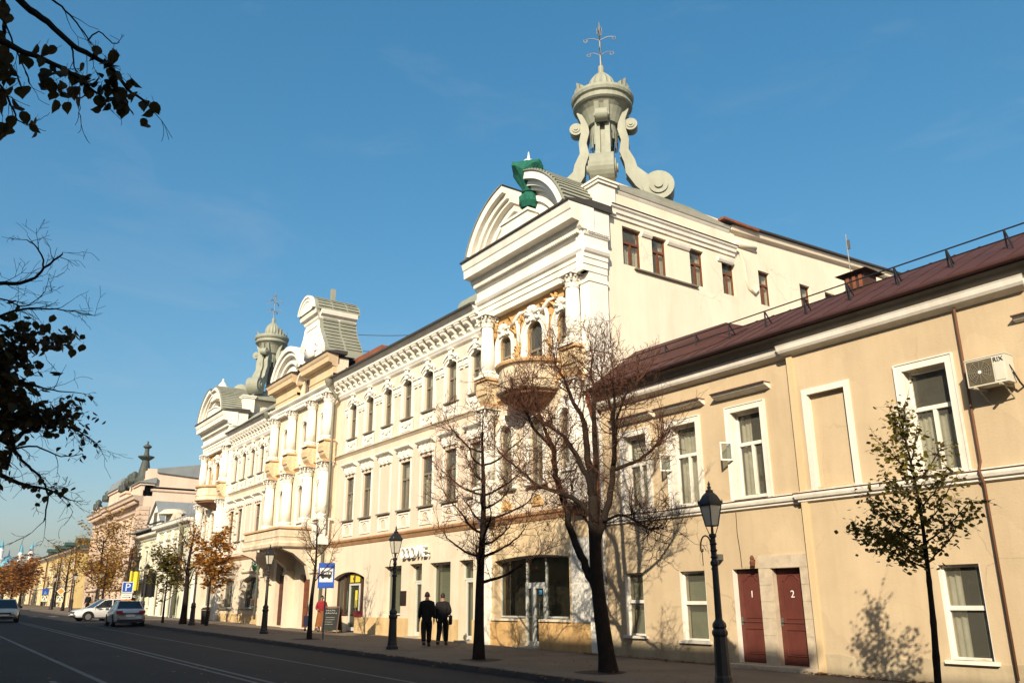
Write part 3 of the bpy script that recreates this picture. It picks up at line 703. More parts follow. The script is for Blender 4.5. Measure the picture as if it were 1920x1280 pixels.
    SX = ST(Rr - 0.28)
    b2 = [(o * 0.75 + 0.08, h) for o, h in P_]
    mould(b, 17.33, 18.46, b2, SX); b.box(Rr - 0.3, Rr + 0.01, 17.43, 18.45, 10.95, 12.345); part("entablature_return", b, WHITE, OB)
    b = MB(); F3 = FT(17.34)
    n = 62
    for i in range(n):
        u = L + 0.05 + (Rr - L - 0.1) * (i + 0.5) / n; fbox(b, u - 0.03, u + 0.03, 12.35, 12.475, 0, 0.17, F3)
    for i in range(9):
        v = 17.5 + i * 0.11; fbox(b, v - 0.03, v + 0.03, 12.36, 12.47, 0, 0.09, ST(Rr + 0.16))
    fbox(b, L, Rr, 12.34, 12.48, -0.2, 0.02, F3)
    part("dentil_course", b, WHITE, OB, kind="stuff")
    C_ = [(0.55, 12.48), (0.62, 12.56), (0.66, 12.70), (0.98, 12.74), (1.0, 13.06), (1.04, 13.10), (1.10, 13.30), (1.12, 13.38)]
    b = MB(); mould(b, L - 0.12, Rr + 0.12, C_, F2); part("cornice", b, WHITE, OB)
    b = MB(); b.box(L, Rr + 0.06, 17.4, 18.6, 12.3, 13.38); part("attic_block", b, WHITE, OB)
    b = MB(); b.prism([(16.62, 13.385), (16.62, 13.45), (17.7, 13.66), (18.7, 13.66), (18.7, 13.385)], L - 0.16, Rr + 0.15, lambda y, z, x: (x, y, z)); part("cornice_flashing", b, DARKROOF, OB)
    # broken segmental pediment
    cz, R0 = 12.4, 3.42
    gap = (math.asin(0.66 / R0), math.asin(0.92 / R0))
    a_base = math.acos((13.5 - cz) / R0)
    for sg, g_ in ((-1, gap[0]), (1, gap[1])):
        for k, (ra, rb, y0, y1) in enumerate(((R0 - 0.30, R0, 16.72, 18.5), (R0 - 0.52, R0 - 0.30, 16.92, 17.6), (R0 - 0.66, R0 - 0.52, 17.06, 17.6), (R0 - 1.05, R0 - 0.85, 17.2, 17.6))):
            b = MB(); N = 14
            ab = math.acos(min(1, (13.5 - cz) / ra)) if ra > 1.2 else a_base
            for i in range(N):
                t0, t1 = g_ + (ab - g_) * i / N, g_ + (ab - g_) * (i + 1) / N
                q = []
                for y in (y0, y1):
                    for t, r in ((t0, ra), (t1, ra), (t1, rb), (t0, rb)): q.append((xc + sg * r * math.sin(t), y, cz + r * math.cos(t)))
                b.add(q, [(0, 1, 2, 3), (7, 6, 5, 4), (0, 4, 5, 1), (2, 6, 7, 3), (0, 3, 7, 4), (1, 5, 6, 2)])
            part("pediment_arc", b, WHITE, OB)
        b = MB(); N = 12          # tympanum
        pts = [(xc + sg * (R0 - 0.3) * math.sin(g_ + (a_base - g_) * i / N), cz + (R0 - 0.3) * math.cos(g_ + (a_base - g_) * i / N)) for i in range(N + 1)]
        pts += [(xc + sg * (R0 - 0.3) * math.sin(g_), 13.5)]
        b.prism(pts, 17.3, 17.6, lambda u, v, y: (u, y, v)); part("tympanum", b, WHITE, OB)
        b = MB()                  # curved sheet-metal roof with cross ribs
        N = 16
        for i in range(N):
            t0, t1 = g_ * 0.98 + (a_base - g_) * i / N, g_ * 0.98 + (a_base - g_) * (i + 1) / N
            r = R0 + 0.035; q = []
            for y in (16.66, 18.9):
                for t, rq in ((t0, r - 0.03), (t1, r - 0.03), (t1, r), (t0, r)): q.append((xc + sg * rq * math.sin(t), y, cz + rq * math.cos(t)))
            b.add(q, [(0, 1, 2, 3), (7, 6, 5, 4), (0, 4, 5, 1), (2, 6, 7, 3)])
            q = []
            for y in (16.74, 18.86):
                for t, rq in ((t0, r), (t0 + 0.03, r), (t0 + 0.03, r + 0.06), (t0, r + 0.06)): q.append((xc + sg * rq * math.sin(t), y, cz + rq * math.cos(t)))
            b.add(q, [(0, 1, 2, 3), (7, 6, 5, 4), (0, 4, 5, 1), (2, 6, 7, 3), (1, 5, 6, 2)])
        part("pediment_roof", b, ROOFGR, OB)
    b = MB(); b.box(xc - 0.75, xc + 1.0, 16.8, 17.5, 13.45, 14.05); b.box(xc - 0.82, xc + 1.07, 16.74, 17.56, 14.05, 14.15); part("urn_pedestal", b, WHITE, OB)
    # balcony: round drum on a tapered corbel
    bx = xc - 0.02
    b = MB(); b.lathe(bx, 17.8, [(1.30, 7.19), (1.42, 7.22), (1.45, 7.30), (1.36, 7.36), (1.36, 7.54), (1.40, 7.57), (1.36, 7.61), (1.34, 8.09), (1.40, 8.14)], 28, math.pi, 2 * math.pi); part("balcony", b, mat("balcony_plaster", (0.66, 0.56, 0.41), var=0.18, scale=2, stain=0.35), OB, smooth=False)
    b = MB(); b.lathe(bx, 17.8, [(1.36, 8.14), (1.47, 8.18), (1.5, 8.26), (1.46, 8.32), (1.2, 8.32), (1.2, 7.34), (0.0, 7.34)], 28, math.pi, 2 * math.pi); part("balcony_rim", b, ORANGE, OB)
    b = MB(); b.lathe(bx, 17.8, [(0.1, 6.6), (0.4, 6.68), (0.75, 6.82), (1.1, 6.98), (1.28, 7.08), (1.3, 7.19)], 28, math.pi, 2 * math.pi); part("balcony_corbel", b, mat("stained_corbel", (0.22, 0.11, 0.06), var=0.35, scale=2), OB)
    room(OB, L + 0.3, Rr - 0.3, -1.6, 11, F1, 1.4)
    # tower roof and attic behind the pediment
    b = MB(); b.box(L + 0.1, Rr - 0.5, 18.7, 25.2, 13.3, 14.55); part("attic_block", b, SIDEW, OB)
    b = MB(); b.prism([(18.3, 14.55), (18.3, 14.68), (20.5, 14.9), (23.0, 14.9), (25.4, 14.68), (25.4, 14.55)], L - 0.02, Rr + 0.02, lambda y, z, x: (x, y, z)); part("roof", b, ROOFGR, OB)
    b = MB(); b.box(Rr - 0.75, Rr + 0.02, 18.2, 19.0, 13.5, 14.55); b.box(Rr - 0.82, Rr + 0.09, 18.13, 19.06, 14.55, 14.66); b.box(Rr - 0.87, Rr + 0.14, 18.08, 19.1, 14.66, 14.74); part("parapet_block", b, WHITE, OB)
tower(XA, True); tower(XB, False)

# ---------------------------------------------------------------- cupolas
def cupola(x, y, up_):
    M = T(x, y, 0)
    b = MB()
    b.lathe(0, 0, [(0.54, 18.2), (0.56, 18.62), (0.68, 18.66), (0.70, 18.72), (0.80, 19.0), (0.92, 19.25), (1.08, 19.42), (1.18, 19.5)], 24)
    root = part("cupola", b, CUPMAT, OB, M, smooth=False)
    b = MB(); b.lathe(0, 0, [(1.16, 19.46), (1.23, 19.52), (1.23, 19.62), (1.18, 19.66), (1.18, 19.74), (1.27, 19.8), (1.31, 19.92), (1.29, 20.04), (1.1, 20.04), (1.0, 20.12), (0.62, 20.2)], 32); part("cupola_rim", b, CUPMAT, root, M)
    b = MB()
    for k, a0 in enumerate((-1.85, 0.28, 1.3, -2.9)):       # crown of pleated leaves
        for j in range(8):
            t0, t1 = a0 + (j / 8 - 0.5) * 1.0, a0 + ((j + 1) / 8 - 0.5) * 1.0
            h0, h1 = 0.62 - abs(j / 8 - 0.5) * 0.95, 0.62 - abs((j + 1) / 8 - 0.5) * 0.95
            q0, q1 = (1.06 if j % 2 else 1.12), (1.12 if j % 2 else 1.06)
            b.add([(q0 * math.cos(t0), q0 * math.sin(t0), 19.98), (q1 * math.cos(t1), q1 * math.sin(t1), 19.98), ((q1 + .05) * math.cos(t1), (q1 + .05) * math.sin(t1), 19.98 + h1), ((q0 + .05) * math.cos(t0), (q0 + .05) * math.sin(t0), 19.98 + h0),
                   ((q0 - .08) * math.cos(t0), (q0 - .08) * math.sin(t0), 19.98), ((q1 - .08) * math.cos(t1), (q1 - .08) * math.sin(t1), 19.98)], [(0, 1, 2, 3), (4, 3, 2, 5)])
    part("crown", b, CUPMAT, root, M)
    b = MB(); pr = [(0.50, 20.1)] + [(0.50 + 0.09 * math.sin(i / 10 * math.pi) - 0.42 * (i / 10) ** 3, 20.1 + 1.25 * i / 10) for i in range(1, 11)]
    b.lathe(0, 0, pr, 48, flute=0.05, nf=16); b.lathe(0, 0, [(0.13, 21.25), (0.13, 21.62), (0.08, 21.68)], 10); part("onion_dome", b, CUPMAT, root, M, smooth=False)
    b = MB()
    for k in range(26):      # pendant fringe under the bell
        a = 2 * math.pi * k / 26; l_ = 0.42 + 0.4 * abs(math.sin(k * 1.7)); c, s = math.cos(a), math.sin(a)
        b.add([(0.58 * c - .06 * s, 0.58 * s + .06 * c, 18.35), (0.58 * c + .06 * s, 0.58 * s - .06 * c, 18.35), (0.57 * c + .05 * s, 0.57 * s - .05 * c, 18.35 - l_), (0.57 * c - .05 * s, 0.57 * s + .05 * c, 18.35 - l_)], [(0, 1, 2, 3)])
    part("fringe", b, CUPMAT, root, M, kind="stuff")
    for k in range(4):       # scrolled legs: twin plates between an upper and a lower volute
        a = -math.pi / 4 + k * math.pi / 2; c, s = math.cos(a), math.sin(a)
        def P(r, z, t): return (c * r - s * t, s * r + c * t, z)
        path = [(0.98, 19.35), (0.78, 18.9), (0.74, 18.4), (0.86, 17.9), (0.80, 17.4), (1.0, 16.9), (1.06, 16.5), (1.45, 16.0), (1.75, 15.7), (2.0, 15.55)]
        wd = [0.10, 0.14, 0.17, 0.16, 0.19, 0.22, 0.26, 0.34, 0.36, 0.34]
        b = MB()
        for t0, t1 in ((-0.30, -0.10), (0.10, 0.30)):
            vs_ = []
            for i, (r, z) in enumerate(path):
                p0 = path[max(i - 1, 0)]; p1 = path[min(i + 1, len(path) - 1)]; dx, dz = p1[0] - p0[0], p1[1] - p0[1]; L_ = math.hypot(dx, dz)
                nx, nz = -dz / L_, dx / L_
                for t in (t0, t1):
                    for sg in (-1, 1): vs_.append(P(r + sg * nx * wd[i], z + sg * nz * wd[i], t))
            fs = []
            for i in range(len(path) - 1):
                o = 4 * i; fs += [(o, o + 1, o + 5, o + 4), (o + 2, o + 3, o + 7, o + 6), (o, o + 2, o + 6, o + 4), (o + 1, o + 3, o + 7, o + 5)]
            fs += [(0, 1, 3, 2), (len(vs_) - 4, len(vs_) - 3, len(vs_) - 1, len(vs_) - 2)]
            b.add(vs_, fs)
        vs_ = [P(r, z, t) for r, z in path for t in (-0.1, 0.1)]; b.add(vs_, [(2 * i, 2 * i + 1, 2 * i + 3, 2 * i + 2) for i in range(len(path) - 1)])
        leg = part("scroll_leg", b, CUPMAT, root, M)
        for (rc, zc, q, tw) in ((1.12, 18.62, 0.27, 0.24), (2.08, 15.65, 0.62, 0.46)):
            b = MB()
            for qq, th in ((q, tw), (q * 0.6, tw * 1.14), (q * 0.28, tw * 1.3)):
                N = 24; ring = [(rc + qq * math.cos(2 * math.pi * i / N), zc + qq * math.sin(2 * math.pi * i / N)) for i in range(N)]
                b.prism(ring, -th, th, lambda r, z, t: P(r, z, t))
            part("volute", b, CUPMAT, root, M)
    b = MB()                 # wrought cross with curled arms
    b.tube([(0, 0, 21.5), (0, 0, 22.6), (0, 0, 23.9)], [0.045, 0.035, 0.012], 6)
    for zc, L_, in ((22.95, 0.62), (22.2, 0.5)):
        for k in range(4):
            a = math.pi / 4 + k * math.pi / 2; c, s = math.cos(a), math.sin(a); pts = []
            for i in range(8): t = i / 7; pts.append((c * L_ * t, s * L_ * t, zc + 0.16 * math.sin(t * 2.4)))
            for i in range(10):
                q = 0.11 * (1 - i / 14); t = 1.2 - i * 0.6; pts.append((c * (L_ + q * math.cos(t) - .03), s * (L_ + q * math.cos(t) - .03), zc + 0.06 + q * math.sin(t)))
            b.tube(pts, 0.018, 5)
    for k in range(4):
        a = k * math.pi / 2; c, s = math.cos(a), math.sin(a)
        b.tube([(0, 0, 23.15), (c * .14, s * .14, 23.35), (c * .16, s * .16, 23.5), (c * .06, s * .06, 23.55)], 0.016, 5)
        b.tube([(0, 0, 23.5), (c * .07, s * .07, 23.62), (0, 0, 23.75)], 0.016, 5)
    part("wrought_cross", b, mat("wrought_grey", (0.22, 0.22, 0.21), rough=0.6, metal=0.3, var=0.2), root, M)
    b = MB(); b.lathe(0, 0, [(1.3, 14.8), (1.2, 15.3), (0.5, 15.6), (0.0, 15.65)], 20); part("cupola_base", b, CUPMAT, root, M)
    b = MB(); b.lathe(0, 0, [(0.16, 15.5), (0.16, 18.3)], 8); part("inner_post", b, DARKIN, root, M)
cupola(-22.55, 20.5, 0); cupola(-62.3, 20.5, 0)
# grey saddle roof at the foot of the far cupola, and the near wing's curved dormer
b = MB(); b.prism([(17.5, 11.9), (19.0, 13.3), (20.6, 14.3), (22.4, 13.6), (23.5, 11.9)], -60.3, -54.6, lambda y, z, x: (x, y, z)); part("saddle_roof", b, ROOFGR, OB)
b = MB(); b.prism([(19.0 + 0.55 * math.cos(t * math.pi / 10), 12.65 + 0.6 * math.sin(t * math.pi / 10)) for t in range(0, 21)], -30.6, -28.4, lambda y, z, x: (x, y, z)); part("dormer", b, CUPMAT, OB)
b = MB(); b.prism([(17.6, 11.95), (17.6, 12.05), (19.4, 12.75), (19.4, 12.0)], -32.4, -27.6, lambda y, z, x: (x, y, z)); part("dormer_apron", b, ROOFGR, OB)
# finial block on the far pediment
b = MB(); b.box(-65.1, -63.4, 17.0, 18.2, 14.9, 15.55); b.box(-65.35, -63.15, 16.8, 18.4, 15.55, 15.7)
b.lathe(-64.25, 17.6, [(0.95, 15.7), (0.6, 15.85), (0.35, 16.1), (0.2, 16.35), (0.12, 16.42), (0.05, 16.7)], 12); part("finial_block", b, WHITE, OB)

# ---------------------------------------------------------------- side wall over the neighbour's roof
SX = -20.56; FS = ST(SX)
so = [(a, c, 11.68, 13.2) for a, c in ((19.39, 20.33), (20.87, 21.66), (22.9, 23.7), (24.74, 25.5), (27.0, 27.72), (29.75, 30.48), (31.55, 32.3))]
b = MB(); wall(b, 18.46, 25.6, -2.4, 13.62, so[:4], FS, 0.3); wall(b, 25.6, 37.6, -2.4, 14.9, so[4:], FS, 0.3); part("side_wall", b, SIDEW, OB)
b = MB(); fbox(b, 18.6, 25.62, 13.62, 14.9, -0.6, 0.04, FS); part("parapet", b, SIDEW, OB)
b = MB(); mould(b, 18.7, 25.55, [(0.06, 13.42), (0.08, 13.54), (0.14, 13.58), (0.16, 13.70), (0.22, 13.76), (0.24, 13.84)], FS); part("cornice", b, WHITE, OB)
b = MB(); fbox(b, 18.72, 25.6, 13.842, 13.86, 0, 0.27, FS); part("cornice_flashing", b, DARKROOF, OB)
b = MB(); mould(b, 18.8, 25.3, [(0.05, 14.42), (0.10, 14.5), (0.14, 14.6), (0.20, 14.68)], FS); part("cornice", b, WHITE, OB)
b = MB(); vs_ = []
for y, z in ((25.35, 14.75), (37.8, 15.32)): vs_ += [(SX + 0.02, y, z - 0.28), (SX + 0.16, y, z - 0.2), (SX + 0.22, y, z), (SX - 0.4, y, z), (SX - 0.4, y, z - 0.28)]
b.add(vs_, [(i, (i + 1) % 5, 5 + (i + 1) % 5, 5 + i) for i in range(5)] + [(0, 1, 2, 3, 4), (5, 6, 7, 8, 9)]); part("eave_moulding", b, SIDEW, OB)
b = MB(); vs_ = []
for y, z in ((25.0, 14.78), (38.2, 15.36)): vs_ += [(SX + 0.34, y, z), (SX + 0.34, y, z + 0.07), (SX - 8, y, z + 2.6), (SX - 8, y, z)]
b.add(vs_, [(i, (i + 1) % 4, 4 + (i + 1) % 4, 4 + i) for i in range(4)] + [(0, 1, 2, 3), (4, 5, 6, 7)]); part("roof", b, DARKROOF, OB)
b = MB(); b.box(SX - 1.3, SX + 0.36, 24.7, 26.9, 14.80, 14.90); part("roof_patch", b, RUST, OB)
WS = [window_meshes(("ws", k), w, 1.52, 0, fr=0.07, transom=0.62, wood=BROWN, curtain=c) for k, (w, c) in enumerate(((0.94, "half"), (0.78, "sides")))]
for k, o in enumerate(so):
    put_window(OB, WS[0 if k == 0 else 1], T(SX - 0.2, (o[0] + o[1]) / 2, 11.68) @ RZ(math.pi / 2))
b = MB(); fbox(b, 19.9, 23.2, 11.56, 11.62, 0, 0.1, FS); part("sill", b, MATS["dark_sill_metal"], OB)
for a, c in ((20.34, 20.86), (21.68, 22.88), (24.5, 25.4)):
    b = MB(); mould(b, a, c, [(0.05, 13.02), (0.1, 13.1), (0.13, 13.2)], FS); part("wall_band", b, WHITE, OB)
b = MB()
sp = [FS(25.65 + 0.0, 13.9, 0.02), FS(25.9, 13.7, 0.03), FS(26.1, 13.2, 0.03), FS(26.15, 12.6, 0.03), FS(26.3, 12.2, 0.03), FS(26.6, 12.05, 0.03), FS(26.85, 12.25, 0.03), FS(26.75, 12.45, 0.03)]
b.tube(sp, [0.04, 0.07, 0.08, 0.07, 0.07, 0.08, 0.06, 0.04], 7); mould(b, 25.6, 26.9, [(0.06, 13.95), (0.14, 14.05), (0.16, 14.15)], FS); part("wall_console", b, SIDEW, OB, smooth=True)
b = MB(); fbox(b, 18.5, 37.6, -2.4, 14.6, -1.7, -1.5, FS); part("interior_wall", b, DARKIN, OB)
b = MB(); b.box(-67.3, -58, 24, 24.4, -2.4, 14.5); b.box(-58, -28, 24.2, 24.5, -2.4, 12.9); b.box(-67.4, -67.0, 18.3, 24, -2.4, 14.5); part("back_wall", b, SIDEW, OB)

# ---------------------------------------------------------------- centre bay
FC = FT(17.5); CX0, CX1 = -51.2, -41.75
ccs = (-48.8, -45.8, -43.07); cols_x = (-50.3, -47.35, -44.3, -41.98)
uo = [(c - 0.40, c + 0.40, 8.1, 10.05, 0.40) for c in ccs]; lo = [(c - 0.41, c + 0.41, 3.95, 6.35, 0.41) for c in ccs]
b = MB(); wall(b, CX0, CX1, 2.86, 11.0, uo + lo, FC, 0.25)
b.box(CX1 - 0.02, CX1, 17.5, 18.0, -2.4, 12.6); b.box(CX0, CX0 + 0.02, 17.5, 18.0, -2.4, 12.6); part("centre_wall", b, CREAM, OB)
do = [(-48.9, -47.1, gz(-48) + 0.05, 2.43), (-45.1, -43.6, gz(-44) + 0.05, 1.5)]
b = MB(); wall(b, CX0, CX1, -2.4, 2.86, do, FC, 0.4); part("ground_floor_wall", b, CREAM, OB)
b = MB(); mould(b, CX0, CX1, [(0.03, 7.30), (0.08, 7.36), (0.16, 7.42), (0.16, 7.47), (0.03, 7.52)], FC); part("string_course", b, ORANGE, OB)
for c in ccs:
    f = put_window(OB, AW, T(c, 17.67, 8.1)); link("archivolt", AVL, T(c, 17.5, 7.65), f)
    f = put_window(OB, AWL, T(c, 17.67, 3.95)); link("archivolt", AVL, T(c, 17.5, 3.95), f)
    b = MB(); fbox(b, c - 0.5, c + 0.5, 6.75, 7.1, 0, 0.06, FC); mould(b, c - 0.5, c + 0.5, [(0.05, 7.05), (0.12, 7.1), (0.12, 7.16)], FC); part("relief_panel", b, WHITE, OB)
for x in cols_x:
    put_column(OB, COLU, x, 17.22, 8.5); put_pedestal(OB, x, 17.25, 8.28); put_column(OB, COLL, x, 17.22, 4.35)
    b = MB(); b.box(x - 0.42, x + 0.42, 16.9, 17.5, 2.9, 4.12); part("pedestal", b, WHITE, OB)
b = MB()
for k in range(22):
    z = 3.2 + k * 0.36
    for x, s in ((CX1, 1), (CX0, -1)): b.box(*sorted((x, x - s * (0.36 if k % 2 else 0.26))), 17.37, 17.52, z, z + 0.29)
part("quoin", b, WHITE, OB)
E_ = [(0.0, 10.95), (0.30, 10.95), (0.30, 11.12), (0.34, 11.14), (0.34, 11.28), (0.42, 11.34), (0.50, 11.42), (0.50, 11.5), (0.2, 11.56)]
b = MB(); mould(b, CX0, CX1, E_, FC); part("entablature", b, WHITE, OB)
b = MB(); wall(b, CX0 + 0.1, CX1 - 0.1, 11.5, 13.0, [(-46.6, -45.7, 11.7, 12.75, 0.3)], FC, 0.25); b.box(CX1 - 0.12, CX1 - 0.1, 17.5, 20, 11.5, 13); b.box(CX0 + 0.1, CX1 - 0.1, 18.2, 20, 11.5, 13.0); part("attic_wall", b, CREAM, OB)
put_window(OB, window_meshes(("attic",), 0.9, 1.05, 0.3, transom=0, curtain=''), T(-46.15, 17.66, 11.7))
b = MB(); arch_ring(b, -46.75, -45.55, 12.95, 0.45, 0.16, 0, 0.4, FC, 10); part("attic_hood", b, CREAM, OB)
for a, c in ((-50.7, -47.1), (-45.1, -41.75)):
    b = MB(); fbox(b, a, c, 11.56, 12.72, 0, 0.22, FC); mould(b, a, c, [(0.2, 11.9), (0.28, 11.95), (0.28, 12.02), (0.22, 12.08)], FC); part("attic_block", b, mat("attic_plaster", (0.62, 0.47, 0.29), var=0.1, stain=0.2), OB)
    b = MB(); mould(b, a, c, [(0.2, 12.45), (0.3, 12.5), (0.34, 12.62), (0.58, 12.66), (0.60, 12.92), (0.66, 13.0), (0.72, 13.16)], FC, (1, 0.2)); part("cornice", b, MATS["attic_plaster"], OB)
    b = MB(); b.prism([(16.74, 13.17), (16.74, 13.24), (17.4, 13.36), (18.0, 13.36), (18.0, 13.17)], a - 0.76, c + 0.18, lambda y, z, x: (x, y, z)); part("cornice_flashing", b, DARKROOF, OB)
for k, (ra, rb, y0, y1) in enumerate(((2.5, 2.8, 16.86, 18.2), (2.25, 2.5, 17.0, 17.6), (1.75, 1.95, 17.12, 17.6))):
    b = MB(); ab = math.acos((13.3 - 12.3) / ra); N = 22
    for i in range(N):
        t0, t1 = -ab + (2 * ab) * i / N, -ab + 2 * ab * (i + 1) / N; q = []
        for y in (y0, y1):
            for t, r in ((t0, ra), (t1, ra), (t1, rb), (t0, rb)): q.append((-48.3 + r * math.sin(t), y, 12.3 + r * math.cos(t)))
        b.add(q, [(0, 1, 2, 3), (7, 6, 5, 4), (0, 4, 5, 1), (2, 6, 7, 3)])
    part("pediment_arc", b, WHITE, OB)
b = MB(); b.prism([(-48.3 + 2.5 * math.sin(-1.15 + 2.3 * i / 16), 12.3 + 2.5 * math.cos(-1.15 + 2.3 * i / 16)) for i in range(17)], 17.3, 17.6, lambda u, v, y: (u, y, v)); part("tympanum", b, WHITE, OB)
# curved gable with ribbed barrel roofs
gx = -44.55
def side(s): return [(gx + s * 2.1, 13.3), (gx + s * 2.08, 13.7), (gx + s * 1.85, 14.1), (gx + s * 1.45, 14.6), (gx + s * 1.12, 15.1), (gx + s * 0.98, 15.6), (gx + s * 0.98, 15.75)]
b = MB(); b.prism(side(-1) + side(1)[::-1], 17.0, 17.45, lambda u, v, y: (u, y, v)); part("gable", b, WHITE, OB)
b = MB()
for s in (-1, 1):
    pts = [(gx + s * 2.0, 13.4), (gx + s * 1.9, 13.9), (gx + s * 1.5, 14.35), (gx + s * 1.1, 14.9), (gx + s * 0.95, 15.5)]
    b.tube([(u, 16.98, v) for u, v in pts], [0.1, 0.12, 0.12, 0.1, 0.07], 6)
    b.tube([(gx + s * (0.75 + 0.22 * math.cos(i * .6)), 16.97, 14.05 + 0.22 * math.sin(i * .6)) for i in range(10)], 0.07, 6)
b.prism([(gx - 0.7, 13.5), (gx + 0.7, 13.5), (gx + 0.6, 14.0), (gx, 14.3), (gx - 0.6, 14.0)], 16.86, 17.0, lambda u, v, y: (u, y, v))
part("gable_scroll", b, WHITE, OB, smooth=True)
b = MB(); pr = side(1); N = len(pr)
for i in range(N - 1):
    (u0, v0), (u1, v1) = pr[i], pr[i + 1]
    for s in (-1, 1):
        q = [(gx + s * (u0 - gx + .04), y, v0) for y in (16.98, 19.3)] + [(gx + s * (u1 - gx + .04), y, v1) for y in (16.98, 19.3)]
        b.add(q, [(0, 1, 3, 2)])
for s in (-1, 1):
    for (u0, v0), (u1, v1) in zip(pr[1:-1], pr[2:]):
        for t in (0.15, 0.65):
            u, v = u0 + (u1 - u0) * t, v0 + (v1 - v0) * t; x = gx + s * (u - gx)
            b.box(min(x, x + s * .1), max(x, x + s * .1), 17.2, 18.1, v, v + .07); b.box(min(x, x + s * .1), max(x, x + s * .1), 18.25, 19.2, v, v + .07)
b.box(gx - 1.0, gx + 1.0, 19.2, 19.3, 13.2, 15.6)
part("gable_roof", b, ROOFGR, OB)
b = MB(); Fg = FT(17.0); mould(b, gx - 1.0, gx + 1.0, [(0.02, 15.6), (0.1, 15.7), (0.14, 15.85), (0.3, 15.95), (0.34, 16.1), (0.36, 16.2)], Fg, (.8, .8)); b.box(gx - 0.97, gx + 0.97, 16.96, 19.2, 15.3, 16.2)
mould(b, 17.0, 19.25, [(0.02, 15.6), (0.1, 15.7), (0.14, 15.85), (0.3, 15.95), (0.34, 16.1), (0.36, 16.2)], ST(gx + 0.96)); part("gable_cornice", b, WHITE, OB)
b = MB(); ring = [(gx + 1.24 * math.cos(math.pi * i / 14), 16.2 + 0.95 * math.sin(math.pi * i / 14)) for i in range(15)]
b.prism(ring, 16.62, 19.4, lambda u, v, y: (u, y, v)); 
for i in range(1, 14):
    u, v = ring[i]; d = Vector((u - gx, v - 16.2)).normalized() * 0.06; tx, tz = -d.y, d.x
    for y0, y1 in ((16.8, 17.6), (17.7, 18.5), (18.6, 19.3)):
        b.add([(u - tx * .4, y0, v - tz * .4), (u + tx * .4, y0, v + tz * .4), (u + tx * .4 + d.x, y0, v + tz * .4 + d.y), (u - tx * .4 + d.x, y0, v - tz * .4 + d.y), (u - tx * .4, y1, v - tz * .4), (u + tx * .4, y1, v + tz * .4), (u + tx * .4 + d.x, y1, v + tz * .4 + d.y), (u - tx * .4 + d.x, y1, v - tz * .4 + d.y)],
              [(0, 1, 2, 3), (4, 5, 6, 7), (0, 3, 7, 4), (1, 2, 6, 5), (3, 2, 6, 7)])
part("gable_cap", b, ROOFGR, OB)
b = MB(); arch_ring(b, gx - 0.8, gx + 0.8, 16.9, 0.66, 0.2, -0.02, 0.10, FT(16.62), 12); arch_ring(b, gx - 1.05, gx + 1.05, 17.1, 0.85, 0.14, -0.02, 0.16, FT(16.62), 12); b.prism([(gx + 0.9 * math.cos(math.pi * i / 12), 16.24 + 0.7 * math.sin(math.pi * i / 12)) for i in range(13)], 16.56, 16.61, lambda u, v, y: (u, y, v)); part("gable_lunette", b, WHITE, OB)
b = MB(); b.box(gx - 0.1, gx + 0.12, 18.0, 18.25, 17.0, 18.0); part("vent_stub", b, ROOFGR, OB)
# big balcony over the entrance
bx0, bx1, by = -48.5, -42.9, 15.35
b = MB()
for x0, x1, y0, y1 in ((bx0, bx1, by, by + 0.2), (bx1 - 0.2, bx1, by + 0.2, 17.5), (bx0, bx0 + 0.2, by + 0.2, 17.5)): b.box(x0, x1, y0, y1, 3.08, 3.72)
b.box(bx0 + 0.2, bx1 - 0.2, by + 0.2, 17.5, 2.9, 3.08)
mould(b, bx0, bx1, [(0.0, 2.78), (0.06, 2.84), (0.08, 3.0), (0.02, 3.1)], FT(by), (1, 1)); mould(b, by, 17.5, [(0.0, 2.78), (0.06, 2.84), (0.08, 3.0), (0.02, 3.1)], ST(bx1))
mould(b, bx0, bx1, [(0.02, 3.3), (0.035, 3.34), (0.02, 3.38)], FT(by)); mould(b, by, 17.5, [(0.02, 3.3), (0.035, 3.34), (0.02, 3.38)], ST(bx1))
part("balcony", b, MATS["balcony_plaster"], OB)
b = MB()
for x0, x1, y0, y1 in ((bx0 - 0.08, bx1 + 0.08, by - 0.08, by + 0.28), (bx1 - 0.28, bx1 + 0.08, by + 0.28, 17.5), (bx0 - 0.08, bx0 + 0.28, by + 0.28, 17.5)): b.box(x0, x1, y0, y1, 3.722, 3.82)
part("balcony_rim", b, ORANGE, OB)
for x in (-49.6, -46.3, -43.2):
    b = MB(); b.prism([(17.5, 2.86), (15.6, 2.86), (15.6, 2.7), (16.2, 2.5), (17.0, 1.9), (17.2, 1.2), (17.5, 1.0)], x - 0.2, x + 0.2, lambda y, z, q: (q, y, z))
    part("balcony_bracket", b, CREAM, OB)
def wood_door(x0, x1, z0, z1, y, m, parent, panels=3):
    b = MB(); b.box(x0, x1, y, y + 0.08, z0, z1); d = part("door", b, m, parent)
    xm = (x0 + x1) / 2; b = MB()
    for a, c in ((x0, xm), (xm, x1)):
        for k in range(panels):
            za, zb = z0 + (z1 - z0) * (k + 0.12) / panels, z0 + (z1 - z0) * (k + 0.88) / panels
            b.box(a + 0.1, c - 0.1, y - 0.03, y, za, zb); b.box(a + 0.18, c - 0.18, y - 0.05, y - 0.03, za + 0.08, zb - 0.08)
    b.box(xm - 0.03, xm + 0.03, y - 0.05, y, z0, z1)
    part("door_panel", b, m, d)
    b = MB(); b.tube([(xm + 0.1, y - 0.05, z0 + 1.0), (xm + 0.1, y - 0.1, z0 + 1.05), (xm + 0.1, y - 0.1, z0 + 1.3), (xm + 0.1, y - 0.05, z0 + 1.35)], 0.015, 5); part("handle", b, STEEL, d)
    return d
wood_door(-48.9, -47.1, gz(-48) + 0.05, 1.6, 17.75, OAK, OB); 
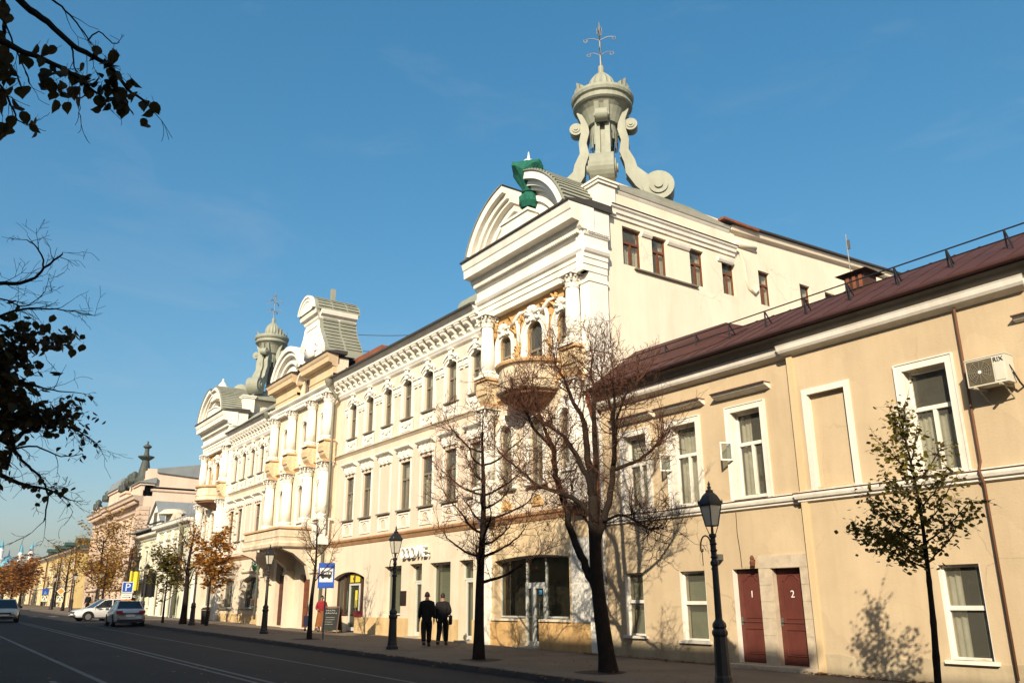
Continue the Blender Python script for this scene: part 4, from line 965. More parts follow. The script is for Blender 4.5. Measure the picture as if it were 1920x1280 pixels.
b = MB(); b.add([(-48.9, 17.8, 1.6), (-47.1, 17.8, 1.6), (-47.1, 17.8, 2.43), (-48.9, 17.8, 2.43)], [(0, 1, 2, 3)]); part("transom_light", b, GLASS, OB)
wood_door(-45.1, -43.6, gz(-44) + 0.05, 1.5, 17.75, mat("red_brown_door", (0.16, 0.05, 0.022), var=0.25, scale=3), OB)
b = MB(); b.box(-48.9, -47.1, 17.9, 17.95, 1.5, 2.5); part("interior_wall", b, DARKIN, OB)
b = MB()
for x in (-50.4, -46.4, -42.6): b.box(x - 0.35, x + 0.35, 17.2, 17.5, -2.4, 1.5); b.box(x - 0.42, x + 0.42, 17.12, 17.5, 1.5, 1.7)
part("entrance_pier", b, CREAM, OB)
room(OB, CX0, CX1, 2.9, 11, FC)
# zinc downpipes with funnel heads
for x, zt, y in ((-41.6, 11.5, 17.36), (-51.4, 11.5, 17.36)):
    b = MB(); b.tube([(x, 17.0, zt), (x, 17.0, zt - 0.25), (x + 0.1, 17.5, zt - 0.8), (x, y, zt - 1.2), (x, y, 3.4), (x - 0.15, y - 0.25, 2.9), (x - 0.3, y, 2.5), (x - 0.3, y, gz(x) + 0.3)], 0.075, 8)
    p_ = part("downpipe", b, PIPE, OB, smooth=True)
    b = MB(); b.lathe(x, 17.0, [(0.1, zt - 0.3), (0.2, zt - 0.05), (0.22, zt + 0.1), (0.2, zt + 0.1)], 10); part("funnel", b, PIPE, p_)

# ---------------------------------------------------------------- shopfronts
def glazed(parent, x0, x1, z0, z1, y, door=None, m=None, rise=0.0, mulls=(), name="shop_window", gl=None, back=CURTG):
    m = m or ALU; gl = gl or SHOPGL; F_ = FT(y); b = MB(); fr = 0.06
    segs = [x0] + list(mulls) + [x1]
    fbox(b, x0, x1, z0, z0 + fr, -0.04, 0.04, F_)
    if rise: arch_ring(b, x0, x1, z1 - 0.03, rise, 0.05, -0.04, 0.04, F_, 10)
    else: fbox(b, x0, x1, z1 - fr, z1, -0.04, 0.04, F_)
    for x in segs: fbox(b, x - fr / 2, x + fr / 2, z0 + fr, z1 - fr - (rise if x in (x0, x1) else 0.0), -0.05, 0.05, F_)
    f = part(name, b, m, parent)
    for a, c in zip(segs, segs[1:]):
        b = MB(); b.add([F_(a + fr / 2, z0 + fr, 0), F_(c - fr / 2, z0 + fr, 0), F_(c - fr / 2, z1 - fr, 0), F_(a + fr / 2, z1 - fr, 0)], [(0, 1, 2, 3)]); part("pane", b, gl, f)
    return f
def glass_door(parent, x0, x1, z0, z1, y, m=None, fan=None):
    m = m or ALU; F_ = FT(y); b = MB(); fr = 0.09
    fbox(b, x0, x0 + fr, z0, z1, -0.03, 0.05, F_); fbox(b, x1 - fr, x1, z0, z1, -0.03, 0.05, F_); fbox(b, x0 + fr, x1 - fr, z1 - fr, z1, -0.03, 0.05, F_); fbox(b, x0 + fr, x1 - fr, z0, z0 + 0.16, -0.03, 0.05, F_)
    if fan: fbox(b, x0, x1, fan, fan + 0.07, -0.04, 0.06, F_)
    d = part("door", b, m, parent)
    b = MB(); b.add([F_(x0 + fr, z0 + .16, 0), F_(x1 - fr, z0 + .16, 0), F_(x1 - fr, z1 - fr, 0), F_(x0 + fr, z1 - fr, 0)], [(0, 1, 2, 3)]); part("pane", b, SHOPGL, d)
    hx = x1 - 0.2
    b = MB(); b.tube([F_(hx, z0 + 0.9, 0.05), F_(hx, z0 + 0.9, 0.13), F_(hx, z0 + 1.4, 0.13), F_(hx, z0 + 1.4, 0.05)], 0.018, 6); part("handle", b, STEEL, d)
    return d
DKGL = glass("dark_shop_glass", (0.5, 0.5, 0.44), opac=0.05, dark=(0.12, 0.12, 0.08))
PALE = mat("pale_shop_blind", (0.33, 0.35, 0.28), var=0.1, scale=0.8)
glazed(OB, -35.6, -33.95, -0.5, 1.56, 18.1, m=ALU); glazed(OB, -31.42, -29.75, -0.5, 1.56, 18.1, m=ALU)
b = MB(); b.box(-35.5, -34.0, 18.3, 18.33, -0.5, 1.6); b.box(-31.4, -29.8, 18.3, 18.33, -0.5, 1.6); b.box(-33.2, -32.1, 18.34, 18.37, -1.4, 1.6); b.box(-29.1, -28.05, 18.34, 18.37, -1.4, 1.6); part("blind", b, PALE, OB)
for a, c in ((-33.2, -32.1), (-29.1, -28.05)):
    d = glass_door(OB, a + 0.1, c - 0.1, gz(a) + 0.06, 0.85, 18.12); glazed(OB, a, c, 0.86, 1.58, 18.12, name="transom_light")
    b = MB(); b.box(a, c, 17.6, 18.2, -2.0, gz(a) + 0.055); part("door_step", b, STONE, OB)
glazed(OB, -41.28, -37.72, -0.58, 1.45, 18.1, rise=0.3, mulls=(-40.45, -39.85, -38.55), m=OAK)
d = glass_door(OB, -39.8, -38.6, gz(-39) + 0.06, 0.92, 18.06)
b = MB(); b.box(-41.6, -37.6, 19.4, 19.5, -1.5, 1.6); part("interior_wall", b, DARKIN, OB)
YEL = mat("yellow_poster", (0.62, 0.52, 0.05), var=0.15, scale=3)
b = MB(); b.box(-39.75, -38.65, 18.02, 18.04, 0.98, 1.36); b.box(-39.1, -38.85, 18.02, 18.03, -0.2, 0.6); part("poster", b, YEL, OB)
b = MB(); b.tube([(-39.2, 18.01, 1.0), (-39.22, 18.01, 1.15), (-39.17, 18.01, 1.3)], [0.05, 0.09, 0.04], 6); part("poster_figure", b, OAK, OB)
b = MB(); b.box(-38.55, -37.75, 17.72, 17.95, -0.62, -0.35); part("window_box", b, mat("red_flower_box", (0.14, 0.02, 0.02), var=0.3, scale=12), OB)
b = MB(); b.box(-40.9, -40.4, 18.2, 18.22, -0.3, 0.6); part("poster", b, mat("pale_green_poster", (0.35, 0.42, 0.28), var=0.3, scale=4), OB)
for x0, x1 in ((-60.28, -57.62), (-55.88, -52.72)):
    glazed(OB, x0, x1, -0.28, 1.62, 18.1, rise=0.25, mulls=((x0 + x1) / 2 + 0.3,), m=ALU, gl=DKGL)
    b = MB()
    for k in range(5): b.box(x0 + 0.3 + k * 0.5, x0 + 0.62 + k * 0.5, 18.4, 18.5, -0.2 + 0.1 * (k % 3), 0.4 + 0.35 * ((k * 7) % 3))
    part("display", b, mat("shop_display", (0.12, 0.15, 0.06), var=0.6, scale=5, col2=(0.28, 0.22, 0.08)), OB)
    b = MB(); b.box(x0, x1, 19.0, 19.05, -0.3, 1.7); part("interior_wall", b, DARKIN, OB)
    b = MB(); fbox(b, x0 - 0.1, x1 + 0.1, -0.36, -0.3, 0, 0.12, F0); part("sill", b, MATS["dark_sill_metal"], OB)
    b = MB(); mould(b, x0 - 0.15, x1 + 0.15, [(0.04, 1.85), (0.1, 1.9), (0.14, 1.98)], F0); part("window_hood", b, CREAM, OB)
glazed(OB, XB - 1.28, XB + 1.58, -0.18, 1.6, 18.2, rise=0.25, mulls=(XB,), m=ALU, gl=DKGL)
# big shop window under the near tower with its door
xl, xr = XA - 2.72, XA + 1.70
glazed(OB, xl, xr, -0.52, 1.54, 18.15, rise=0.12, mulls=(XA - 1.1, XA + 0.04), m=ALU, gl=DKGL)
glass_door(OB, XA - 1.08, XA - 0.66, gz(XA) + 0.06, 0.55, 18.1); d = glass_door(OB, XA - 0.64, XA + 0.02, gz(XA) + 0.06, 0.55, 18.1)
b = MB(); b.box(XA - 1.12, XA + 0.06, 18.08, 18.14, 0.55, 0.66); b.box(XA - 1.14, XA - 1.08, 18.08, 18.14, gz(XA), 0.66); b.box(XA + 0.02, XA + 0.08, 18.08, 18.14, gz(XA), 0.66); part("door_frame", b, ALU, OB)
b = MB(); b.box(XA - 0.26, XA - 0.12, 18.02, 18.03, 0.26, 0.40); part("sticker", b, mat("blue_sticker", (0.05, 0.3, 0.65), var=0), OB)
b = MB(); fbox(b, xl - 0.1, XA - 1.15, -0.62, -0.545, 0, 0.1, F0); fbox(b, XA + 0.1, xr + 0.1, -0.62, -0.545, 0, 0.1, F0); part("sill", b, CREAM, OB)
b = MB(); b.box(XA - 1.2, XA + 0.15, 17.55, 18.3, -2.0, gz(XA) + 0.05); part("door_step", b, STONE, OB)
b = MB(); b.box(xl - 0.2, xr + 0.2, 19.3, 19.35, -1.6, 1.7); part("interior_wall", b, DARKIN, OB)
for a, c in ((XA - 3.2, xl - 0.16), (xr + 0.16, XA + 2.9)): 
    b = MB(); fbox(b, a, c, -0.62, 2.0, 0, 0.05, F0); part("wall_panel", b, WHITE, OB)
# ------------------------------------------------------------------ the tan two-storey building on the right
RB = empty("tan_building", "low tan two-storey building with maroon metal roof, white windows and two numbered doors", "building", T(-12, 17.8, gz(-12)))
X0, X1 = -20.3, 14.0
RA, RBX = -12.84, -7.02        # shallow projecting bay
FW, FP = FT(17.8), FT(17.68)
up_c = [-18.75, -16.72, -14.43, -9.33, -6.35, -4.0, -1.6, 1.0, 3.6]
upo = [(c - 0.5, c + 0.5, 2.62, 4.92) for c in up_c]; blind = (-12.36, -11.32, 2.62, 4.9)
dn = [(-19.5, -18.7, -0.95, 0.82), (-17.22, -16.27, -1.02, 0.80), (-9.7, -8.83, -1.16, 0.70), (-5.9, -5.0, -1.2, 0.7), (-2.5, -1.6, -1.2, 0.7)]
doors = [(-15.31, -14.43, gz(-15) + 0.1, 0.80), (-14.06, -13.18, gz(-14) + 0.1, 0.78)]
for name, z0, z1, ops in (("ground_floor_wall", -2.5, 2.4, dn + doors), ("first_floor_wall", 2.4, 6.3, upo + [blind])):
    b = MB(); dp = 0.34
    wall(b, X0, RA, z0, z1, [o for o in ops if o[1] < RA], FW, dp); wall(b, RBX, X1, z0, z1, [o for o in ops if o[0] > RBX], FW, dp)
    wall(b, RA, RBX, z0, z1, [o for o in ops if RA < o[0] < RBX and o != blind], FP, dp) if z0 < 0 else wall(b, RA, RBX, z0, z1, [o for o in ops if RA < o[0] < RBX], FP, dp)
    for x in (RA, RBX): b.add([(x, 17.68, z0), (x, 17.82, z0), (x, 17.82, z1), (x, 17.68, z1)], [(0, 1, 2, 3)])
    part(name, b, TAN, RB)
b = MB(); fbox(b, blind[0] - 0.02, blind[1] + 0.02, blind[2], blind[3] + 0.02, -0.14, -0.11, FP); part("blind_window", b, TAN, RB)
b = MB(); fbox(b, RA, RA + 0.17, -2.4, 6.0, 0, 0.05, FP); part("corner_strip", b, mat("lit_corner_tan", (0.60, 0.46, 0.27), var=0.05, stain=0.1), RB)  # paler tan: light caught by the bay's corner is put into the colour
b = MB(); xs = [X0, doors[0][0], doors[0][1], -14.43]
for a, c, F_ in ((X0, doors[0][0] - .02, FW), (RBX, X1, FW), (RA + 0.19, RBX, FP)):
    n = 14; pr = [(a + (c - a) * i / n, -1.12 + 0.05 * math.sin(i * 2.3) + 0.02 * math.sin(i * 5.1)) for i in range(n + 1)]
    b.prism([(a, -2.4)] + [(u, v - 0.06 if abs(a - X0) > 1 else v) for u, v in pr] + [(c, -2.4)], 0.0, 0.012, lambda u, v, d: F_(u, v, d))
part("plinth", b, TANPL, RB)
SC = [(0.02, 2.28), (0.07, 2.31), (0.07, 2.36), (0.12, 2.38), (0.14, 2.44), (0.14, 2.50), (0.03, 2.56)]
b = MB(); mould(b, X0, RA, SC, FW); mould(b, RBX, X1, SC, FW); mould(b, RA - 0.0, RBX, SC, FP, (1, 1)); part("string_course", b, RTRIM, RB)
b = MB()
for a, c, F_ in ((X0, RA - 0.15, FW), (RBX + 0.15, X1, FW), (RA - 0.15, RBX + 0.15, FP)): fbox(b, a, c, 2.505, 2.525, 0.02, 0.155, F_)
part("string_flashing", b, MAROON, RB)
CC = [(0.03, 6.0), (0.10, 6.04), (0.20, 6.08), (0.24, 6.14), (0.26, 6.24), (0.28, 6.28)]
b = MB(); mould(b, X0, RA, CC, FW); mould(b, RBX, X1, CC, FW); mould(b, RA, RBX, CC, FP, (.5, .5)); part("cornice", b, RTRIM, RB)
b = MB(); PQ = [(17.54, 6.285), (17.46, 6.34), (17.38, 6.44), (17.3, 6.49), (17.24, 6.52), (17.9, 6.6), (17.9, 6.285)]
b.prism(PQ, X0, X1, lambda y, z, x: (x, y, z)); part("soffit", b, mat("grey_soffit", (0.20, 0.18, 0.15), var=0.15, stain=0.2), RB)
b = MB(); b.prism([(17.17, 6.56), (17.17, 6.62), (20.3, 8.29), (30, 6.9), (30, 6.5), (17.9, 6.62)], X0, X1, lambda y, z, x: (x, y, z)); rf = part("roof", b, MAROON, RB)
SEAM = MB(); SEAM.add([(-0.012, 17.17, 6.62), (0.012, 17.17, 6.62), (0.012, 17.17, 6.645), (-0.012, 17.17, 6.645), (-0.012, 20.3, 8.29), (0.012, 20.3, 8.29), (0.012, 20.3, 8.315), (-0.012, 20.3, 8.315)], [(0, 1, 2, 3), (4, 5, 6, 7), (3, 2, 6, 7), (0, 3, 7, 4), (1, 2, 6, 5)])
SEAMM = SEAM.mesh("roof_seam", MAROON)
for k in range(54): link("roof_seam", SEAMM, T(X0 + 0.3 + 0.62 * k, 0, 0), rf)
b = MB(); b.tube([(X0 - .1, 17.18, 6.55), (X1, 17.18, 6.55)], 0.055, 8); gt = part("gutter", b, MAROON, RB, smooth=True)
b = MB(); b.box(X0, X1, 17.22, 17.25, 6.47, 6.55); part("fascia", b, MAROON, RB)
# fire wall capping against the ornate building
b = MB(); b.add([(-20.45, 17.7, 6.93), (-15.5, 18.0, 7.08), (-15.2, 19.3, 7.78), (-15.9, 19.1, 8.08), (-20.45, 19.6, 8.35), (-20.45, 20.2, 8.27)], [(0, 1, 3, 4), (1, 2, 3), (0, 4, 5), (2, 3, 4, 5)]); part("roof_cricket", b, MAROON, RB)
# roof-edge railing: A-shaped posts with two rails
RL = part("roof_railing", MB().tube([(X0 + 0.4, 18.4, 7.72), (X1, 18.4, 7.72)], 0.018, 6), IRON, RB)
b = MB(); b.tube([(X0 + 0.4, 18.35, 7.48), (X1, 18.35, 7.48)], 0.016, 6); part("rail", b, IRON, RL)
b = MB(); b.tube([(0, 18.4, 7.24), (0, 18.4, 7.73)], 0.022, 5); b.tube([(0.0, 18.4, 7.73), (0.0, 18.68, 7.42)], 0.02, 5); b.tube([(0.0, 18.4, 7.73), (0.22, 18.15, 7.13)], 0.02, 5); PM = b.mesh("post", IRON)
for k in range(26): link("post", PM, T(-19.11 + 1.294 * k, 0, 0), RL)
# roof vent
b = MB(); b.box(-12.2, -11.62, 19.7, 20.3, 7.6, 8.48); vt = part("roof_vent", b, mat("brown_vent_metal", (0.06, 0.03, 0.022), var=0.3), RB)
b = MB(); b.add([(-12.38, 19.52, 8.48), (-11.44, 19.52, 8.48), (-11.44, 20.48, 8.48), (-12.38, 20.48, 8.48), (-11.91, 20.0, 8.67)], [(0, 1, 4), (1, 2, 4), (2, 3, 4), (3, 0, 4), (0, 1, 2, 3)]); part("vent_cap", b, MATS["brown_vent_metal"], vt)
b = MB()
for k in range(3): b.box(-12.14 + k * 0.19, -12.05 + k * 0.19, 19.67, 19.7, 8.02, 8.4)
part("louvre", b, RUST, vt)
# windows
WR = [window_meshes(("wr", k), 1.0, 2.3, 0, fr=0.065, transom=0.62, wood=RTRIM, curtain=c) for k, c in enumerate(("full", "sides", "half"))]
WD = {}
def wr_surround():
    b = MB(); F = LOC; w, h, t = 0.5, 2.3, 0.15
    for a, c, d, e in ((-w - t, -w, -0.06, h + t), (w, w + t, -0.06, h + t), (-w, w, h, h + t)): fbox(b, a, c, d, e, 0, 0.045, F)
    for a, c, d, e in ((-w - t - .03, -w - t, -0.06, h + t + .03), (w + t, w + t + .03, -0.06, h + t + .03), (-w - t, w + t, h + t, h + t + .03)): fbox(b, a, c, d, e, 0, 0.065, F)
    for s in (-1, 1): fbox(b, *sorted((s * w, s * (w - 0.012))), 0, h, -0.27, 0.0, F)
    return b.mesh("window_surround", RTRIM)
WRS = wr_surround(); WRSILL = sill_mesh(1.1, RTRIM, 0.1, 0.06)
b = MB(); F = LOC; mould(b, -0.92, 0.92, [(0.03, 0.0), (0.1, 0.03), (0.22, 0.08), (0.26, 0.14)], F); WHOOD = b.mesh("window_hood", RTRIM)
b = MB(); fbox(b, -0.93, 0.93, 0.142, 0.17, 0, 0.30, F); WHC = b.mesh("hood_flashing", mat("brown_flashing", (0.10, 0.055, 0.035), var=0.3))
b = MB()      # a small casement standing open at right angles
for a, c, d, e in ((0, 0.04, 0, 0.5), (0.31, 0.35, 0, 0.5), (0.04, 0.31, 0, 0.04), (0.04, 0.31, 0.46, 0.5)): fbox(b, a, c, d, e, -0.02, 0.02, F)
VENT = b.mesh("open_vent_sash", RTRIM)
b = MB(); fbox(b, 0.04, 0.31, 0.04, 0.46, -0.004, 0.004, F); VENTP = b.mesh("pane", GLASS)
for i, c in enumerate(up_c):
    y = 17.68 if RA < c < RBX else 17.8
    f = put_window(RB, WR[(0, 0, 1, 2, 1, 0, 2, 1, 0)[i]], T(c, y + 0.27, 2.62))
    link("window_surround", WRS, T(c, y, 2.62), f); link("sill", WRSILL, T(c, y, 2.62), f)
    if c < -13 or c > -7: h = link("window_hood", WHOOD, T(c - 0.02, y, 5.34), f); link("hood_flashing", WHC, T(c - 0.02, y, 5.34), f)
    if i in (1, 2, 3):
        M = T(c - 0.5, y - 0.05, 3.62) @ RZ(math.radians(-118 if i != 3 else -100)); v = link("open_vent_sash", VENT, M, f); link("pane", VENTP, M, f)
b = MB()
for a, c, d, e in ((blind[0] - .15, blind[0], 2.56, 5.05), (blind[1], blind[1] + .15, 2.56, 5.05), (blind[0], blind[1], 4.9, 5.05)): fbox(b, a, c, d, e, 0, 0.045, FP)
fbox(b, blind[0], blind[0] + .012, 2.62, 4.9, -0.11, 0, FP)
part("window_surround", b, RTRIM, RB)
for i, o in enumerate(dn):
    w, h = o[1] - o[0], o[3] - o[2]; c = (o[0] + o[1]) / 2; y = 17.68 if RA < c < RBX else 17.8
    ms = window_meshes(("wd", round(w, 2), round(h, 2)), w, h, 0, fr=0.055, transom=0.54, mull=False, wood=RTRIM, curtain="blind" if i != 2 else "sides")
    f = put_window(RB, ms, T(c, y + 0.2, o[2]))
    b = MB(); F_ = FT(y); fbox(b, o[0] - 0.1, o[1] + 0.1, o[2] - 0.07, o[2], -0.2, 0.09, F_); part("sill", b, RTRIM, f)
    b = MB()
    for s, e in ((o[0], o[0] + .012), (o[1] - .012, o[1])): fbox(b, s, e, o[2], o[3], -0.2, 0, F_)
    part("window_reveal", b, RTRIM, f)
# numbered doors
def text_mesh(txt, size, ext, m, name):
    cu = bpy.data.curves.new(name, 'FONT'); cu.body = txt; cu.size = size; cu.extrude = ext; cu.align_x = 'CENTER'
    tmp = bpy.data.objects.new(name, cu); COL.objects.link(tmp)
    dg = bpy.context.evaluated_depsgraph_get(); me = bpy.data.meshes.new_from_object(tmp.evaluated_get(dg)); bpy.data.objects.remove(tmp); bpy.data.curves.remove(cu)
    me.name = name; me.materials.clear(); me.materials.append(m); return me
RX = Matrix.Rotation(math.pi / 2, 4, 'X')
NUMW = mat("white_number_paint", (0.75, 0.73, 0.68), var=0.05)
for k, o in enumerate(doors):
    y = 18.0; F_ = FT(y); x0, x1, z0, z1 = o; b = MB()
    fbox(b, x0, x1, z0, z1 - 0.02, -0.03, 0.03, F_); d = part("door", b, DOORM, RB)
    b = MB(); xa, xb = x0 + 0.15, x1 - 0.12
    def panel(za, zb, arch):
        outl = [(xa, za), (xb, za), (xb, zb)] + ([(xb - 0.1, zb), (xb - 0.17, zb + 0.07)] + [(xa + (xb - xa) * (0.5 + 0.22 * math.cos(t * math.pi / 6)), zb + 0.07 + 0.07 * math.sin(t * math.pi / 6)) for t in range(1, 6)] + [(xa + 0.17, zb + 0.07), (xa + 0.1, zb)] if arch else []) + [(xa, zb)]
        n = len(outl)
        cu_, cv_ = sum(p[0] for p in outl) / n, sum(p[1] for p in outl) / n
        for i in range(n):
            p, q = outl[i], outl[(i + 1) % n]; b.tube([F_(*p, 0.035), F_(*q, 0.035)], 0.018, 5, False)
        b.prism([(cu_ + (u - cu_) * 0.82, cv_ + (v - cv_) * 0.9) for u, v in outl], 0.03, 0.045, lambda u, v, dd: F_(u, v, dd))
    panel(z0 + 0.22, z0 + 0.82, False); panel(z0 + 0.98, z1 - 0.3, True)
    part("door_panel", b, DOORM, d)
    link("door_number", text_mesh(str(k + 1), 0.24, 0.004, NUMW, "door_number"), T((x0 + x1) / 2 + 0.02, y - 0.052, z0 + 1.58) @ RX, d)
    b = MB(); b.tube([F_(x0 + 0.07, z0 + 1.0, 0.03), F_(x0 + 0.07, z0 + 1.0, 0.08), F_(x0 + 0.16, z0 + 1.0, 0.08)], 0.014, 6); b.box(x0 + 0.04, x0 + 0.10, y - 0.045, y - 0.03, z0 + 0.9, z0 + 1.1); part("handle", b, STEEL, d)
    b = MB(); fbox(b, x0, x0 + .012, z0, z1, -0.2, 0, FW); fbox(b, x1 - .012, x1, z0, z1, -0.2, 0, FW); part("door_reveal", b, RTRIM if k == 0 else STONE, d)
b = MB()
for a, c, d, e in ((doors[1][1], -12.9, -2.0, 0.78), (-14.43, doors[1][0], -2.0, 0.78), (-14.43, -12.9, 0.78, 1.10)): fbox(b, a, c, d, e, 0, 0.035, FW)
part("stone_surround", b, STONE, RB)
for k in range(6):
    for a, c in ((-13.18, -12.9), (-14.43, -14.06)):
        z = -1.62 + k * 0.4
        b = MB(); fbox(b, a + 0.006, c - 0.006, z + 0.006, z + 0.394, 0.035, 0.045, FW); part("stone_slab", b, STONE, RB)
for k in range(3):
    b = MB(); fbox(b, -14.42 + k * 0.507, -14.42 + k * 0.507 + 0.495, 0.79, 1.09, 0.035, 0.045, FW); part("stone_slab", b, STONE, RB)
b = MB(); b.box(-15.5, -12.85, 17.45, 18.2, -2.2, gz(-14.5) + 0.085); part("door_step", b, STONE, RB)
# shadow-joint tube, downpipe, cable, wall lamp, small box
b = MB(); b.tube([(-8.42, 17.6, 6.02), (-8.42, 17.6, 2.7), (-8.42, 17.48, 2.5), (-8.42, 17.6, 2.25), (-8.42, 17.6, gz(-8) + .2)], 0.028, 7); part("downpipe", b, mat("shadow_joint_brown", (0.13, 0.06, 0.03), var=0.2), RB, smooth=True)  # thin dark tube stands in for a shadow joint in the wall
b = MB(); b.tube([(-20.2, 17.18, 6.5), (-20.22, 17.2, 6.2), (-20.3, 17.5, 5.6), (-20.3, 17.52, 5.0), (-20.3, 17.52, gz(-20) + .3)], 0.07, 8); part("downpipe", b, MATS["red_brown_door"], RB, smooth=True)
b = MB(); b.tube([(-15.0, 17.76, 2.25), (-15.02, 17.77, 1.7), (-14.96, 17.76, 1.2), (-14.95, 17.76, 0.85)], 0.008, 4); part("cable", b, IRON, RB)
b = MB(); b.box(-15.72, -15.58, 17.62, 17.8, 1.05, 1.2); b.box(-15.7, -15.62, 17.55, 17.62, 1.1, 1.16); part("junction_box", b, STEEL, RB)
b = MB(); b.lathe(-14.55, 17.7, [(0.01, 0.83), (0.06, 0.86), (0.07, 0.95), (0.04, 1.02), (0.06, 1.04), (0.03, 1.12)], 8); b.box(-14.57, -14.53, 17.7, 17.8, 0.98, 1.02); part("wall_lamp", b, BROWN, RB)
room(RB, X0 + 0.1, X1, -1.6, 6.2, FW, 1.3)
b = MB(); b.box(X1, X1 + 0.2, 17.8, 30, -2.5, 7.2); b.box(X0, X1, 29.8, 30, -2.5, 6.6); part("back_wall", b, TAN, RB)

# ---------------------------------------------------------------- air conditioner
AC = empty("air_conditioner", "pale outdoor air conditioner unit on brackets beside an upper window of the tan building", "air conditioner", T(-7.83, 17.6, 4.1))
ACM = mat("ac_cream_paint", (0.58, 0.55, 0.45), rough=0.5, var=0.06, scale=3, stain=0.08)
x0, x1, y0, y1, z0, z1 = -8.22, -7.42, 17.22, 17.55, 4.14, 4.70
b = MB(); b.box(x0, x1, y0, y1, z0, z1); b.box(x0 - .01, x1 + .01, y0 - .012, y1 + .01, z1, z1 + .02); b.box(x0 + .57, x0 + .76, y0 - .012, y0, z0 + .05, z1 - .16); part("casing", b, ACM, AC)
b = MB(); b.box(x0 + .03, x0 + .54, y0 - .006, y0, z0 + .03, z1 - .03); part("fan_opening", b, mat("ac_dark", (0.12, 0.10, 0.06), rough=0.5, var=0.3, scale=5), AC)
cx, cz_ = x0 + .285, (z0 + z1) / 2
b = MB()
for r in (0.06, 0.1, 0.14, 0.18, 0.22): b.tube([(cx + r * math.cos(t * math.pi / 12), y0 - .022, cz_ + r * math.sin(t * math.pi / 12)) for t in range(25)], 0.005, 4, False)
for t in range(12): b.tube([(cx + .04 * math.cos(t * math.pi / 6), y0 - .02, cz_ + .04 * math.sin(t * math.pi / 6)), (cx + .24 * math.cos(t * math.pi / 6), y0 - .02, cz_ + .24 * math.sin(t * math.pi / 6))], 0.005, 4)
part("fan_grille", b, mat("ac_wire", (0.22, 0.2, 0.14), var=0.1), AC)
b = MB()
for t in range(3):
    a = t * 2.094; b.add([(cx + .03 * math.cos(a), y0 - .01, cz_ + .03 * math.sin(a)), (cx + .21 * math.cos(a - .4), y0 - .008, cz_ + .21 * math.sin(a - .4)), (cx + .22 * math.cos(a + .35), y0 - .014, cz_ + .22 * math.sin(a + .35)), (cx + .05 * math.cos(a + .9), y0 - .012, cz_ + .05 * math.sin(a + .9))], [(0, 1, 2, 3)])
part("fan_blade", b, mat("ac_blade", (0.09, 0.06, 0.05), var=0.1), AC)
b = MB(); b.prism([(cx + .035 * math.cos(t * math.pi / 6), cz_ + .035 * math.sin(t * math.pi / 6)) for t in range(12)], y0 - .03, y0 - .02, lambda u, v, y: (u, y, v)); part("fan_hub", b, NUMW, AC)
link("lettering", text_mesh("RIX", 0.13, 0.002, mat("black_lettering", (0.02, 0.02, 0.02), var=0), "lettering"), T(x0 + .665, y0 - .014, z1 - .13) @ RX, AC)
for x in (x0 + .15, x1 - .15):
    b = MB(); b.box(x - .02, x + .02, y0 - .06, 17.8, z0 - .05, z0 - .012); b.tube([(x, y0 + .1, z0 - .04), (x, 17.79, z0 - .34)], 0.016, 5); b.box(x - .02, x + .02, 17.75, 17.79, z0 - .4, z0 + .1)
    part("bracket", b, mat("bracket_paint", (0.4, 0.35, 0.25), var=0.2), AC)
b = MB(); b.tube([(x1, y1 - .1, z0 + .2), (x1 + .05, y1 - .12, z0 + .12), (x1 + .08, y1 - .05, z0 - .02), (x1 + .05, 17.75, z0 - .1)], 0.02, 6); b.tube([(x1, y1 - .2, z0 + .35), (x1 + .04, y1 - .15, z0 + .2), (x1 + .07, y1 - .08, z0 + .05)], 0.012, 5); part("pipe", b, IRON, AC)
# ---------------------------------------------------------------- shop lettering on the cream wall
SG = empty("shop_sign", "white raised shop letters on the cream wall behind a street lamp", "shop sign", T(-33.2, 17.7, 1.9))
for i, (ch, dx) in enumerate(zip("DODИE.", (-1.02, -0.62, -0.2, 0.28, 0.72, 1.05))):
    link("letter", text_mesh(ch, 0.66, 0.05, mat("white_letter_face", (0.8, 0.8, 0.78), rough=0.5, var=0.03), "letter"), T(-32.45 + dx * 1.05, 17.66, 1.86) @ RX, SG)
b = MB(); b.box(-33.5, -31.4, 17.72, 17.8, 1.95, 2.0); part("rail", b, STEEL, SG)
# plaque by the shop door
b = MB(); b.box(-33.95, -33.42, 17.76, 17.8, -0.1, 0.5); b.box(-33.9, -33.47, 17.755, 17.76, -0.05, 0.45)
for k in range(4): b.box(-33.82, -33.58, 17.75, 17.755, 0.1 + k * .07, 0.125 + k * .07)
o = link("wall_plaque", b.mesh("wall_plaque", mat("dark_plaque", (0.03, 0.02, 0.015), rough=0.35, var=0.3, scale=9)), I4, None, None, "dark square plaque screwed to the cream wall between a shop window and a door", "plaque")
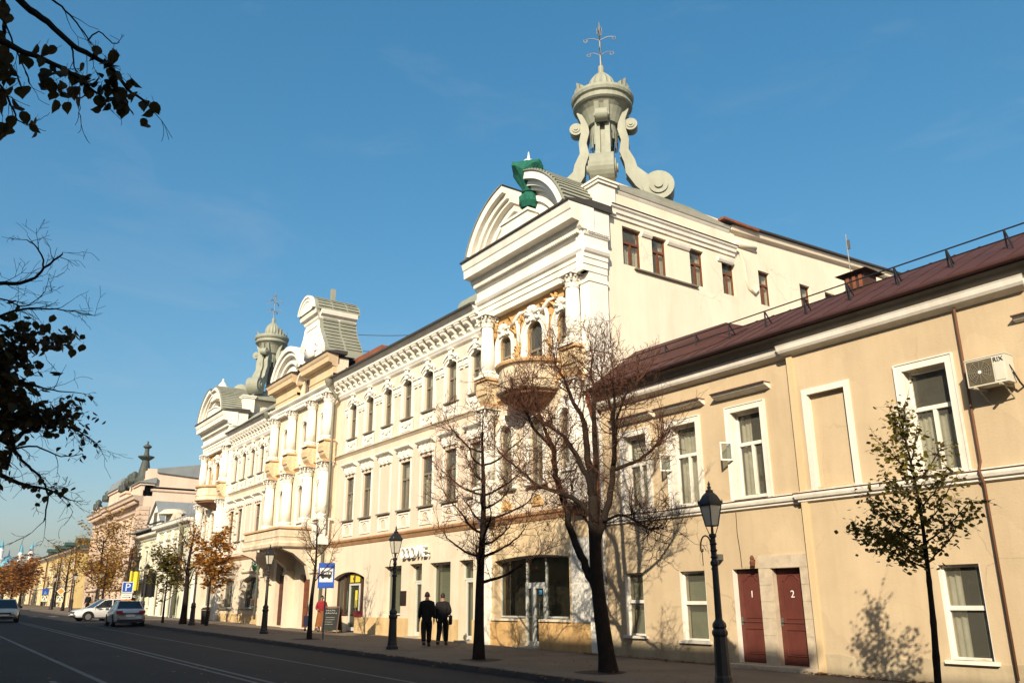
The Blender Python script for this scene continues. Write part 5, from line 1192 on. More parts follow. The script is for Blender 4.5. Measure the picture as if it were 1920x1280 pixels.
# green shop emblems on the far wing
for k, (x, w) in enumerate(((-61.2, 1.0), (-53.2, 1.4))):
    e = empty("shop_emblem", ("green round shop emblem with white chevron over the right arched shop window", "small green leafy shop emblem over the left arched shop window")[1 - k], "shop sign", T(x, 17.7, 2.35))
    b = MB(); N = 20; b.prism([(x + w * .5 * math.cos(2 * math.pi * i / N), 2.35 + .42 * math.sin(2 * math.pi * i / N)) for i in range(N)], 17.66, 17.78, lambda u, v, y: (u, y, v)); part("disc", b, mat("sign_green", (0.02, 0.12, 0.03), rough=0.5, var=0.3, scale=3), e)
    b = MB()
    for zz_ in (2.28, 2.42): b.add([(x - w * .35, 17.65, zz_ + .08), (x, 17.65, zz_ - .08), (x + w * .35, 17.65, zz_ + .08), (x + w * .35, 17.65, zz_ + .16), (x, 17.65, zz_), (x - w * .35, 17.65, zz_ + .16)], [(0, 1, 4, 5), (1, 2, 3, 4)])
    part("chevron", b, mat("sign_white", (0.7, 0.75, 0.65), var=0.05), e)
# green netting wrapped round the urn of the near pediment
NETM = mat("green_netting", (0.008, 0.105, 0.07), rough=0.8, var=0.35, scale=4, bump=0.5, bscale=14)
net = empty("green_netting", "dark green netting tied round the urn in the gap of the near pediment", "netting", T(-23.25, 17.15, 14.15))
b = MB(); rr = random.Random(4); prof = [(0.28, 14.16), (0.40, 14.38), (0.38, 14.6), (0.22, 14.8), (0.30, 15.05), (0.48, 15.4), (0.66, 15.7), (0.62, 15.85), (0.36, 16.05), (0.14, 16.2)]
n = 26
for j, (r, z) in enumerate(prof):
    for i in range(n):
        a = 2 * math.pi * i / n; q = r * (1 + 0.10 * math.cos(4 * a + 0.5) * (j > 4) + 0.06 * math.sin(7 * a + j) + rr.uniform(-.035, .035))
        b.v.append((-23.25 + q * math.cos(a), 17.15 + q * math.sin(a), z + .2 + rr.uniform(-.02, .02) + (0.12 * math.cos(4 * a + .5) if 5 <= j <= 7 else 0)))
for j in range(len(prof) - 1):
    for i in range(n): b.f.append((j * n + i, j * n + (i + 1) % n, (j + 1) * n + (i + 1) % n, (j + 1) * n + i))
part("wrapped_net", b, NETM, net)
b = MB(); b.tube([(-23.25 + .27 * math.cos(t * .45), 17.15 + .27 * math.sin(t * .45), 15.02) for t in range(15)], 0.03, 5); part("rope", b, mat("rope_green", (0.01, 0.08, 0.05), var=0.1), net)
b = MB(); b.lathe(-23.25, 17.15, [(0.26, 16.28), (0.2, 16.4), (0.06, 16.48), (0.015, 16.8)], 10); part("urn_tip", b, WHITE, net)
# aerial and overhead wires
b = MB(); b.tube([(-15.82, 26, 8.8), (-15.8, 26, 12.75)], 0.02, 5); b.box(-15.78, -15.70, 25.97, 26.03, 12.15, 12.5)
link("aerial", b.mesh("aerial", STEEL), I4, None, None, "thin pole aerial rising behind the maroon roof", "aerial")
for k, (z0_, z1_) in enumerate(((15.0, 13.7), (14.0, 12.9))):
    b = MB(); b.tube([(-43.2 + 7 * t / 10, 19.3 + 2.2 * t / 10, z0_ + (z1_ - z0_) * t / 10 - 0.12 * math.sin(math.pi * t / 10)) for t in range(11)], 0.02, 4)
    link("overhead_wire", b.mesh("overhead_wire", IRON), I4, None, None, ("upper of the two wires", "lower of the two wires")[k] + " running from the curved gable over the roof", "wire", "wires over the wing roof")
# ------------------------------------------------------------------ the houses further up the street
PINK = mat("pink_plaster", (0.64, 0.51, 0.40), var=0.07, scale=0.5, stain=0.14, bump=0.1)
PINKD = mat("dark_pink_trim", (0.58, 0.45, 0.35), var=0.15, scale=1, stain=0.2)
GREENW = mat("pale_green_plaster", (0.58, 0.60, 0.44), var=0.06, scale=0.6, stain=0.14)
YELLOW = mat("yellow_plaster", (0.60, 0.46, 0.20), var=0.07, scale=0.4, stain=0.14)
GREYSH = mat("dark_statue_metal", (0.055, 0.065, 0.055), rough=0.6, var=0.3, scale=3)
def simple_window(parent, c, y, z0, w, h, m=WOOD, F_=None, trim=WHITE, hood=True):
    key = ("far", round(w, 2), round(h, 2), m.name)
    f = put_window(parent, window_meshes(key, w, h, 0, fr=0.07, transom=0.62, wood=m, curtain='blind'), T(c, y + 0.16, z0))
    b = MB(); F_ = FT(y)
    for a, e, d, g in ((c - w / 2 - .14, c - w / 2, z0 - .1, z0 + h + .14), (c + w / 2, c + w / 2 + .14, z0 - .1, z0 + h + .14), (c - w / 2, c + w / 2, z0 + h, z0 + h + .14)): fbox(b, a, e, d, g, 0, 0.06, F_)
    fbox(b, c - w / 2 - .2, c + w / 2 + .2, z0 - .1, z0, 0, 0.12, F_)
    if hood: mould(b, c - w / 2 - .25, c + w / 2 + .25, [(0.03, z0 + h + .28), (0.14, z0 + h + .36), (0.18, z0 + h + .44)], F_)
    part("window_surround", b, trim, f)
    return f
# --- white and green house -------------------------------------------------
WH = empty("white_house", "small white and pale green house with gabled dormer and grey roof between larger buildings", "house", T(-78, 17.8, gz(-78)))
xw0, xw1, xm = -88.9, -67.6, -78.6
F_A, F_B = FT(17.8), FT(17.35)
wa = [(-87.2 + 2.9 * k) for k in range(3)]; wb = [-76.9, -74.6, -72.3, -70.0]
b = MB(); wall(b, xw0, xm, -2.2, 6.0, [(c - .5, c + .5, 2.6, 4.7) for c in wa] + [(c - .5, c + .5, -0.2, 1.7) for c in wa], F_A, 0.2); wall(b, xm, xw1, -2.2, 6.2, [(c - .5, c + .5, 2.6, 4.7) for c in wb] + [(c - .55, c + .55, -0.9, 1.6) for c in wb[:3]], F_B, 0.2)
b.box(xm, xm + .02, 17.35, 17.8, -2.2, 6.2); b.box(xw1 - .02, xw1, 17.35, 30, -2.2, 6.4); part("wall", b, GREENW, WH)
for c in wa: simple_window(WH, c, 17.8, 2.6, 1.0, 2.1); simple_window(WH, c, 17.8, -0.2, 1.0, 1.9, hood=False)
for c in wb: simple_window(WH, c, 17.35, 2.6, 1.0, 2.1)
for c in wb[:3]: simple_window(WH, c, 17.35, -0.9, 1.1, 2.5, hood=False)
b = MB(); mould(b, xw0, xm, [(0.05, 5.6), (0.15, 5.7), (0.2, 5.9), (0.5, 5.98), (0.55, 6.2)], F_A); mould(b, xm, xw1, [(0.05, 5.8), (0.15, 5.9), (0.2, 6.1), (0.5, 6.18), (0.55, 6.4)], F_B, (1, 0)); mould(b, xw0, xm, [(0.03, 2.1), (0.12, 2.2), (0.12, 2.3)], F_A); mould(b, xm, xw1, [(0.03, 2.1), (0.12, 2.2), (0.12, 2.3)], F_B); part("cornice", b, WHITE, WH)
b = MB()
for x in (-78.4, -75.8, -73.4, -71.2, -68.0): b.box(x - .22, x + .22, 17.22, 17.35, -2.2, 5.8)
for k in range(18): b.box(xm + 0.02, xm + 0.5, 17.24, 17.34, -1.1 + .4 * k, -1.1 + .4 * k + .34)
part("pilaster", b, WHITE, WH)
b = MB(); b.prism([(16.9, 6.42), (16.9, 6.5), (21.5, 8.6), (27, 6.4)], xw0, xw1, lambda y, z, x: (x, y, z)); part("roof", b, SLATE, WH)
b = MB(); b.prism([(-83.4, 6.2), (-78.9, 6.2), (-78.9, 7.2), (-81.1, 8.8), (-83.4, 7.2)], 17.5, 17.8, lambda u, v, y: (u, y, v)); dm = part("dormer", b, WHITE, WH)
b = MB(); b.add([(-83.7, 17.3, 7.0), (-81.1, 17.3, 8.95), (-78.6, 17.3, 7.0), (-83.7, 21.5, 7.0), (-81.1, 22, 8.95), (-78.6, 21.5, 7.0)], [(0, 1, 4, 3), (1, 2, 5, 4), (0, 3, 5, 2)]); part("dormer_roof", b, SLATE, dm)
b = MB(); b.box(-81.6, -80.6, 17.42, 17.5, 6.4, 7.9); part("dormer_window", b, DARKIN, dm)
b = MB(); b.box(-77.6, -74.6, 17.5, 18.1, 6.45, 7.3); b.lathe(-76.1, 17.8, [(1.2, 7.3), (1.2, 7.4), (0.8, 7.7), (0.0, 7.8)], 14); part("parapet_block", b, CREAM, WH)
b = MB()
for x in (-86.5, -84.2): b.box(x - .25, x + .25, 17.5, 17.9, 6.2, 6.9)
b.box(-86.3, -84.4, 17.6, 17.7, 6.2, 6.85); part("parapet_railing", b, RUST, WH)
b = MB(); b.tube([(-70.2, 16.9, 6.3), (-70.2, 17.2, 5.7), (-70.2, 17.2, gz(-70) + .2)], 0.16, 8); part("downpipe", b, mat("green_pipe", (0.16, 0.17, 0.11), var=0.2), WH, smooth=True)
b = MB(); b.add([(xw0 + .3, 17.8, 4.4), (-86.3, 17.8, 4.4), (-86.3, 16.2, 3.4), (xw0 + .3, 16.2, 3.4), (xw0 + .3, 16.2, 3.2), (-86.3, 16.2, 3.2)], [(0, 1, 2, 3), (3, 2, 5, 4)]); part("canopy", b, MAROON, WH)
b = MB(); b.box(-87, -83.5, 16.6, 17.8, 1.75, 1.9)
for k in range(12): b.box(-86.95 + k * .3, -86.9 + k * .3, 16.62, 16.66, 1.9, 2.8)
b.box(-87, -83.5, 16.6, 16.68, 2.8, 2.86); part("balcony", b, IRON, WH)
room(WH, xw0, xw1 - .1, -1, 6, F_A)
# --- pink theatre-like building ---------------------------------------------
PK = empty("pink_building", "tall pink ornate building with rooftop urn, statues and grey roof", "building", T(-100, 17.8, gz(-100)))
px0, px1 = -114.9, -89.0; FPK = FT(17.8)
cs = [-112.5, -109.6, -106.7, -103.2, -99.6, -96.3, -93.2]
b = MB(); wall(b, px0, px1, -2, 10, [(c - .55, c + .55, 5.6, 8.0) for c in cs] + [(c - .55, c + .55, 1.9, 4.2) for c in cs] + [(c - .8, c + .8, -0.8, 1.0) for c in cs], FPK, 0.25); b.box(px1 - .02, px1, 17.8, 45, -2, 11.2); b.box(px0, px0 + .02, 17.8, 40, -2, 10.5); part("wall", b, PINK, PK)
b = MB(); b.add([(px1, 17.9, 11.0), (px1, 40, 11.0), (px1, 40, 11.6), (px1, 23.4, 12.6), (px1, 18.8, 12.95), (px1, 17.9, 12.95)], [(0, 1, 2, 3, 4, 5)]); b.box(px1 - 8, px1 - 0.01, 18.0, 19.0, 10.5, 12.85); b.box(px1 - 8, px1 - .3, 17.9, 30, 9.8, 12.0); part("gable_wall", b, PINK, PK)
for c in cs:
    simple_window(PK, c, 17.8, 5.6, 1.1, 2.4, trim=PINKD); simple_window(PK, c, 17.8, 1.9, 1.1, 2.3, trim=PINKD); simple_window(PK, c, 17.8, -0.8, 1.6, 1.8, trim=PINKD, hood=False)
b = MB()
for a, c in ((-114.9, -113.6), (-105.6, -104.4), (-102.0, -100.8), (-90.8, -89.0)):
    for k in range(22): fbox(b, a, c, -0.8 + .46 * k, -0.8 + .46 * k + .40, 0, 0.22, FPK)
for k in range(22): fbox(b, 17.6, 18.5, -0.8 + .46 * k, -0.8 + .46 * k + .40, 0, 0.06, ST(px1))
part("rustication", b, PINKD, PK, kind="stuff")
b = MB()
for a, c in ((-114.9, -105.0), (-105.0, -101.2), (-101.2, -89.0)):
    FF = FT(17.6 if a == -105.0 else 17.8)
    mould(b, a, c, [(0.2, 9.3), (0.3, 9.5), (0.35, 9.7), (0.9, 9.85), (0.95, 10.1), (1.1, 10.25)], FF, (.0, .3))
    for k in range(int((c - a) / .5)): fbox(b, a + .25 + .5 * k - .12, a + .25 + .5 * k + .12, 9.5, 9.72, .2, .75, FF)
mould(b, px0, px1, [(0.05, 4.6), (0.2, 4.75), (0.2, 4.9)], FPK, (0, .3)); mould(b, px0, px1, [(0.05, 8.6), (0.2, 8.75), (0.2, 8.9)], FPK, (0, .3)); mould(b, px0, px1, [(0.05, 1.3), (0.25, 1.45), (0.25, 1.6)], FPK)
mould(b, 18.4, 40, [(0.03, 10.7), (0.12, 10.8), (0.12, 10.95)], ST(px1)); part("cornice", b, PINKD, PK)
b = MB()
for a, c, z in ((-114.9, -112.2, 11.0), (-105.8, -100.4, 11.9), (-99.5, -96.0, 11.2), (-92.6, -89.0, 11.3)): b.box(a, c, 17.5, 18.6, 10.25, z); b.box(a - .15, c + .15, 17.35, 18.7, z, z + .22)
b.box(px0, px1, 17.7, 18.0, 10.2, 10.8); part("parapet", b, PINK, PK)
b = MB(); b.prism([(17.2, 11.52), (17.2, 11.6), (18.8, 12.1), (18.8, 11.5)], -92.9, -88.7, lambda y, z, x: (x, y, z)); b.prism([(17.2, 12.14), (17.6, 13.2), (19.5, 14.2), (21.5, 12.1)], -106, -100.2, lambda y, z, x: (x, y, z)); b.prism([(18.8, 12.6), (18.8, 13.0), (24, 13.9), (45, 12.6), (45, 11)], -98, px1 + .2, lambda y, z, x: (x, y, z)); part("roof", b, SLATE, PK)
b = MB(); b.lathe(-91.0, 18.0, [(0.8, 11.6), (0.85, 12.0), (0.62, 12.3), (0.55, 12.9), (0.42, 13.6), (0.34, 14.0), (0.75, 14.3), (0.8, 14.42), (0.3, 14.5), (0.22, 14.8), (0.2, 15.2), (0.42, 15.4), (0.4, 15.5), (0.1, 15.7), (0.08, 16.0)], 14); part("roof_urn", b, GREYSH, PK)
for k, (x, z) in enumerate(((-113.0, 10.9), (-107.5, 11.4), (-98.2, 11.5), (-95.3, 11.9), (-93.5, 11.9))):
    b = MB(); b.lathe(x, 17.6, [(0.5, z), (0.55, z + .4), (0.3, z + .8), (0.4, z + 1.0), (0.15, z + 1.25), (0.0, z + 1.3)], 9); b.tube([(x - .2, 17.5, z + .5), (x - .9, 17.4, z + .7), (x - 1.3, 17.4, z + .2)], [0.25, 0.22, 0.15], 7); b.tube([(x + .2, 17.5, z + .5), (x + .8, 17.4, z + .5), (x + 1.2, 17.4, z + .1)], [0.25, 0.2, 0.12], 7); part("statue", b, GREYSH, PK, smooth=True)
b = MB(); b.box(px1 - 5, px1 - 4.2, 30, 31, 12.6, 13.5); b.box(px1 - 5.1, px1 - 4.1, 29.9, 31.1, 13.5, 13.65); part("chimney", b, PINKD, PK)
b = MB(); b.add([(-103.5, 17.8, 4.1), (-97.5, 17.8, 4.1), (-97.5, 15.6, 3.3), (-103.5, 15.6, 3.3), (-103.5, 15.6, 3.0), (-97.5, 15.6, 3.0), (-97.5, 17.8, 3.6)], [(0, 1, 2, 3), (3, 2, 5, 4), (1, 6, 5, 2)]); part("canopy", b, RUST, PK)
b = MB(); b.box(px1 - 1.6, px1 - .4, 17.5, 17.58, 3.0, 5.2); part("shutter", b, OAK, PK)
room(PK, px0, px1 - .1, -1, 9.5, FPK)
# --- long yellow building with a green roof ----------------------------------
YB = empty("yellow_building", "long yellow two-storey building with green roof and dark downpipes", "building", T(-180, 17.8, gz(-180)))
yx0, yx1 = -240, -123.9; FY = FT(17.8)
cs = [-127.2 - 4.4 * k for k in range(26)]
b = MB(); wall(b, yx0, yx1, -2, 7.0, [(c - .7, c + .7, 3.2, 5.2) for c in cs] + [(c - .7, c + .7, -0.2, 1.9) for c in cs], FY, 0.25); wall(b, 17.8, 34, -2, 7.0, [(20.3, 22.3, 3.0, 5.2), (19.6, 21.4, 0.0, 1.7)], ST(yx1), 0.2); part("wall", b, YELLOW, YB)
for c in cs: simple_window(YB, c, 17.8, 3.2, 1.4, 2.0); simple_window(YB, c, 17.8, -0.2, 1.4, 2.1, hood=False)
MR = mat("maroon_board", (0.10, 0.02, 0.02), var=0.15)
for a, c, d, e in ((20.3, 22.3, 3.0, 5.2), (19.6, 21.4, 0.0, 1.7)):
    b = MB(); fbox(b, a, c, d, e, -0.12, -0.06, ST(yx1)); f = part("boarded_window", b, MR, YB); b = MB()
    fbox(b, a - .15, c + .15, d - .15, d, 0, .1, ST(yx1)); fbox(b, a - .15, c + .15, e, e + .35, 0, .12, ST(yx1)); fbox(b, a - .15, a, d, e, 0, .06, ST(yx1)); fbox(b, c, c + .15, d, e, 0, .06, ST(yx1)); part("window_surround", b, WHITE, f)
b = MB(); mould(b, yx0, yx1, [(0.05, 6.5), (0.15, 6.6), (0.2, 6.8), (0.6, 6.9), (0.65, 7.15)], FY, (0, 1)); mould(b, 17.8, 34, [(0.05, 6.5), (0.15, 6.6), (0.2, 6.8), (0.6, 6.9), (0.65, 7.15)], ST(yx1)); mould(b, yx0, yx1, [(0.03, 2.3), (0.15, 2.4), (0.15, 2.55)], FY); part("cornice", b, WHITE, YB)
b = MB(); b.add([(yx0, 16.9, 7.16), (yx1 + .9, 16.9, 7.16), (yx1 + .9, 35, 7.16), (yx0, 35, 7.16), (yx0, 24, 9.0), (yx1 - 6, 24, 9.0)], [(0, 1, 5, 4), (1, 2, 5), (2, 3, 4, 5), (0, 4, 3)]); part("roof", b, GREENROOF, YB)
for x in (-131, -141, -150, -160): b = MB(); b.box(x - .8, x + .8, 18.5, 20.5, 7.4, 8.3); b.prism([(x - 1.0, 8.3), (x + 1.0, 8.3), (x, 8.8)], 18.2, 21, lambda u, v, y: (u, y, v)); part("dormer", b, GREENROOF, YB)
for x in (yx1 - .4, -137.5, -152, -168): b = MB(); b.tube([(x, 17.1, 7.0), (x, 17.6, 6.3), (x, 17.6, -1)], 0.11, 7); part("downpipe", b, OAK, YB)
room(YB, yx0, yx1 - 1, -1, 6.8, FY)
# --- last house before the end of the street --------------------------------
LH = empty("pale_house", "distant pale house with grey roof at the far end of the street", "house", T(-290, 18, gz(-290)))
b = MB(); cs = [-250 - 6 * k for k in range(11)]
wall(b, -320, -241, 0, 8.2, [(c - 1, c + 1, 4.4, 6.6) for c in cs] + [(c - 1, c + 1, 1.2, 3.2) for c in cs], FT(17.9), 0.3); b.box(-241.02, -241, 17.9, 30, 0, 8.2); part("wall", b, CREAM, LH)
for c in cs: simple_window(LH, c, 17.9, 4.4, 2.0, 2.2); simple_window(LH, c, 17.9, 1.2, 2.0, 2.0, hood=False)
b = MB(); b.prism([(17.2, 8.2), (17.2, 8.4), (22, 10.4), (30, 8.2)], -321, -240.5, lambda y, z, x: (x, y, z)); part("roof", b, SLATE, LH)
# --- mosque with turquoise spires --------------------------------------------
MQ = empty("mosque", "distant white mosque with turquoise dome and pointed minarets above the trees", "mosque", T(-650, 56, 2))
TURQ = mat("turquoise_tiles", (0.06, 0.28, 0.38), rough=0.5, var=0.15, scale=0.3); MWH = mat("white_marble", (0.62, 0.63, 0.62), var=0.06, scale=0.1)
for y, zt in ((47.4, 41.6), (58.8, 39.4), (64.7, 40.6), (40.0, 39.0)):
    b = MB(); b.lathe(-650, y, [(1.9, 0), (1.8, zt - 14), (2.3, zt - 13.6), (2.3, zt - 12.6), (1.5, zt - 12.4), (1.4, zt - 8.5), (1.8, zt - 8.2), (1.8, zt - 7.6), (1.3, zt - 7.4), (1.3, zt - 6.2)], 14); mi = part("minaret", b, MWH, MQ)
    b = MB(); b.lathe(-650, y, [(1.45, zt - 6.2), (0.9, zt - 3.8), (0.0, zt)], 14); part("spire", b, TURQ, mi)
b = MB(); b.box(-670, -640, 36, 66, 0, 22); part("hall", b, MWH, MQ)
b = MB(); b.lathe(-655, 52.5, [(8.5, 22), (8.8, 24), (7.6, 27), (4, 29.5), (0.6, 31), (0.1, 35)], 20); part("dome", b, TURQ, MQ)
# ------------------------------------------------------------------ houses on the near side of the street (behind the camera), they shade the road
def street_house(name, label, x0, x1, top, m, y=-7.5):
    h = empty(name, label, "building", T((x0 + x1) / 2, y, gz((x0 + x1) / 2)))
    Fh = lambda u, v, d: (u, y + d, v)
    n = max(2, int((x1 - x0) / 2.9)); cs = [x0 + (x1 - x0) * (i + .5) / n for i in range(n)]
    fl = int((top + 1) / 3.6); ops = [(c - .55, c + .55, -0.4 + 3.6 * k, 1.7 + 3.6 * k) for k in range(fl) for c in cs]
    b = MB(); wall(b, x0, x1, -2.5, top - 0.3, ops, Fh, 0.25); b.box(x0, x0 + .02, y - 14, y, -2.5, top - .3); b.box(x1 - .02, x1, y - 14, y, -2.5, top - .3); b.box(x0, x1, y - 14, y - 13.9, -2.5, top - .3); part("wall", b, m, h)
    b = MB(); mould(b, x0, x1, [(0.05, top - .6), (0.15, top - .5), (0.35, top - .4), (0.4, top - .2)], Fh); part("cornice", b, WHITE, h)
    b = MB(); b.prism([(y + .45, top - .2), (y + .45, top), (y - 7, top + 1.2), (y - 14.4, top), (y - 14.4, top - .3)], x0 - .2, x1 + .2, lambda yy, z, x: (x, yy, z)); part("roof", b, DARKROOF, h)
    b = MB(); b.box(x0 + .1, x1 - .1, y - 1.7, y - 1.5, -2, top - .4); part("interior_wall", b, DARKIN, h)
    ms = window_meshes(("opp",), 1.1, 2.1, 0, wood=RTRIM, curtain='')
    for o in ops: put_window(h, ms, T((o[0] + o[1]) / 2, y - 0.2, o[2]) @ RZ(math.pi))
street_house("street_house", "tall ochre house behind the camera, nearest to it", -2.9, 8, 16.75, CREAM); street_house("street_house", "wide tan house behind the camera on the right", 8.4, 46, 16.2, TAN)
street_house("street_house", "narrow peach house behind the camera on the left", -14.5, -3.3, 16.3, PEACH); street_house("street_house", "long white house further left on the near side", -45, -14.9, 15.3, SIDEW)
street_house("street_house", "low yellow house far up the near side", -140, -52, 11.0, YELLOW)
# ------------------------------------------------------------------ trees
def spline(pts, n=4):
    P_ = [Vector(p) for p in pts]; out = []
    for i in range(len(P_) - 1):
        a, b, c, d = P_[max(i - 1, 0)], P_[i], P_[i + 1], P_[min(i + 2, len(P_) - 1)]
        for k in range(n):
            t = k / n
            out.append(0.5 * ((2 * b) + (c - a) * t + (2 * a - 5 * b + 4 * c - d) * t * t + (3 * b - a - 3 * c + d) * t ** 3))
    out.append(P_[-1]); return out
def limb(mb, pts, r0, r1, n=8, wob=0.0, r=None):
    s = spline(pts); m = len(s)
    if wob: s = [p + Vector((r.uniform(-wob, wob), r.uniform(-wob, wob), r.uniform(-wob, wob) * .4)) if 0 < i < m - 1 else p for i, p in enumerate(s)]
    mb.tube(s, [(r0 + (r1 - r0) * i / (m - 1)) * (1 + (0.06 * (r.random() - .5) if r else 0)) for i in range(m)], n); return s
def grow(mb, tips, p, d, L_, rad, lev, r, upw=0.25, spread=0.7, nchild=(2, 4), minr=0.0048):
    """one crooked twig with side shoots, down to the fine ends"""
    n = 4 if lev > 1 else 3; pts = [Vector(p)]; dd = Vector(d).normalized()
    for i in range(n):
        dd = (dd + Vector((r.gauss(0, .2), r.gauss(0, .2), r.gauss(0, .17) + upw * .22))).normalized(); pts.append(pts[-1] + dd * (L_ / n))
    mb.tube(pts, [max(minr, rad * (1 - .62 * i / n)) for i in range(n + 1)], 5 if rad > .02 else (4 if rad > .009 else 3), False)
    tips.append((pts[-1], dd, lev))
    if lev <= 0: return
    for _ in range(r.randint(*nchild)):
        i = r.randint(1, n); q = pts[i]; a = Vector((r.gauss(0, 1), r.gauss(0, 1), r.gauss(0, .8))).normalized()
        nd = (dd * (1 - spread * .55) + a * spread + Vector((0, 0, upw * .5))).normalized()
        grow(mb, tips, q, nd, L_ * r.uniform(.5, .8), rad * .55, lev - 1, r, upw, spread, nchild, minr)
def leaf_card(mb, p, s, r, droop=0.5):
    a = r.random() * 6.283; t = Vector((math.cos(a), math.sin(a), -droop * r.random() * 1.6 + .15)).normalized()
    w = t.cross(Vector((r.gauss(0, .5), r.gauss(0, .5), 1))).normalized(); nn = t.cross(w); c = r.uniform(.1, .35)
    p = Vector(p)
    q = [p, p + t * s * .3 + w * s * .42 + nn * s * c * .4, p + t * s * .7 + w * s * .33 + nn * s * c * .3, p + t * s * 1.05, p + t * s * .7 - w * s * .33 + nn * s * c * .3, p + t * s * .3 - w * s * .42 + nn * s * c * .4]
    mb.add(q, [(0, 1, 2, 3), (0, 3, 4, 5)])

# --- the big bare tree ---------------------------------------------------------
r = random.Random(21)
TB = empty("bare_tree", "big bare tree with forked black trunk between the cream and tan buildings", "tree", T(-15.89, 13.85, gz(-15.9)))
b = MB(); tw = MB(); tips = []
trunk = [(-15.86, 13.85, -1.75), (-15.92, 13.85, -1.2), (-16.05, 13.85, -0.40), (-16.16, 13.85, 0.47), (-16.22, 13.85, 1.62), (-16.21, 13.85, 2.54)]
s = spline(trunk); b.tube(s, [0.225 - 0.10 * (i / (len(s) - 1)) ** 0.8 + (0.07 * (1 - i / 4) if i < 4 else 0) for i in range(len(s))], 12)
LB = dict(
 A=([(-16.12, 13.85, 0.15), (-16.40, 13.82, 0.62), (-16.62, 13.75, 1.09), (-16.90, 13.65, 1.76), (-16.97, 13.55, 2.33), (-17.15, 13.45, 3.02), (-17.14, 13.35, 3.43), (-17.11, 13.35, 3.76)], .105, .06),
 A1=([(-17.11, 13.35, 3.76), (-17.32, 13.25, 4.04), (-17.65, 13.05, 4.47), (-17.71, 12.85, 4.90), (-17.92, 12.65, 5.28)], .055, .02),
 A2=([(-17.11, 13.35, 3.76), (-17.51, 13.35, 4.41), (-17.96, 13.45, 5.09), (-18.28, 13.55, 5.70)], .055, .018),
 B=([(-16.2, 13.85, 1.25), (-15.98, 14.05, 2.13), (-15.96, 14.25, 2.78), (-15.91, 14.35, 3.53), (-15.97, 14.45, 4.04), (-16.15, 14.55, 4.67)], .095, .045),
 B1=([(-16.02, 14.50, 4.05), (-16.10, 14.70, 4.68), (-15.93, 14.90, 5.26), (-15.71, 15.10, 5.60)], .045, .018),
 B2=([(-16.15, 14.55, 4.66), (-16.45, 14.70, 5.33), (-16.79, 14.80, 6.02)], .045, .018),
 C=([(-16.21, 13.85, 2.44), (-16.20, 13.65, 3.06), (-16.40, 13.45, 3.61), (-16.59, 13.25, 4.06), (-17.16, 12.95, 4.55), (-17.57, 12.75, 5.00)], .085, .022),
 D=([(-16.21, 13.85, 2.44), (-16.35, 13.85, 3.51), (-16.46, 13.85, 4.36), (-16.52, 13.85, 4.58), (-16.71, 13.65, 5.17), (-16.93, 13.55, 5.75), (-17.11, 13.45, 6.12)], .10, .022),
 E=([(-16.21, 13.85, 2.44), (-16.29, 14.05, 3.65), (-16.43, 14.15, 4.82), (-16.47, 14.25, 5.38), (-16.71, 14.35, 5.94), (-16.72, 14.45, 6.41)], .085, .02),
 G=([(-16.22, 13.85, 2.0), (-16.53, 13.55, 2.45), (-16.82, 13.25, 2.66), (-17.27, 12.95, 2.86), (-17.77, 12.75, 3.27), (-18.29, 12.55, 3.71)], .07, .02),
 H=([(-15.91, 14.30, 3.21), (-15.53, 14.50, 3.32), (-15.26, 14.70, 3.46), (-14.99, 14.90, 3.71), (-14.93, 15.00, 3.85)], .055, .03),
 I=([(-16.24, 13.85, 1.62), (-16.7, 14.0, 2.0), (-17.06, 14.15, 2.23), (-17.85, 14.45, 2.75)], .045, .015),
 J=([(-15.97, 13.95, 1.9), (-14.96, 13.55, 1.95), (-14.10, 13.25, 1.75), (-13.48, 13.05, 1.50)], .04, .012),
 K=([(-15.93, 14.3, 3.3), (-15.5, 14.0, 4.0), (-15.1, 13.7, 4.7), (-14.9, 13.5, 5.2)], .05, .018))
for k, (pts, r0, r1) in LB.items():
    s = limb(b, pts, r0, r1, 8, 0.025, r)
    for i in range(len(s) // 3, len(s)):
        f = i / len(s)
        if r.random() < (.85 if f > .5 else .5):
            d = (s[i] - s[i - 1]).normalized(); a = Vector((r.gauss(0, 1), r.gauss(0, 1), r.gauss(0, .5))).normalized()
            grow(tw, tips, s[i], d * .5 + a * .8 + Vector((0, 0, .2)), r.uniform(.5, .95), .016, 3, r, .25, .75, (2, 4))
            a = Vector((r.gauss(0, 1), r.gauss(0, 1), r.gauss(-.1, .4))).normalized(); grow(tw, tips, s[i], d * .3 + a, r.uniform(.4, .8), .012, 2, r, .15, .75, (2, 4))
    for _ in range(3): grow(tw, tips, s[-1], (s[-1] - s[-3]).normalized() + Vector((r.gauss(0, .35), r.gauss(0, .35), .2)), r.uniform(.55, .9), .016, 3, r, .4, .6, (2, 4))
part("trunk", b, BARK, TB, smooth=True)
part("crown", tw, TWIG, TB, kind="stuff")
b = MB()
for p, d, lv in tips:
    if lv == 0 and r.random() < .07: leaf_card(b, p, r.uniform(.03, .05), r)
part("dry_leaves", b, DRYLEAF, TB, kind="stuff")

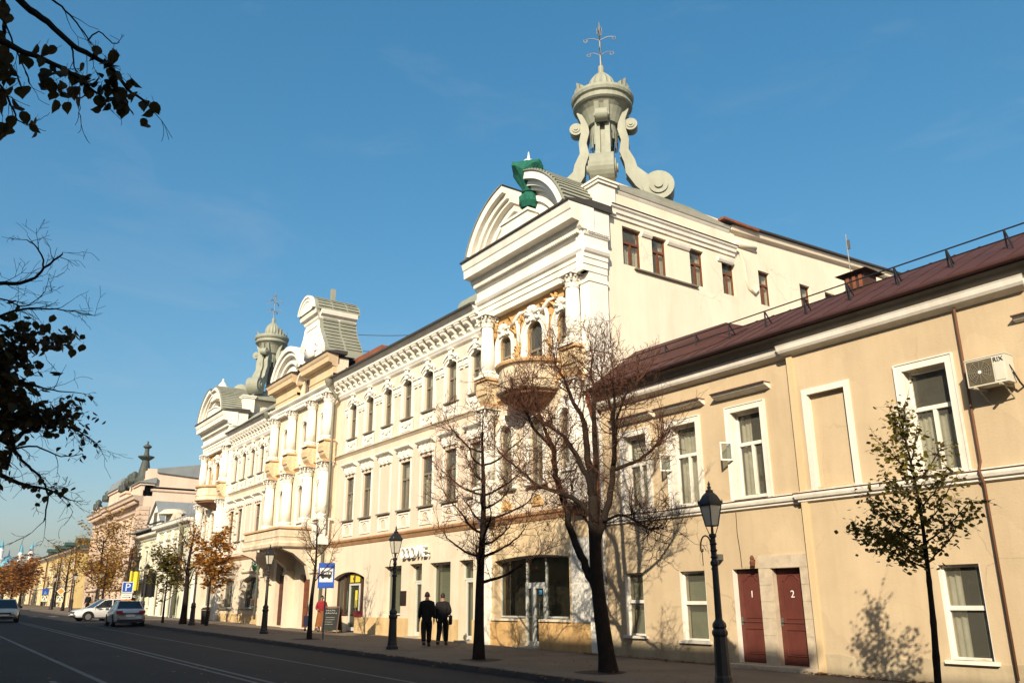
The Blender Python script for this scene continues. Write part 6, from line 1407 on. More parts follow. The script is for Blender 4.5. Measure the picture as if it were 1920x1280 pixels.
def bare_tree(name, label, x, y, h, r0, seed, tw_mat, leafm=None, leafn=0, leafs=.06, fork=.38, crownr=1.3, lev=3, lean=0.0, group=None, nl=9, tl=1.0, upk=1.0):
    r = random.Random(seed); z0 = gz(x)
    t = empty(name, label, "tree", T(x, y, z0), group); b, tw, tips = MB(), MB(), []
    tp = [(x, y, z0 - .1), (x + r.gauss(0, .04) + lean * .2, y, z0 + h * .3), (x + r.gauss(0, .06) + lean * .5, y + r.gauss(0, .05), z0 + h * .6), (x + lean, y + r.gauss(0, .1), z0 + h * .92)]
    s = spline(tp, 6); n = len(s); b.tube(s, [r0 * (1.25 - .25 * min(1, i / 3)) * (1 - .86 * i / (n - 1)) + .008 for i in range(n)], 9)
    for k in range(nl):
        f = fork + (.95 - fork) * (k + r.random() * .6) / nl; i = min(n - 2, int(f * (n - 1))); a = k * 2.4 + r.random()
        ln = crownr * (1.15 - .6 * (f - fork) / (1 - fork)) * r.uniform(.8, 1.15); up = .45 + .7 * f
        d = Vector((math.cos(a), math.sin(a), up * upk)).normalized(); p = s[i]
        lp = [p, p + d * ln * .4 + Vector((0, 0, -.04)), p + d * ln * .75 + Vector((r.gauss(0, .08), r.gauss(0, .08), .1)), p + d * ln + Vector((0, 0, .25))]
        q = limb(b, lp, r0 * .33 * (1.2 - f * .6), .010, 6, .02, r)
        for j in range(2, len(q)):
            if r.random() < .75:
                aa = Vector((r.gauss(0, 1), r.gauss(0, 1), r.gauss(0, .6))).normalized()
                grow(tw, tips, q[j], d * .6 + aa * .8, tl * r.uniform(.4, .8) * crownr * .62, .012, lev - 1, r, .3, .75, (2, 3))
        grow(tw, tips, q[-1], d + Vector((0, 0, .3)), .6 * crownr * tl, .012, lev - 1, r, .3, .7, (2, 3))
    part("trunk", b, BARK, t, smooth=True); part("crown", tw, tw_mat, t, kind="stuff")
    if leafm:
        lb = MB(); c = 0
        while c < leafn and tips:
            p, d, lv = r.choice(tips); leaf_card(lb, p + Vector((r.gauss(0, .09), r.gauss(0, .09), r.gauss(0, .07))) * crownr, leafs * r.uniform(.7, 1.25), r); c += 1
        part("foliage", lb, leafm, t, kind="stuff")
    return t
OLIVE = leafmat("olive_leaf", [(0.05, 0.058, 0.012), (0.10, 0.095, 0.02), (0.18, 0.145, 0.026), (0.28, 0.20, 0.035)], .35)
ORLEAF = leafmat("orange_leaf", [(0.24, 0.08, 0.012), (0.40, 0.17, 0.025), (0.46, 0.24, 0.04), (0.30, 0.10, 0.016)], .45)
YLEAF = leafmat("yellow_leaf", [(0.28, 0.15, 0.02), (0.45, 0.31, 0.05), (0.36, 0.16, 0.025), (0.22, 0.10, 0.02)], .45)
RUSTL = leafmat("rust_leaf", [(0.14, 0.055, 0.012), (0.26, 0.10, 0.018), (0.36, 0.16, 0.028), (0.12, 0.08, 0.018)], .4)
bare_tree("bare_tree", "slim bare tree with straight black trunk between two walkers and the big shop window", -20.95, 13.5, 6.9, .155, 5, TWIG, DRYLEAF, 70, .07, .36, 2.0, 4, .45, nl=19, tl=.72, upk=.45)
bare_tree("bare_tree", "thin leafless young tree beside the blue bus stop sign", -34.0, 13.75, 4.9, .10, 8, TWIG, None, 0, .06, .55, 1.1, 3, -.2, nl=7, tl=.9)
# the young leafy tree at the right
r = random.Random(14); z0 = gz(-7.5)
TY = empty("young_tree", "slender young tree with sparse yellow-green leaves before the tan building", "tree", T(-7.52, 13.2, z0))
b, tw, tips, fo = MB(), MB(), [], MB()
s = spline([(-7.55, 13.2, z0 - .05), (-7.48, 13.2, -0.85), (-7.44, 13.2, -0.33), (-7.41, 13.2, 0.28), (-7.39, 13.2, 0.75), (-7.38, 13.2, 1.4), (-7.42, 13.2, 2.15), (-7.5, 13.2, 3.0)], 5); n = len(s)
b.tube(s, [.055 * (1 - .85 * i / (n - 1)) * (1.15 if i % 5 == 0 else 1.0) + .004 for i in range(n)], 8)
for f, d, ln in ((.50, (-1, -.2, .55), 1.2), (.53, (.8, .3, .8), 1.0), (.55, (-.9, .4, .35), 1.35), (.58, (-.6, -.6, .7), 1.0), (.6, (1, -.1, .55), 1.15), (.63, (-1, .1, .12), 1.5), (.66, (.5, .6, .8), .9), (.68, (-.8, -.4, .5), 1.0), (.72, (.9, -.3, .6), .95), (.76, (-.9, .3, .5), .85), (.8, (.6, .5, .7), .75), (.84, (-.7, -.3, .8), .7), (.88, (.6, -.3, 1), .6), (.92, (-.5, .3, 1), .5), (.96, (.2, .2, 1), .4)):
    p = s[int(f * (n - 1))]; d = Vector(d).normalized()
    ln *= .86
    q = limb(b, [p, p + d * ln * .5, p + d * ln + Vector((0, 0, .12))], .017, .005, 5, .015, r)
    for j in range(2, len(q)):
        aa = Vector((r.gauss(0, 1), r.gauss(0, 1), r.gauss(0, .6))).normalized()
        grow(tw, tips, q[j], d * .8 + aa * .6, r.uniform(.2, .42), .005, 1, r, .1, .7, (1, 3), .0022)
    dens = 78 if d.x < 0 else 46
    for _ in range(int(dens * ln / 1.0 * 2.0)):
        c = q[r.randint(2, len(q) - 1)] + Vector((r.gauss(0, .11), r.gauss(0, .11), r.gauss(-.03, .08))); leaf_card(fo, c, r.uniform(.06, .105), r, .9)
for p, d, lv in tips:
    if r.random() < .6: leaf_card(fo, p, r.uniform(.05, .085), r, .9)
for i in range(int(n * .62), n):
    f = (i - n * .62) / (n * .38)
    for _ in range(int(30 - 10 * f)): leaf_card(fo, s[i] + Vector((r.gauss(-.06, .24 * (1.1 - .75 * f)), r.gauss(0, .2 * (1.1 - .75 * f)), r.gauss(0, .09))), r.uniform(.055, .095), r, .9)
part("trunk", b, BARK, TY, smooth=True); part("crown", tw, TWIG, TY, kind="stuff"); part("foliage", fo, OLIVE, TY, kind="stuff")
# trees further along the pavement
bare_tree("bare_tree", "dark bare street tree rising before the pale green house corner", -55.3, 14.2, 6.2, .2, 31, TWIG, ORLEAF, 140, .16, .42, 1.5, 3, 0.2, nl=10)
bare_tree("young_tree", "round young tree with dark olive leaves left of the bare street tree", -58.2, 13.7, 4.3, .07, 33, TWIG, OLIVE, 2400, .17, .36, 1.25, 3, -.1)
bare_tree("young_tree", "orange-leaved young tree right of the far street lamp near the green emblem", -51.7, 14.6, 5.1, .07, 35, TWIG, ORLEAF, 2300, .18, .38, 1.15, 3, 0)
bare_tree("autumn_tree", "tall yellow and orange tree before the pink building", -87.5, 14.6, 7.4, .2, 37, TWIG, YLEAF, 3000, .22, .22, 2.6, 3, .2)
bare_tree("autumn_tree", "thin orange street tree beside the pink building, right of the yellow one", -83.0, 14.3, 5.5, .12, 38, TWIG, YLEAF, 700, .2, .3, 1.4, 3, 0)
bare_tree("autumn_tree", "sparse yellow tree before the maroon boarded window", -104.5, 14.2, 7.0, .16, 39, TWIG, YLEAF, 260, .22, .3, 2.0, 3, 0)
bare_tree("autumn_tree", "small half bare tree before the long yellow building", -113.0, 14.2, 6.0, .14, 40, TWIG, YLEAF, 160, .22, .3, 1.7, 3, 0)
lab = ["rust red street tree nearest the crossing signs", "rust red street tree next along behind the first rust tree", "dense rust tree in the middle of the far row", "rust brown tree fourth in the far row", "orange brown tree near the end of the far row", "last rust tree at the end of the street"]
for k, (x, y, h) in enumerate(((-135, 13.0, 5.4), (-147, 13.0, 5.0), (-160, 12.9, 5.0), (-176, 12.8, 5), (-196, 12.6, 5), (-220, 12.4, 5.5))):
    bare_tree("autumn_tree", lab[k], x, y, h, .2, 60 + k, TWIG, RUSTL, 1900, .36, .3, 2.3, 2, 0, "rust coloured trees along the far pavement")

# --- tree overhanging from the left: branches with large leaves -------------------
LEAFM = leafmat("lime_leaf", [(0.030, 0.026, 0.010), (0.05, 0.036, 0.012), (0.11, 0.06, 0.016)], .4)
def big_leaf(seed):
    r = random.Random(seed); m = MB(); o = [(0, 0), (.30, .10), (.47, .38), (.40, .68), (.16, .92), (0, 1.12)]
    L_ = [(-x, y) for x, y in o[1:-1]][::-1]; pts = o + L_; cup = r.uniform(.06, .22); cv = r.uniform(-.25, .25)
    vs_ = [(x, y, cup * abs(x) * 1.5 - cv * y * y) for x, y in pts] + [(0, y, -cv * y * y - .02) for y in (.38, .7)]
    m.add(vs_, [(0, 1, 2, 10), (10, 2, 3, 11), (11, 3, 4, 5), (0, 10, 8, 9), (10, 11, 7, 8), (11, 5, 6, 7)])
    m.tube([(0, 0, 0), (0, -.2, .03), (.02, -.42, .02)], .018, 3)
    return m.mesh("leaf", LEAFM, False)
LVS = [big_leaf(k) for k in range(5)]
def put_leaf(parent, p, s, r):
    a = r.random() * 6.283
    M = T(*p) @ RZ(a) @ Matrix.Rotation(r.uniform(-2.5, -.7), 4, 'X') @ Matrix.Rotation(r.uniform(-.7, .7), 4, 'Y') @ Matrix.Diagonal((s, s, s, 1))
    link("leaf", LVS[r.randint(0, 4)], M, parent)
r = random.Random(77)
TL = empty("overhanging_tree", "near tree at the upper left, its leafy branch tips hang into the sky", "tree", T(-5.9, -1.6, gz(-6)))
b = MB(); tw = MB(); tips = []
b.tube(spline([(-5.9, -1.6, -1.8), (-5.9, -1.6, 0), (-5.75, -1.5, 2.0), (-5.7, -1.4, 3.6), (-5.8, -1.5, 6)], 5), [.2 - .006 * i for i in range(21)], 10)
for pts, r0, r1 in (
  ([(-5.75, -1.5, 2.2), (-5.5, -0.9, 3.1), (-5.33, -0.44, 3.32), (-5.17, -0.22, 3.22), (-5.10, -0.08, 3.16), (-5.11, 0.03, 3.14), (-5.12, 0.19, 3.13), (-5.13, 0.33, 3.10), (-5.15, 0.42, 3.06), (-5.07, 0.50, 2.97)], .035, .005),
  ([(-5.7, -1.4, 3.2), (-5.45, -0.8, 3.7), (-5.32, -0.43, 3.71), (-5.24, -0.15, 3.67), (-5.22, -0.00, 3.53), (-5.17, 0.14, 3.43), (-5.12, 0.28, 3.30), (-5.05, 0.39, 3.22), (-5.06, 0.51, 3.19), (-5.10, 0.63, 3.10), (-5.11, 0.73, 3.06), (-5.13, 0.80, 3.01)], .035, .004),
  ([(-5.6, -0.9, 3.9), (-5.44, -0.20, 3.74), (-5.31, -0.11, 3.57), (-5.39, -0.08, 3.44), (-5.46, -0.07, 3.33), (-5.50, -0.05, 3.1)], .02, .006),
  ([(-5.24, -0.15, 3.67), (-5.08, 0.07, 3.56), (-5.10, 0.19, 3.52), (-5.13, 0.29, 3.47), (-5.17, 0.37, 3.40)], .009, .004), ([(-5.17, 0.37, 3.40), (-5.13, 0.42, 3.46), (-5.15, 0.50, 3.42), (-5.13, 0.54, 3.43)], .005, .003),
  ([(-5.10, -0.3, 3.2), (-5.20, -0.11, 3.37), (-5.27, -0.01, 3.26), (-5.33, 0.07, 3.16), (-5.37, 0.11, 3.09)], .007, .003),
  ([(-5.4, -0.7, 2.9), (-5.39, -0.16, 3.06), (-5.40, -0.04, 3.04), (-5.45, 0.04, 2.95), (-5.49, 0.09, 2.89), (-5.49, 0.15, 2.88)], .012, .003),
  ([(-5.12, 0.28, 3.30), (-5.17, 0.31, 3.22), (-5.22, 0.35, 3.14)], .006, .003), ([(-5.15, 0.36, 3.09), (-5.29, 0.39, 3.01), (-5.33, 0.41, 2.94)], .004, .002)):
    s = limb(b, pts, r0, r1, 6, .006, r)
    for i in range(len(s) // 2, len(s)):
        if r.random() < .38: grow(tw, tips, s[i], (s[i] - s[i - 1]).normalized() + Vector((r.gauss(0, .5), r.gauss(0, .5), r.gauss(.1, .5))), r.uniform(.08, .2), .003, 1, r, .05, .6, (0, 2), .0018)
b.tube(spline([(-5.8, -1.5, 5.9), (-5.9, -1.7, 7.2), (-5.8, -2.0, 8.6)], 4), [.08 - .007 * i for i in range(9)], 8)
upf = MB()
for k in range(9):
    z_ = 3.6 + .5 * k; a_ = -2.7 + 2.0 * ((k * .618) % 1); d = Vector((math.cos(a_), math.sin(a_) - .3, .4)); p = Vector((-5.75, -1.5, z_))
    q = limb(b, [p, p + d * .8, p + d * 1.6 + Vector((0, 0, .1)), p + d * 2.2], .045, .012, 5, .03, r)
    for j in range(4, len(q)):
        for _ in range(22): leaf_card(upf, q[j] + Vector((r.gauss(0, .2), r.gauss(-.1, .16), r.gauss(0, .18))), r.uniform(.07, .12), r, .9)
part("foliage", upf, LEAFM, TL, kind="stuff")
part("trunk", b, BARK, TL, smooth=True); part("crown", tw, BARK, TL, kind="stuff")
FLV = [(-5.16, 0.20, 3.06), (-5.18, 0.25, 3.01), (-5.20, 0.29, 2.98), (-5.17, 0.34, 3.02), (-5.12, 0.42, 3.11), (-5.01, 0.50, 3.26), (-5.03, 0.40, 3.25), (-5.16, 0.53, 3.01), (-5.12, 0.57, 3.08), (-5.16, 0.62, 3.00), (-5.07, 0.63, 3.14), (-5.12, 0.74, 3.04), (-5.13, 0.79, 3.00), (-5.31, 0.15, 2.78), (-5.22, 0.08, 2.95), (-5.19, 0.03, 3.01), (-5.20, -0.03, 2.99), (-5.28, -0.00, 2.84), (-5.34, 0.01, 2.74), (-5.14, -0.04, 3.10), (-5.13, 0.07, 3.11), (-5.08, 0.15, 3.19), (-5.13, 0.37, 3.09), (-5.16, 0.42, 3.03), (-5.07, 0.53, 3.16), (-5.13, 0.48, 3.07), (-5.05, 0.47, 3.20), (-5.14, 0.27, 3.08), (-5.14, 0.63, 3.03), (-5.25, -0.02, 2.91), (-5.18, 0.23, 3.02), (-5.14, 0.60, 3.03), (-5.34, 0.04, 2.74), (-5.17, -0.06, 3.05), (-5.10, 0.52, 3.11), (-5.13, 0.46, 3.07), (-5.15, 0.39, 3.06), (-5.21, 0.04, 2.98), (-5.15, 0.19, 3.07), (-5.09, 0.56, 3.13)]
FSZ = [60, 50, 45, 55, 50, 60, 60, 65, 60, 55, 48, 50, 45, 50, 65, 60, 60, 55, 60, 60, 45, 50, 40, 40, 45, 45, 40, 50, 45, 40, 55, 55, 40, 50, 50, 40, 45, 50, 45, 40]
for p, s_ in zip(FLV, FSZ): put_leaf(TL, (p[0], p[1], p[2] + .03), s_ * .00165, r)
for p in FLV[:40]:
    for _ in range(2): put_leaf(TL, (p[0] + r.gauss(0, .05), p[1] + r.gauss(0, .035), p[2] + r.gauss(.01, .03)), r.uniform(.05, .085), r)
for p in ((-5.3, -.12, 3.45), (-5.35, -.1, 3.3), (-5.4, -.06, 3.12), (-5.33, -.05, 2.95)):
    for _ in range(4): put_leaf(TL, (p[0] + r.gauss(0, .05), p[1] + r.gauss(0, .04), p[2] + r.gauss(0, .06)), r.uniform(.08, .11), r)
# second tree, a little further: the dark mass of foliage at the left edge
TM = empty("overhanging_tree", "second near tree at the left edge, dense dark leaves and bare lower twigs", "tree", T(-11.6, -0.9, gz(-11.6)))
b = MB(); tw = MB(); tips = []
b.tube(spline([(-11.6, -0.9, -1.8), (-11.6, -0.9, 0), (-11.5, -0.8, 2.0), (-11.4, -0.6, 4)], 5), [.22 - .008 * i for i in range(16)], 10)
spots = []
for pts, r0, r1 in (
  ([(-11.4, -0.7, 3.0), (-10.80, -0.03, 3.33), (-10.45, 0.26, 3.43), (-10.43, 0.44, 3.47), (-10.40, 0.59, 3.54), (-10.34, 0.70, 3.69), (-10.08, 0.83, 3.80)], .035, .010),
  ([(-10.34, 0.69, 3.69), (-10.28, 0.62, 3.86), (-10.25, 0.47, 3.95)], .012, .006),
  ([(-11.4, -0.7, 2.7), (-10.59, 0.16, 2.96), (-10.55, 0.36, 3.10), (-10.51, 0.53, 3.20), (-10.48, 0.77, 3.25), (-10.45, 1.01, 3.27), (-10.43, 1.28, 3.25)], .025, .003),
  ([(-10.7, 0.0, 3.2), (-10.53, 0.12, 3.19), (-10.49, 0.33, 3.28), (-10.49, 0.57, 3.24), (-10.44, 0.72, 3.38)], .014, .004),
  ([(-11.5, -0.7, 2.2), (-10.72, 0.33, 2.46), (-10.71, 0.62, 2.44), (-10.70, 0.84, 2.39), (-10.69, 1.07, 2.36), (-10.66, 1.32, 2.36)], .025, .004),
  ([(-11.5, -0.7, 1.6), (-10.85, 0.45, 1.78), (-10.84, 0.69, 1.73), (-10.81, 0.81, 1.87), (-10.79, 0.94, 1.94)], .045, .02),
  ([(-10.80, 0.65, 1.96), (-10.85, 0.75, 1.68), (-10.86, 0.87, 1.53), (-10.86, 1.03, 1.40), (-10.87, 1.16, 1.19), (-10.90, 1.16, 0.90)], .022, .007),
  ([(-11.55, -0.7, 1.3), (-10.89, 0.46, 1.47), (-10.89, 0.66, 1.38), (-10.89, 0.91, 1.29), (-10.87, 1.15, 1.25), (-10.85, 1.38, 1.15)], .04, .006),
  ([(-11.4, -0.6, 1.9), (-10.80, 0.50, 2.05), (-10.78, 0.78, 2.03), (-10.76, 1.16, 1.99), (-10.74, 1.36, 1.92), (-10.74, 1.54, 1.82)], .03, .004),
  ([(-10.70, 0.50, 2.6), (-10.74, 0.60, 2.28), (-10.80, 0.65, 1.96), (-10.84, 0.70, 1.75), (-10.88, 0.71, 1.49)], .035, .02),
  ([(-10.85, 0.75, 1.68), (-10.82, 0.95, 1.72), (-10.81, 1.21, 1.63), (-10.78, 1.43, 1.68)], .014, .004)):
    s = limb(b, pts, r0, r1, 6, .012, r); spots.append(s)
    for i in range(len(s) // 3, len(s)):
        if r.random() < .6: grow(tw, tips, s[i], (s[i] - s[i - 1]).normalized() * .8 + Vector((r.gauss(0, .4), r.gauss(.1, .4), r.gauss(0, .45))), r.uniform(.15, .34), .005, 2, r, -.02, .6, (1, 3), .0022)
b.tube(spline([(-11.4, -0.6, 3.9), (-11.45, -0.75, 5.2), (-11.3, -1.0, 6.8), (-11.4, -1.2, 8.6)], 4), [.10 - .0065 * i for i in range(13)], 8)
upf = MB()
for k in range(12):
    z_ = 3.0 + .45 * k; a_ = -2.6 + 2.1 * ((k * .618) % 1); d = Vector((math.cos(a_), math.sin(a_) - .25, .45)); p = Vector((-11.4, -.85, z_))
    q = limb(b, [p, p + d * .8, p + d * 1.6 + Vector((0, 0, .1)), p + d * 2.3], .05, .012, 5, .03, r)
    for j in range(4, len(q)):
        for _ in range(26): leaf_card(upf, q[j] + Vector((r.gauss(0, .22), r.gauss(-.1, .18), r.gauss(0, .2))), r.uniform(.07, .12), r, .9)
part("foliage", upf, LEAFM, TM, kind="stuff")
part("trunk", b, BARK, TM, smooth=True); part("crown", tw, BARK, TM, kind="stuff")
c = 0
for (y, z, n_, sy, sz, s0) in ((0.52, 2.82, 34, .16, .20, .125), (0.45, 2.35, 34, .14, .2, .13), (0.62, 2.08, 34, .2, .12, .12), (0.95, 2.06, 30, .18, .09, .10), (1.18, 2.16, 16, .14, .10, .08), (0.90, 3.02, 16, .12, .06, .10), (1.12, 3.08, 9, .06, .05, .10), (0.62, 3.12, 8, .1, .06, .1), (1.32, 1.95, 14, .12, .08, .06), (0.5, 1.56, 16, .10, .09, .12), (1.2, 1.25, 16, .14, .06, .07), (1.42, 1.72, 12, .08, .08, .06), (0.8, 1.36, 9, .15, .05, .08), (0.72, 1.75, 8, .1, .1, .07), (1.28, 2.36, 8, .08, .05, .07)):
    for _ in range(n_):
        put_leaf(TM, (-10.72 + r.gauss(0, .16), y + r.gauss(0, sy), z + r.gauss(0, sz)), s0 * r.uniform(.75, 1.15), r); c += 1
b = MB()
for (y, z, n_, sy, sz, s0) in ((0.42, 2.82, 120, .15, .20, .12), (0.38, 2.35, 120, .16, .2, .12), (0.55, 2.08, 150, .2, .10, .11), (0.95, 2.08, 70, .16, .07, .09), (1.12, 2.18, 30, .12, .08, .07), (0.85, 3.0, 30, .12, .05, .09), (.42, 1.56, 50, .1, .09, .11)):
    for _ in range(int(n_ * 1.9)): leaf_card(b, (-10.85 + r.gauss(0, .2), y + .1 + r.gauss(0, sy * 1.15), z + r.gauss(0, sz)), s0 * r.uniform(.7, 1.1), r, .9)
part("foliage", b, LEAFM, TM, kind="stuff")
# ------------------------------------------------------------------ street lamps
def lamp_post():
    M = I4
    t = empty("street_lamp", "lamp", "street lamp", M)
    b = MB(); b.lathe(0, 0, [(0.21, 0.0), (0.21, 0.08), (0.17, 0.12), (0.165, 0.2), (0.15, 0.24), (0.13, 0.95), (0.155, 1.0), (0.155, 1.05), (0.12, 1.1), (0.14, 1.14), (0.13, 1.2), (0.085, 1.26)], 8); part("base", b, IRON, t)
    b = MB(); b.lathe(0, 0, [(0.078, 1.26), (0.07, 1.3), (0.062, 2.3), (0.085, 2.33), (0.085, 2.38), (0.058, 2.42), (0.052, 2.86), (0.075, 2.88), (0.075, 2.93), (0.03, 2.95), (0.025, 3.08)], 12, flute=.03, nf=6)
    for k in range(3): b.lathe(0, 0, [(0.055, 2.45 + .13 * k), (0.08, 2.48 + .13 * k), (0.055, 2.51 + .13 * k)], 10)
    part("post", b, IRON, t)
    b = MB(); pts = [(-0.06, 0, 2.3), (-0.07, 0, 2.7)] + [(-0.225 + .155 * math.cos(a), 0, 2.72 + .2 * math.sin(a)) for a in [math.pi * k / 8 for k in range(9)]] + [(-0.385, 0, 2.64), (-0.36, 0, 2.6), (-0.32, 0, 2.62), (-0.33, 0, 2.66)]
    b.tube(pts, 0.016, 6); b.tube([(-0.35, 0, 2.61), (-0.345, 0, 2.32)], 0.008, 4); b.tube([(-0.065, 0, 2.2), (-0.10, 0, 2.25), (-0.065, 0, 2.3)], .014, 5); part("arm", b, IRON, t)
    b = MB(); zb, zt, rb, rt = 3.10, 3.52, 0.125, 0.215
    def ring(r, z): return [(r * math.cos(math.pi / 4 + k * math.pi / 2), r * math.sin(math.pi / 4 + k * math.pi / 2), z) for k in range(4)]
    B_, T_ = ring(rb, zb), ring(rt, zt)
    for k in range(4):
        b.tube([B_[k], T_[k]], 0.013, 4); b.tube([B_[k], B_[(k + 1) % 4]], 0.014, 4); b.tube([T_[k], T_[(k + 1) % 4]], 0.018, 4); b.tube([B_[k], (0.04 * (1 if B_[k][0] > 0 else -1), 0.04 * (1 if B_[k][1] > 0 else -1), 2.92)], 0.008, 4)
    fr = part("lantern_frame", b, IRON, t)
    for k in range(4):
        b = MB(); q = [Vector(v) * .97 + Vector((0, 0, .03 * v[2])) for v in (B_[k], B_[(k + 1) % 4], T_[(k + 1) % 4], T_[k])]; b.add(q, [(0, 1, 2, 3)]); part("lantern_glass", b, MILK, fr)
    b = MB(); rr_ = [ring(0.255, 3.53), ring(0.25, 3.56), ring(0.15, 3.72), ring(0.075, 3.79)]
    for a, c in zip(rr_, rr_[1:]):
        for k in range(4): b.add([a[k], a[(k + 1) % 4], c[(k + 1) % 4], c[k]], [(0, 1, 2, 3)])
    b.add(rr_[0], [(0, 1, 2, 3)]); b.add(rr_[-1], [(0, 1, 2, 3)])
    for v in ring(0.24, 3.55): b.lathe(v[0], v[1], [(0.014, 3.55), (0.02, 3.59), (0.006, 3.64)], 5)
    rf_ = part("lantern_roof", b, IRON, t)
    b = MB(); b.lathe(0, 0, [(0.07, 3.78), (0.085, 3.82), (0.03, 3.85), (0.045, 3.89), (0.02, 3.92), (0.032, 3.95), (0.004, 4.02)], 8); part("finial", b, IRON, rf_)
    return t
LP = lamp_post(); kids_index()
lamps = [(-11.97, 13.4, "tall black street lamp in front of the tan building, nearest lamp"), (-26.47, 13.62, "black street lamp left of the two walkers in dark clothes"), (-39.89, 13.9, "black street lamp in front of the entrance under the big balcony"),
         (-52.94, 14.1, "black street lamp beside the orange young tree"), (-67.14, 14.3, "black street lamp right of the parked silver car, by the flags"), (-85.2, 14.3, "street lamp left of the parking sign before the pink building"), (-98.9, 14.2, "distant street lamp by the boarded yellow house corner"), (-113, 14.1, "farthest street lamp in front of the yellow building")]
for k, (x, y, lab_) in enumerate(lamps):
    M = T(x, y, gz(x)) @ RZ(rnd.uniform(-.12, .12))
    o = copy_tree(LP, M) if k else LP
    if k == 0:
        D_ = M
        for q in [LP] + KIDS[LP] + [g for c in KIDS[LP] for g in KIDS.get(c, [])]: W[q] = M
        LP.matrix_basis = M
        for q in [c for c in W if c.parent and (c.parent is LP or (c.parent.parent is LP))]: q.matrix_parent_inverse = M.inverted(); q.matrix_basis = M
    o["label"] = lab_; o["group"] = "black lantern lamps along the pavement"
# ------------------------------------------------------------------ signs
BLUE = mat("sign_blue", (0.012, 0.07, 0.36), rough=0.4, var=0.05); SWH = mat("sign_face_white", (0.6, 0.6, 0.57), rough=0.45, var=0.05); SBK = mat("sign_black", (0.01, 0.01, 0.01), rough=0.5, var=0); SOR = mat("sign_orange", (0.6, 0.26, 0.03), rough=0.45, var=0.05)
def plate(x0, x1, z0, z1, y, m, parent, name, th=0.012):
    b = MB(); b.box(x0, x1, y - th, y, z0, z1); return part(name, b, m, parent, W[parent])
def pole(parent, h, r=0.03, m=STEEL):
    b = MB(); b.tube([(0, 0, -.02), (0, 0, h)], r, 8); return part("pole", b, m, parent, W[parent])
def road_sign(name, label, cat, x, y, rot, sc=1.0): return empty(name, label, cat, T(x, y, gz(x)) @ RZ(rot) @ Matrix.Diagonal((sc, sc, sc, 1)))
BS = road_sign("bus_stop_sign", "tall blue bus stop sign with a black bus pictogram on a thin grey pole", "bus stop sign", -33.55, 14.14, D2R(58))
pole(BS, 2.95, 0.035); f = plate(-.33, .33, 1.98, 2.98, -.04, BLUE, BS, "sign_plate", .02); plate(-.27, .27, 2.22, 2.78, -.062, SWH, f, "white_field", .004)
b = MB(); y = -.067; b.prism([(-.22, 2.40), (.22, 2.40), (.22, 2.62), (.19, 2.65), (-.19, 2.65), (-.22, 2.6)], y - .004, y, lambda u, v, a: (u, a, v))
for u in (-.13, .12): b.prism([(u + .05 * math.cos(t * math.pi / 6), 2.395 + .05 * math.sin(t * math.pi / 6)) for t in range(12)], y - .004, y, lambda p, v, a: (p, a, v))
part("bus_symbol", b, SBK, f, W[BS])
b = MB()
for k in range(4): b.box(-.2 + k * .1, -.125 + k * .1, y - .008, y - .005, 2.53, 2.61)
part("bus_windows", b, SWH, f, W[BS])
PS = road_sign("parking_sign", "blue square parking sign with white letter P above two white plates", "road sign", -68.0, 13.3, D2R(75), .72)
pole(PS, 3.6, .04); f = plate(-.52, .52, 2.55, 3.6, -.05, SWH, PS, "sign_plate", .02); plate(-.45, .45, 2.62, 3.53, -.072, BLUE, f, "blue_field", .004)
link("letter", text_mesh("P", 1.05, .003, SWH, "letter"), W[PS] @ T(0.02, -.08, 2.72) @ RX, f)
f = plate(-.5, .5, 1.95, 2.48, -.05, SWH, PS, "arrow_plate", .02); b = MB(); b.box(-.4, .25, -.078, -.071, 2.08, 2.12)
b.add([(.25, -.078, 2.02), (.42, -.078, 2.10), (.25, -.078, 2.18)], [(0, 1, 2)]); b.box(-.3, .3, -.078, -.071, 2.3, 2.33); part("arrow", b, SBK, f, W[PS])
f = plate(-.5, .5, 1.3, 1.88, -.05, mat("orange_board", (0.5, 0.16, 0.03), var=.2, scale=3), PS, "orange_plate", .02)
def crossing(x, y, rot, top, label):
    s_ = road_sign("crossing_sign", label, "road sign", x, y, rot, .68); pole(s_, 3.4, .05)
    if top == 'diamond':
        b = MB(); b.prism([(-.62, 2.95), (0, 2.33), (.62, 2.95), (0, 3.57)], -.07, -.05, lambda u, v, a: (u, a, v)); f = part("priority_plate", b, SWH, s_, W[s_])
        b = MB(); b.prism([(-.46, 2.95), (0, 2.49), (.46, 2.95), (0, 3.41)], -.076, -.071, lambda u, v, a: (u, a, v)); part("orange_field", b, SOR, f, W[s_])
    else:
        f = plate(-.5, .5, 2.4, 3.3, -.05, BLUE, s_, "blue_plate", .02); b = MB(); b.tube([(-.1, -.074, 2.6), (0, -.074, 3.0), (.12, -.074, 2.65)], .04, 5); b.tube([(-.2, -.074, 2.55), (.2, -.074, 2.55)], .03, 4); part("white_symbol", b, SWH, f, W[s_])
    f = plate(-.48, .48, 1.3, 2.26, -.05, mat("pale_yellow_plate", (.6, .58, .3), var=.05), s_, "crossing_plate", .02)
    b = MB(); b.prism([(-.36, 1.42), (.36, 1.42), (.36, 2.14), (-.36, 2.14)], -.076, -.071, lambda u, v, a: (u, a, v)); q = part("white_field", b, SWH, f, W[s_])
    b = MB(); b.add([(-.36, -.079, 1.42 + .3), (-.36, -.079, 2.14), (-.1, -.079, 2.14)], [(0, 1, 2)]); b.add([(.36, -.079, 1.42 + .3), (.36, -.079, 2.14), (.1, -.079, 2.14)], [(0, 1, 2)])
    b.tube([(-.12, -.08, 1.5), (.02, -.08, 1.75), (.0, -.08, 1.98)], .04, 5); b.tube([(.15, -.08, 1.5), (.02, -.08, 1.75)], .035, 5); part("walker_symbol", b, SBK, f, W[s_])
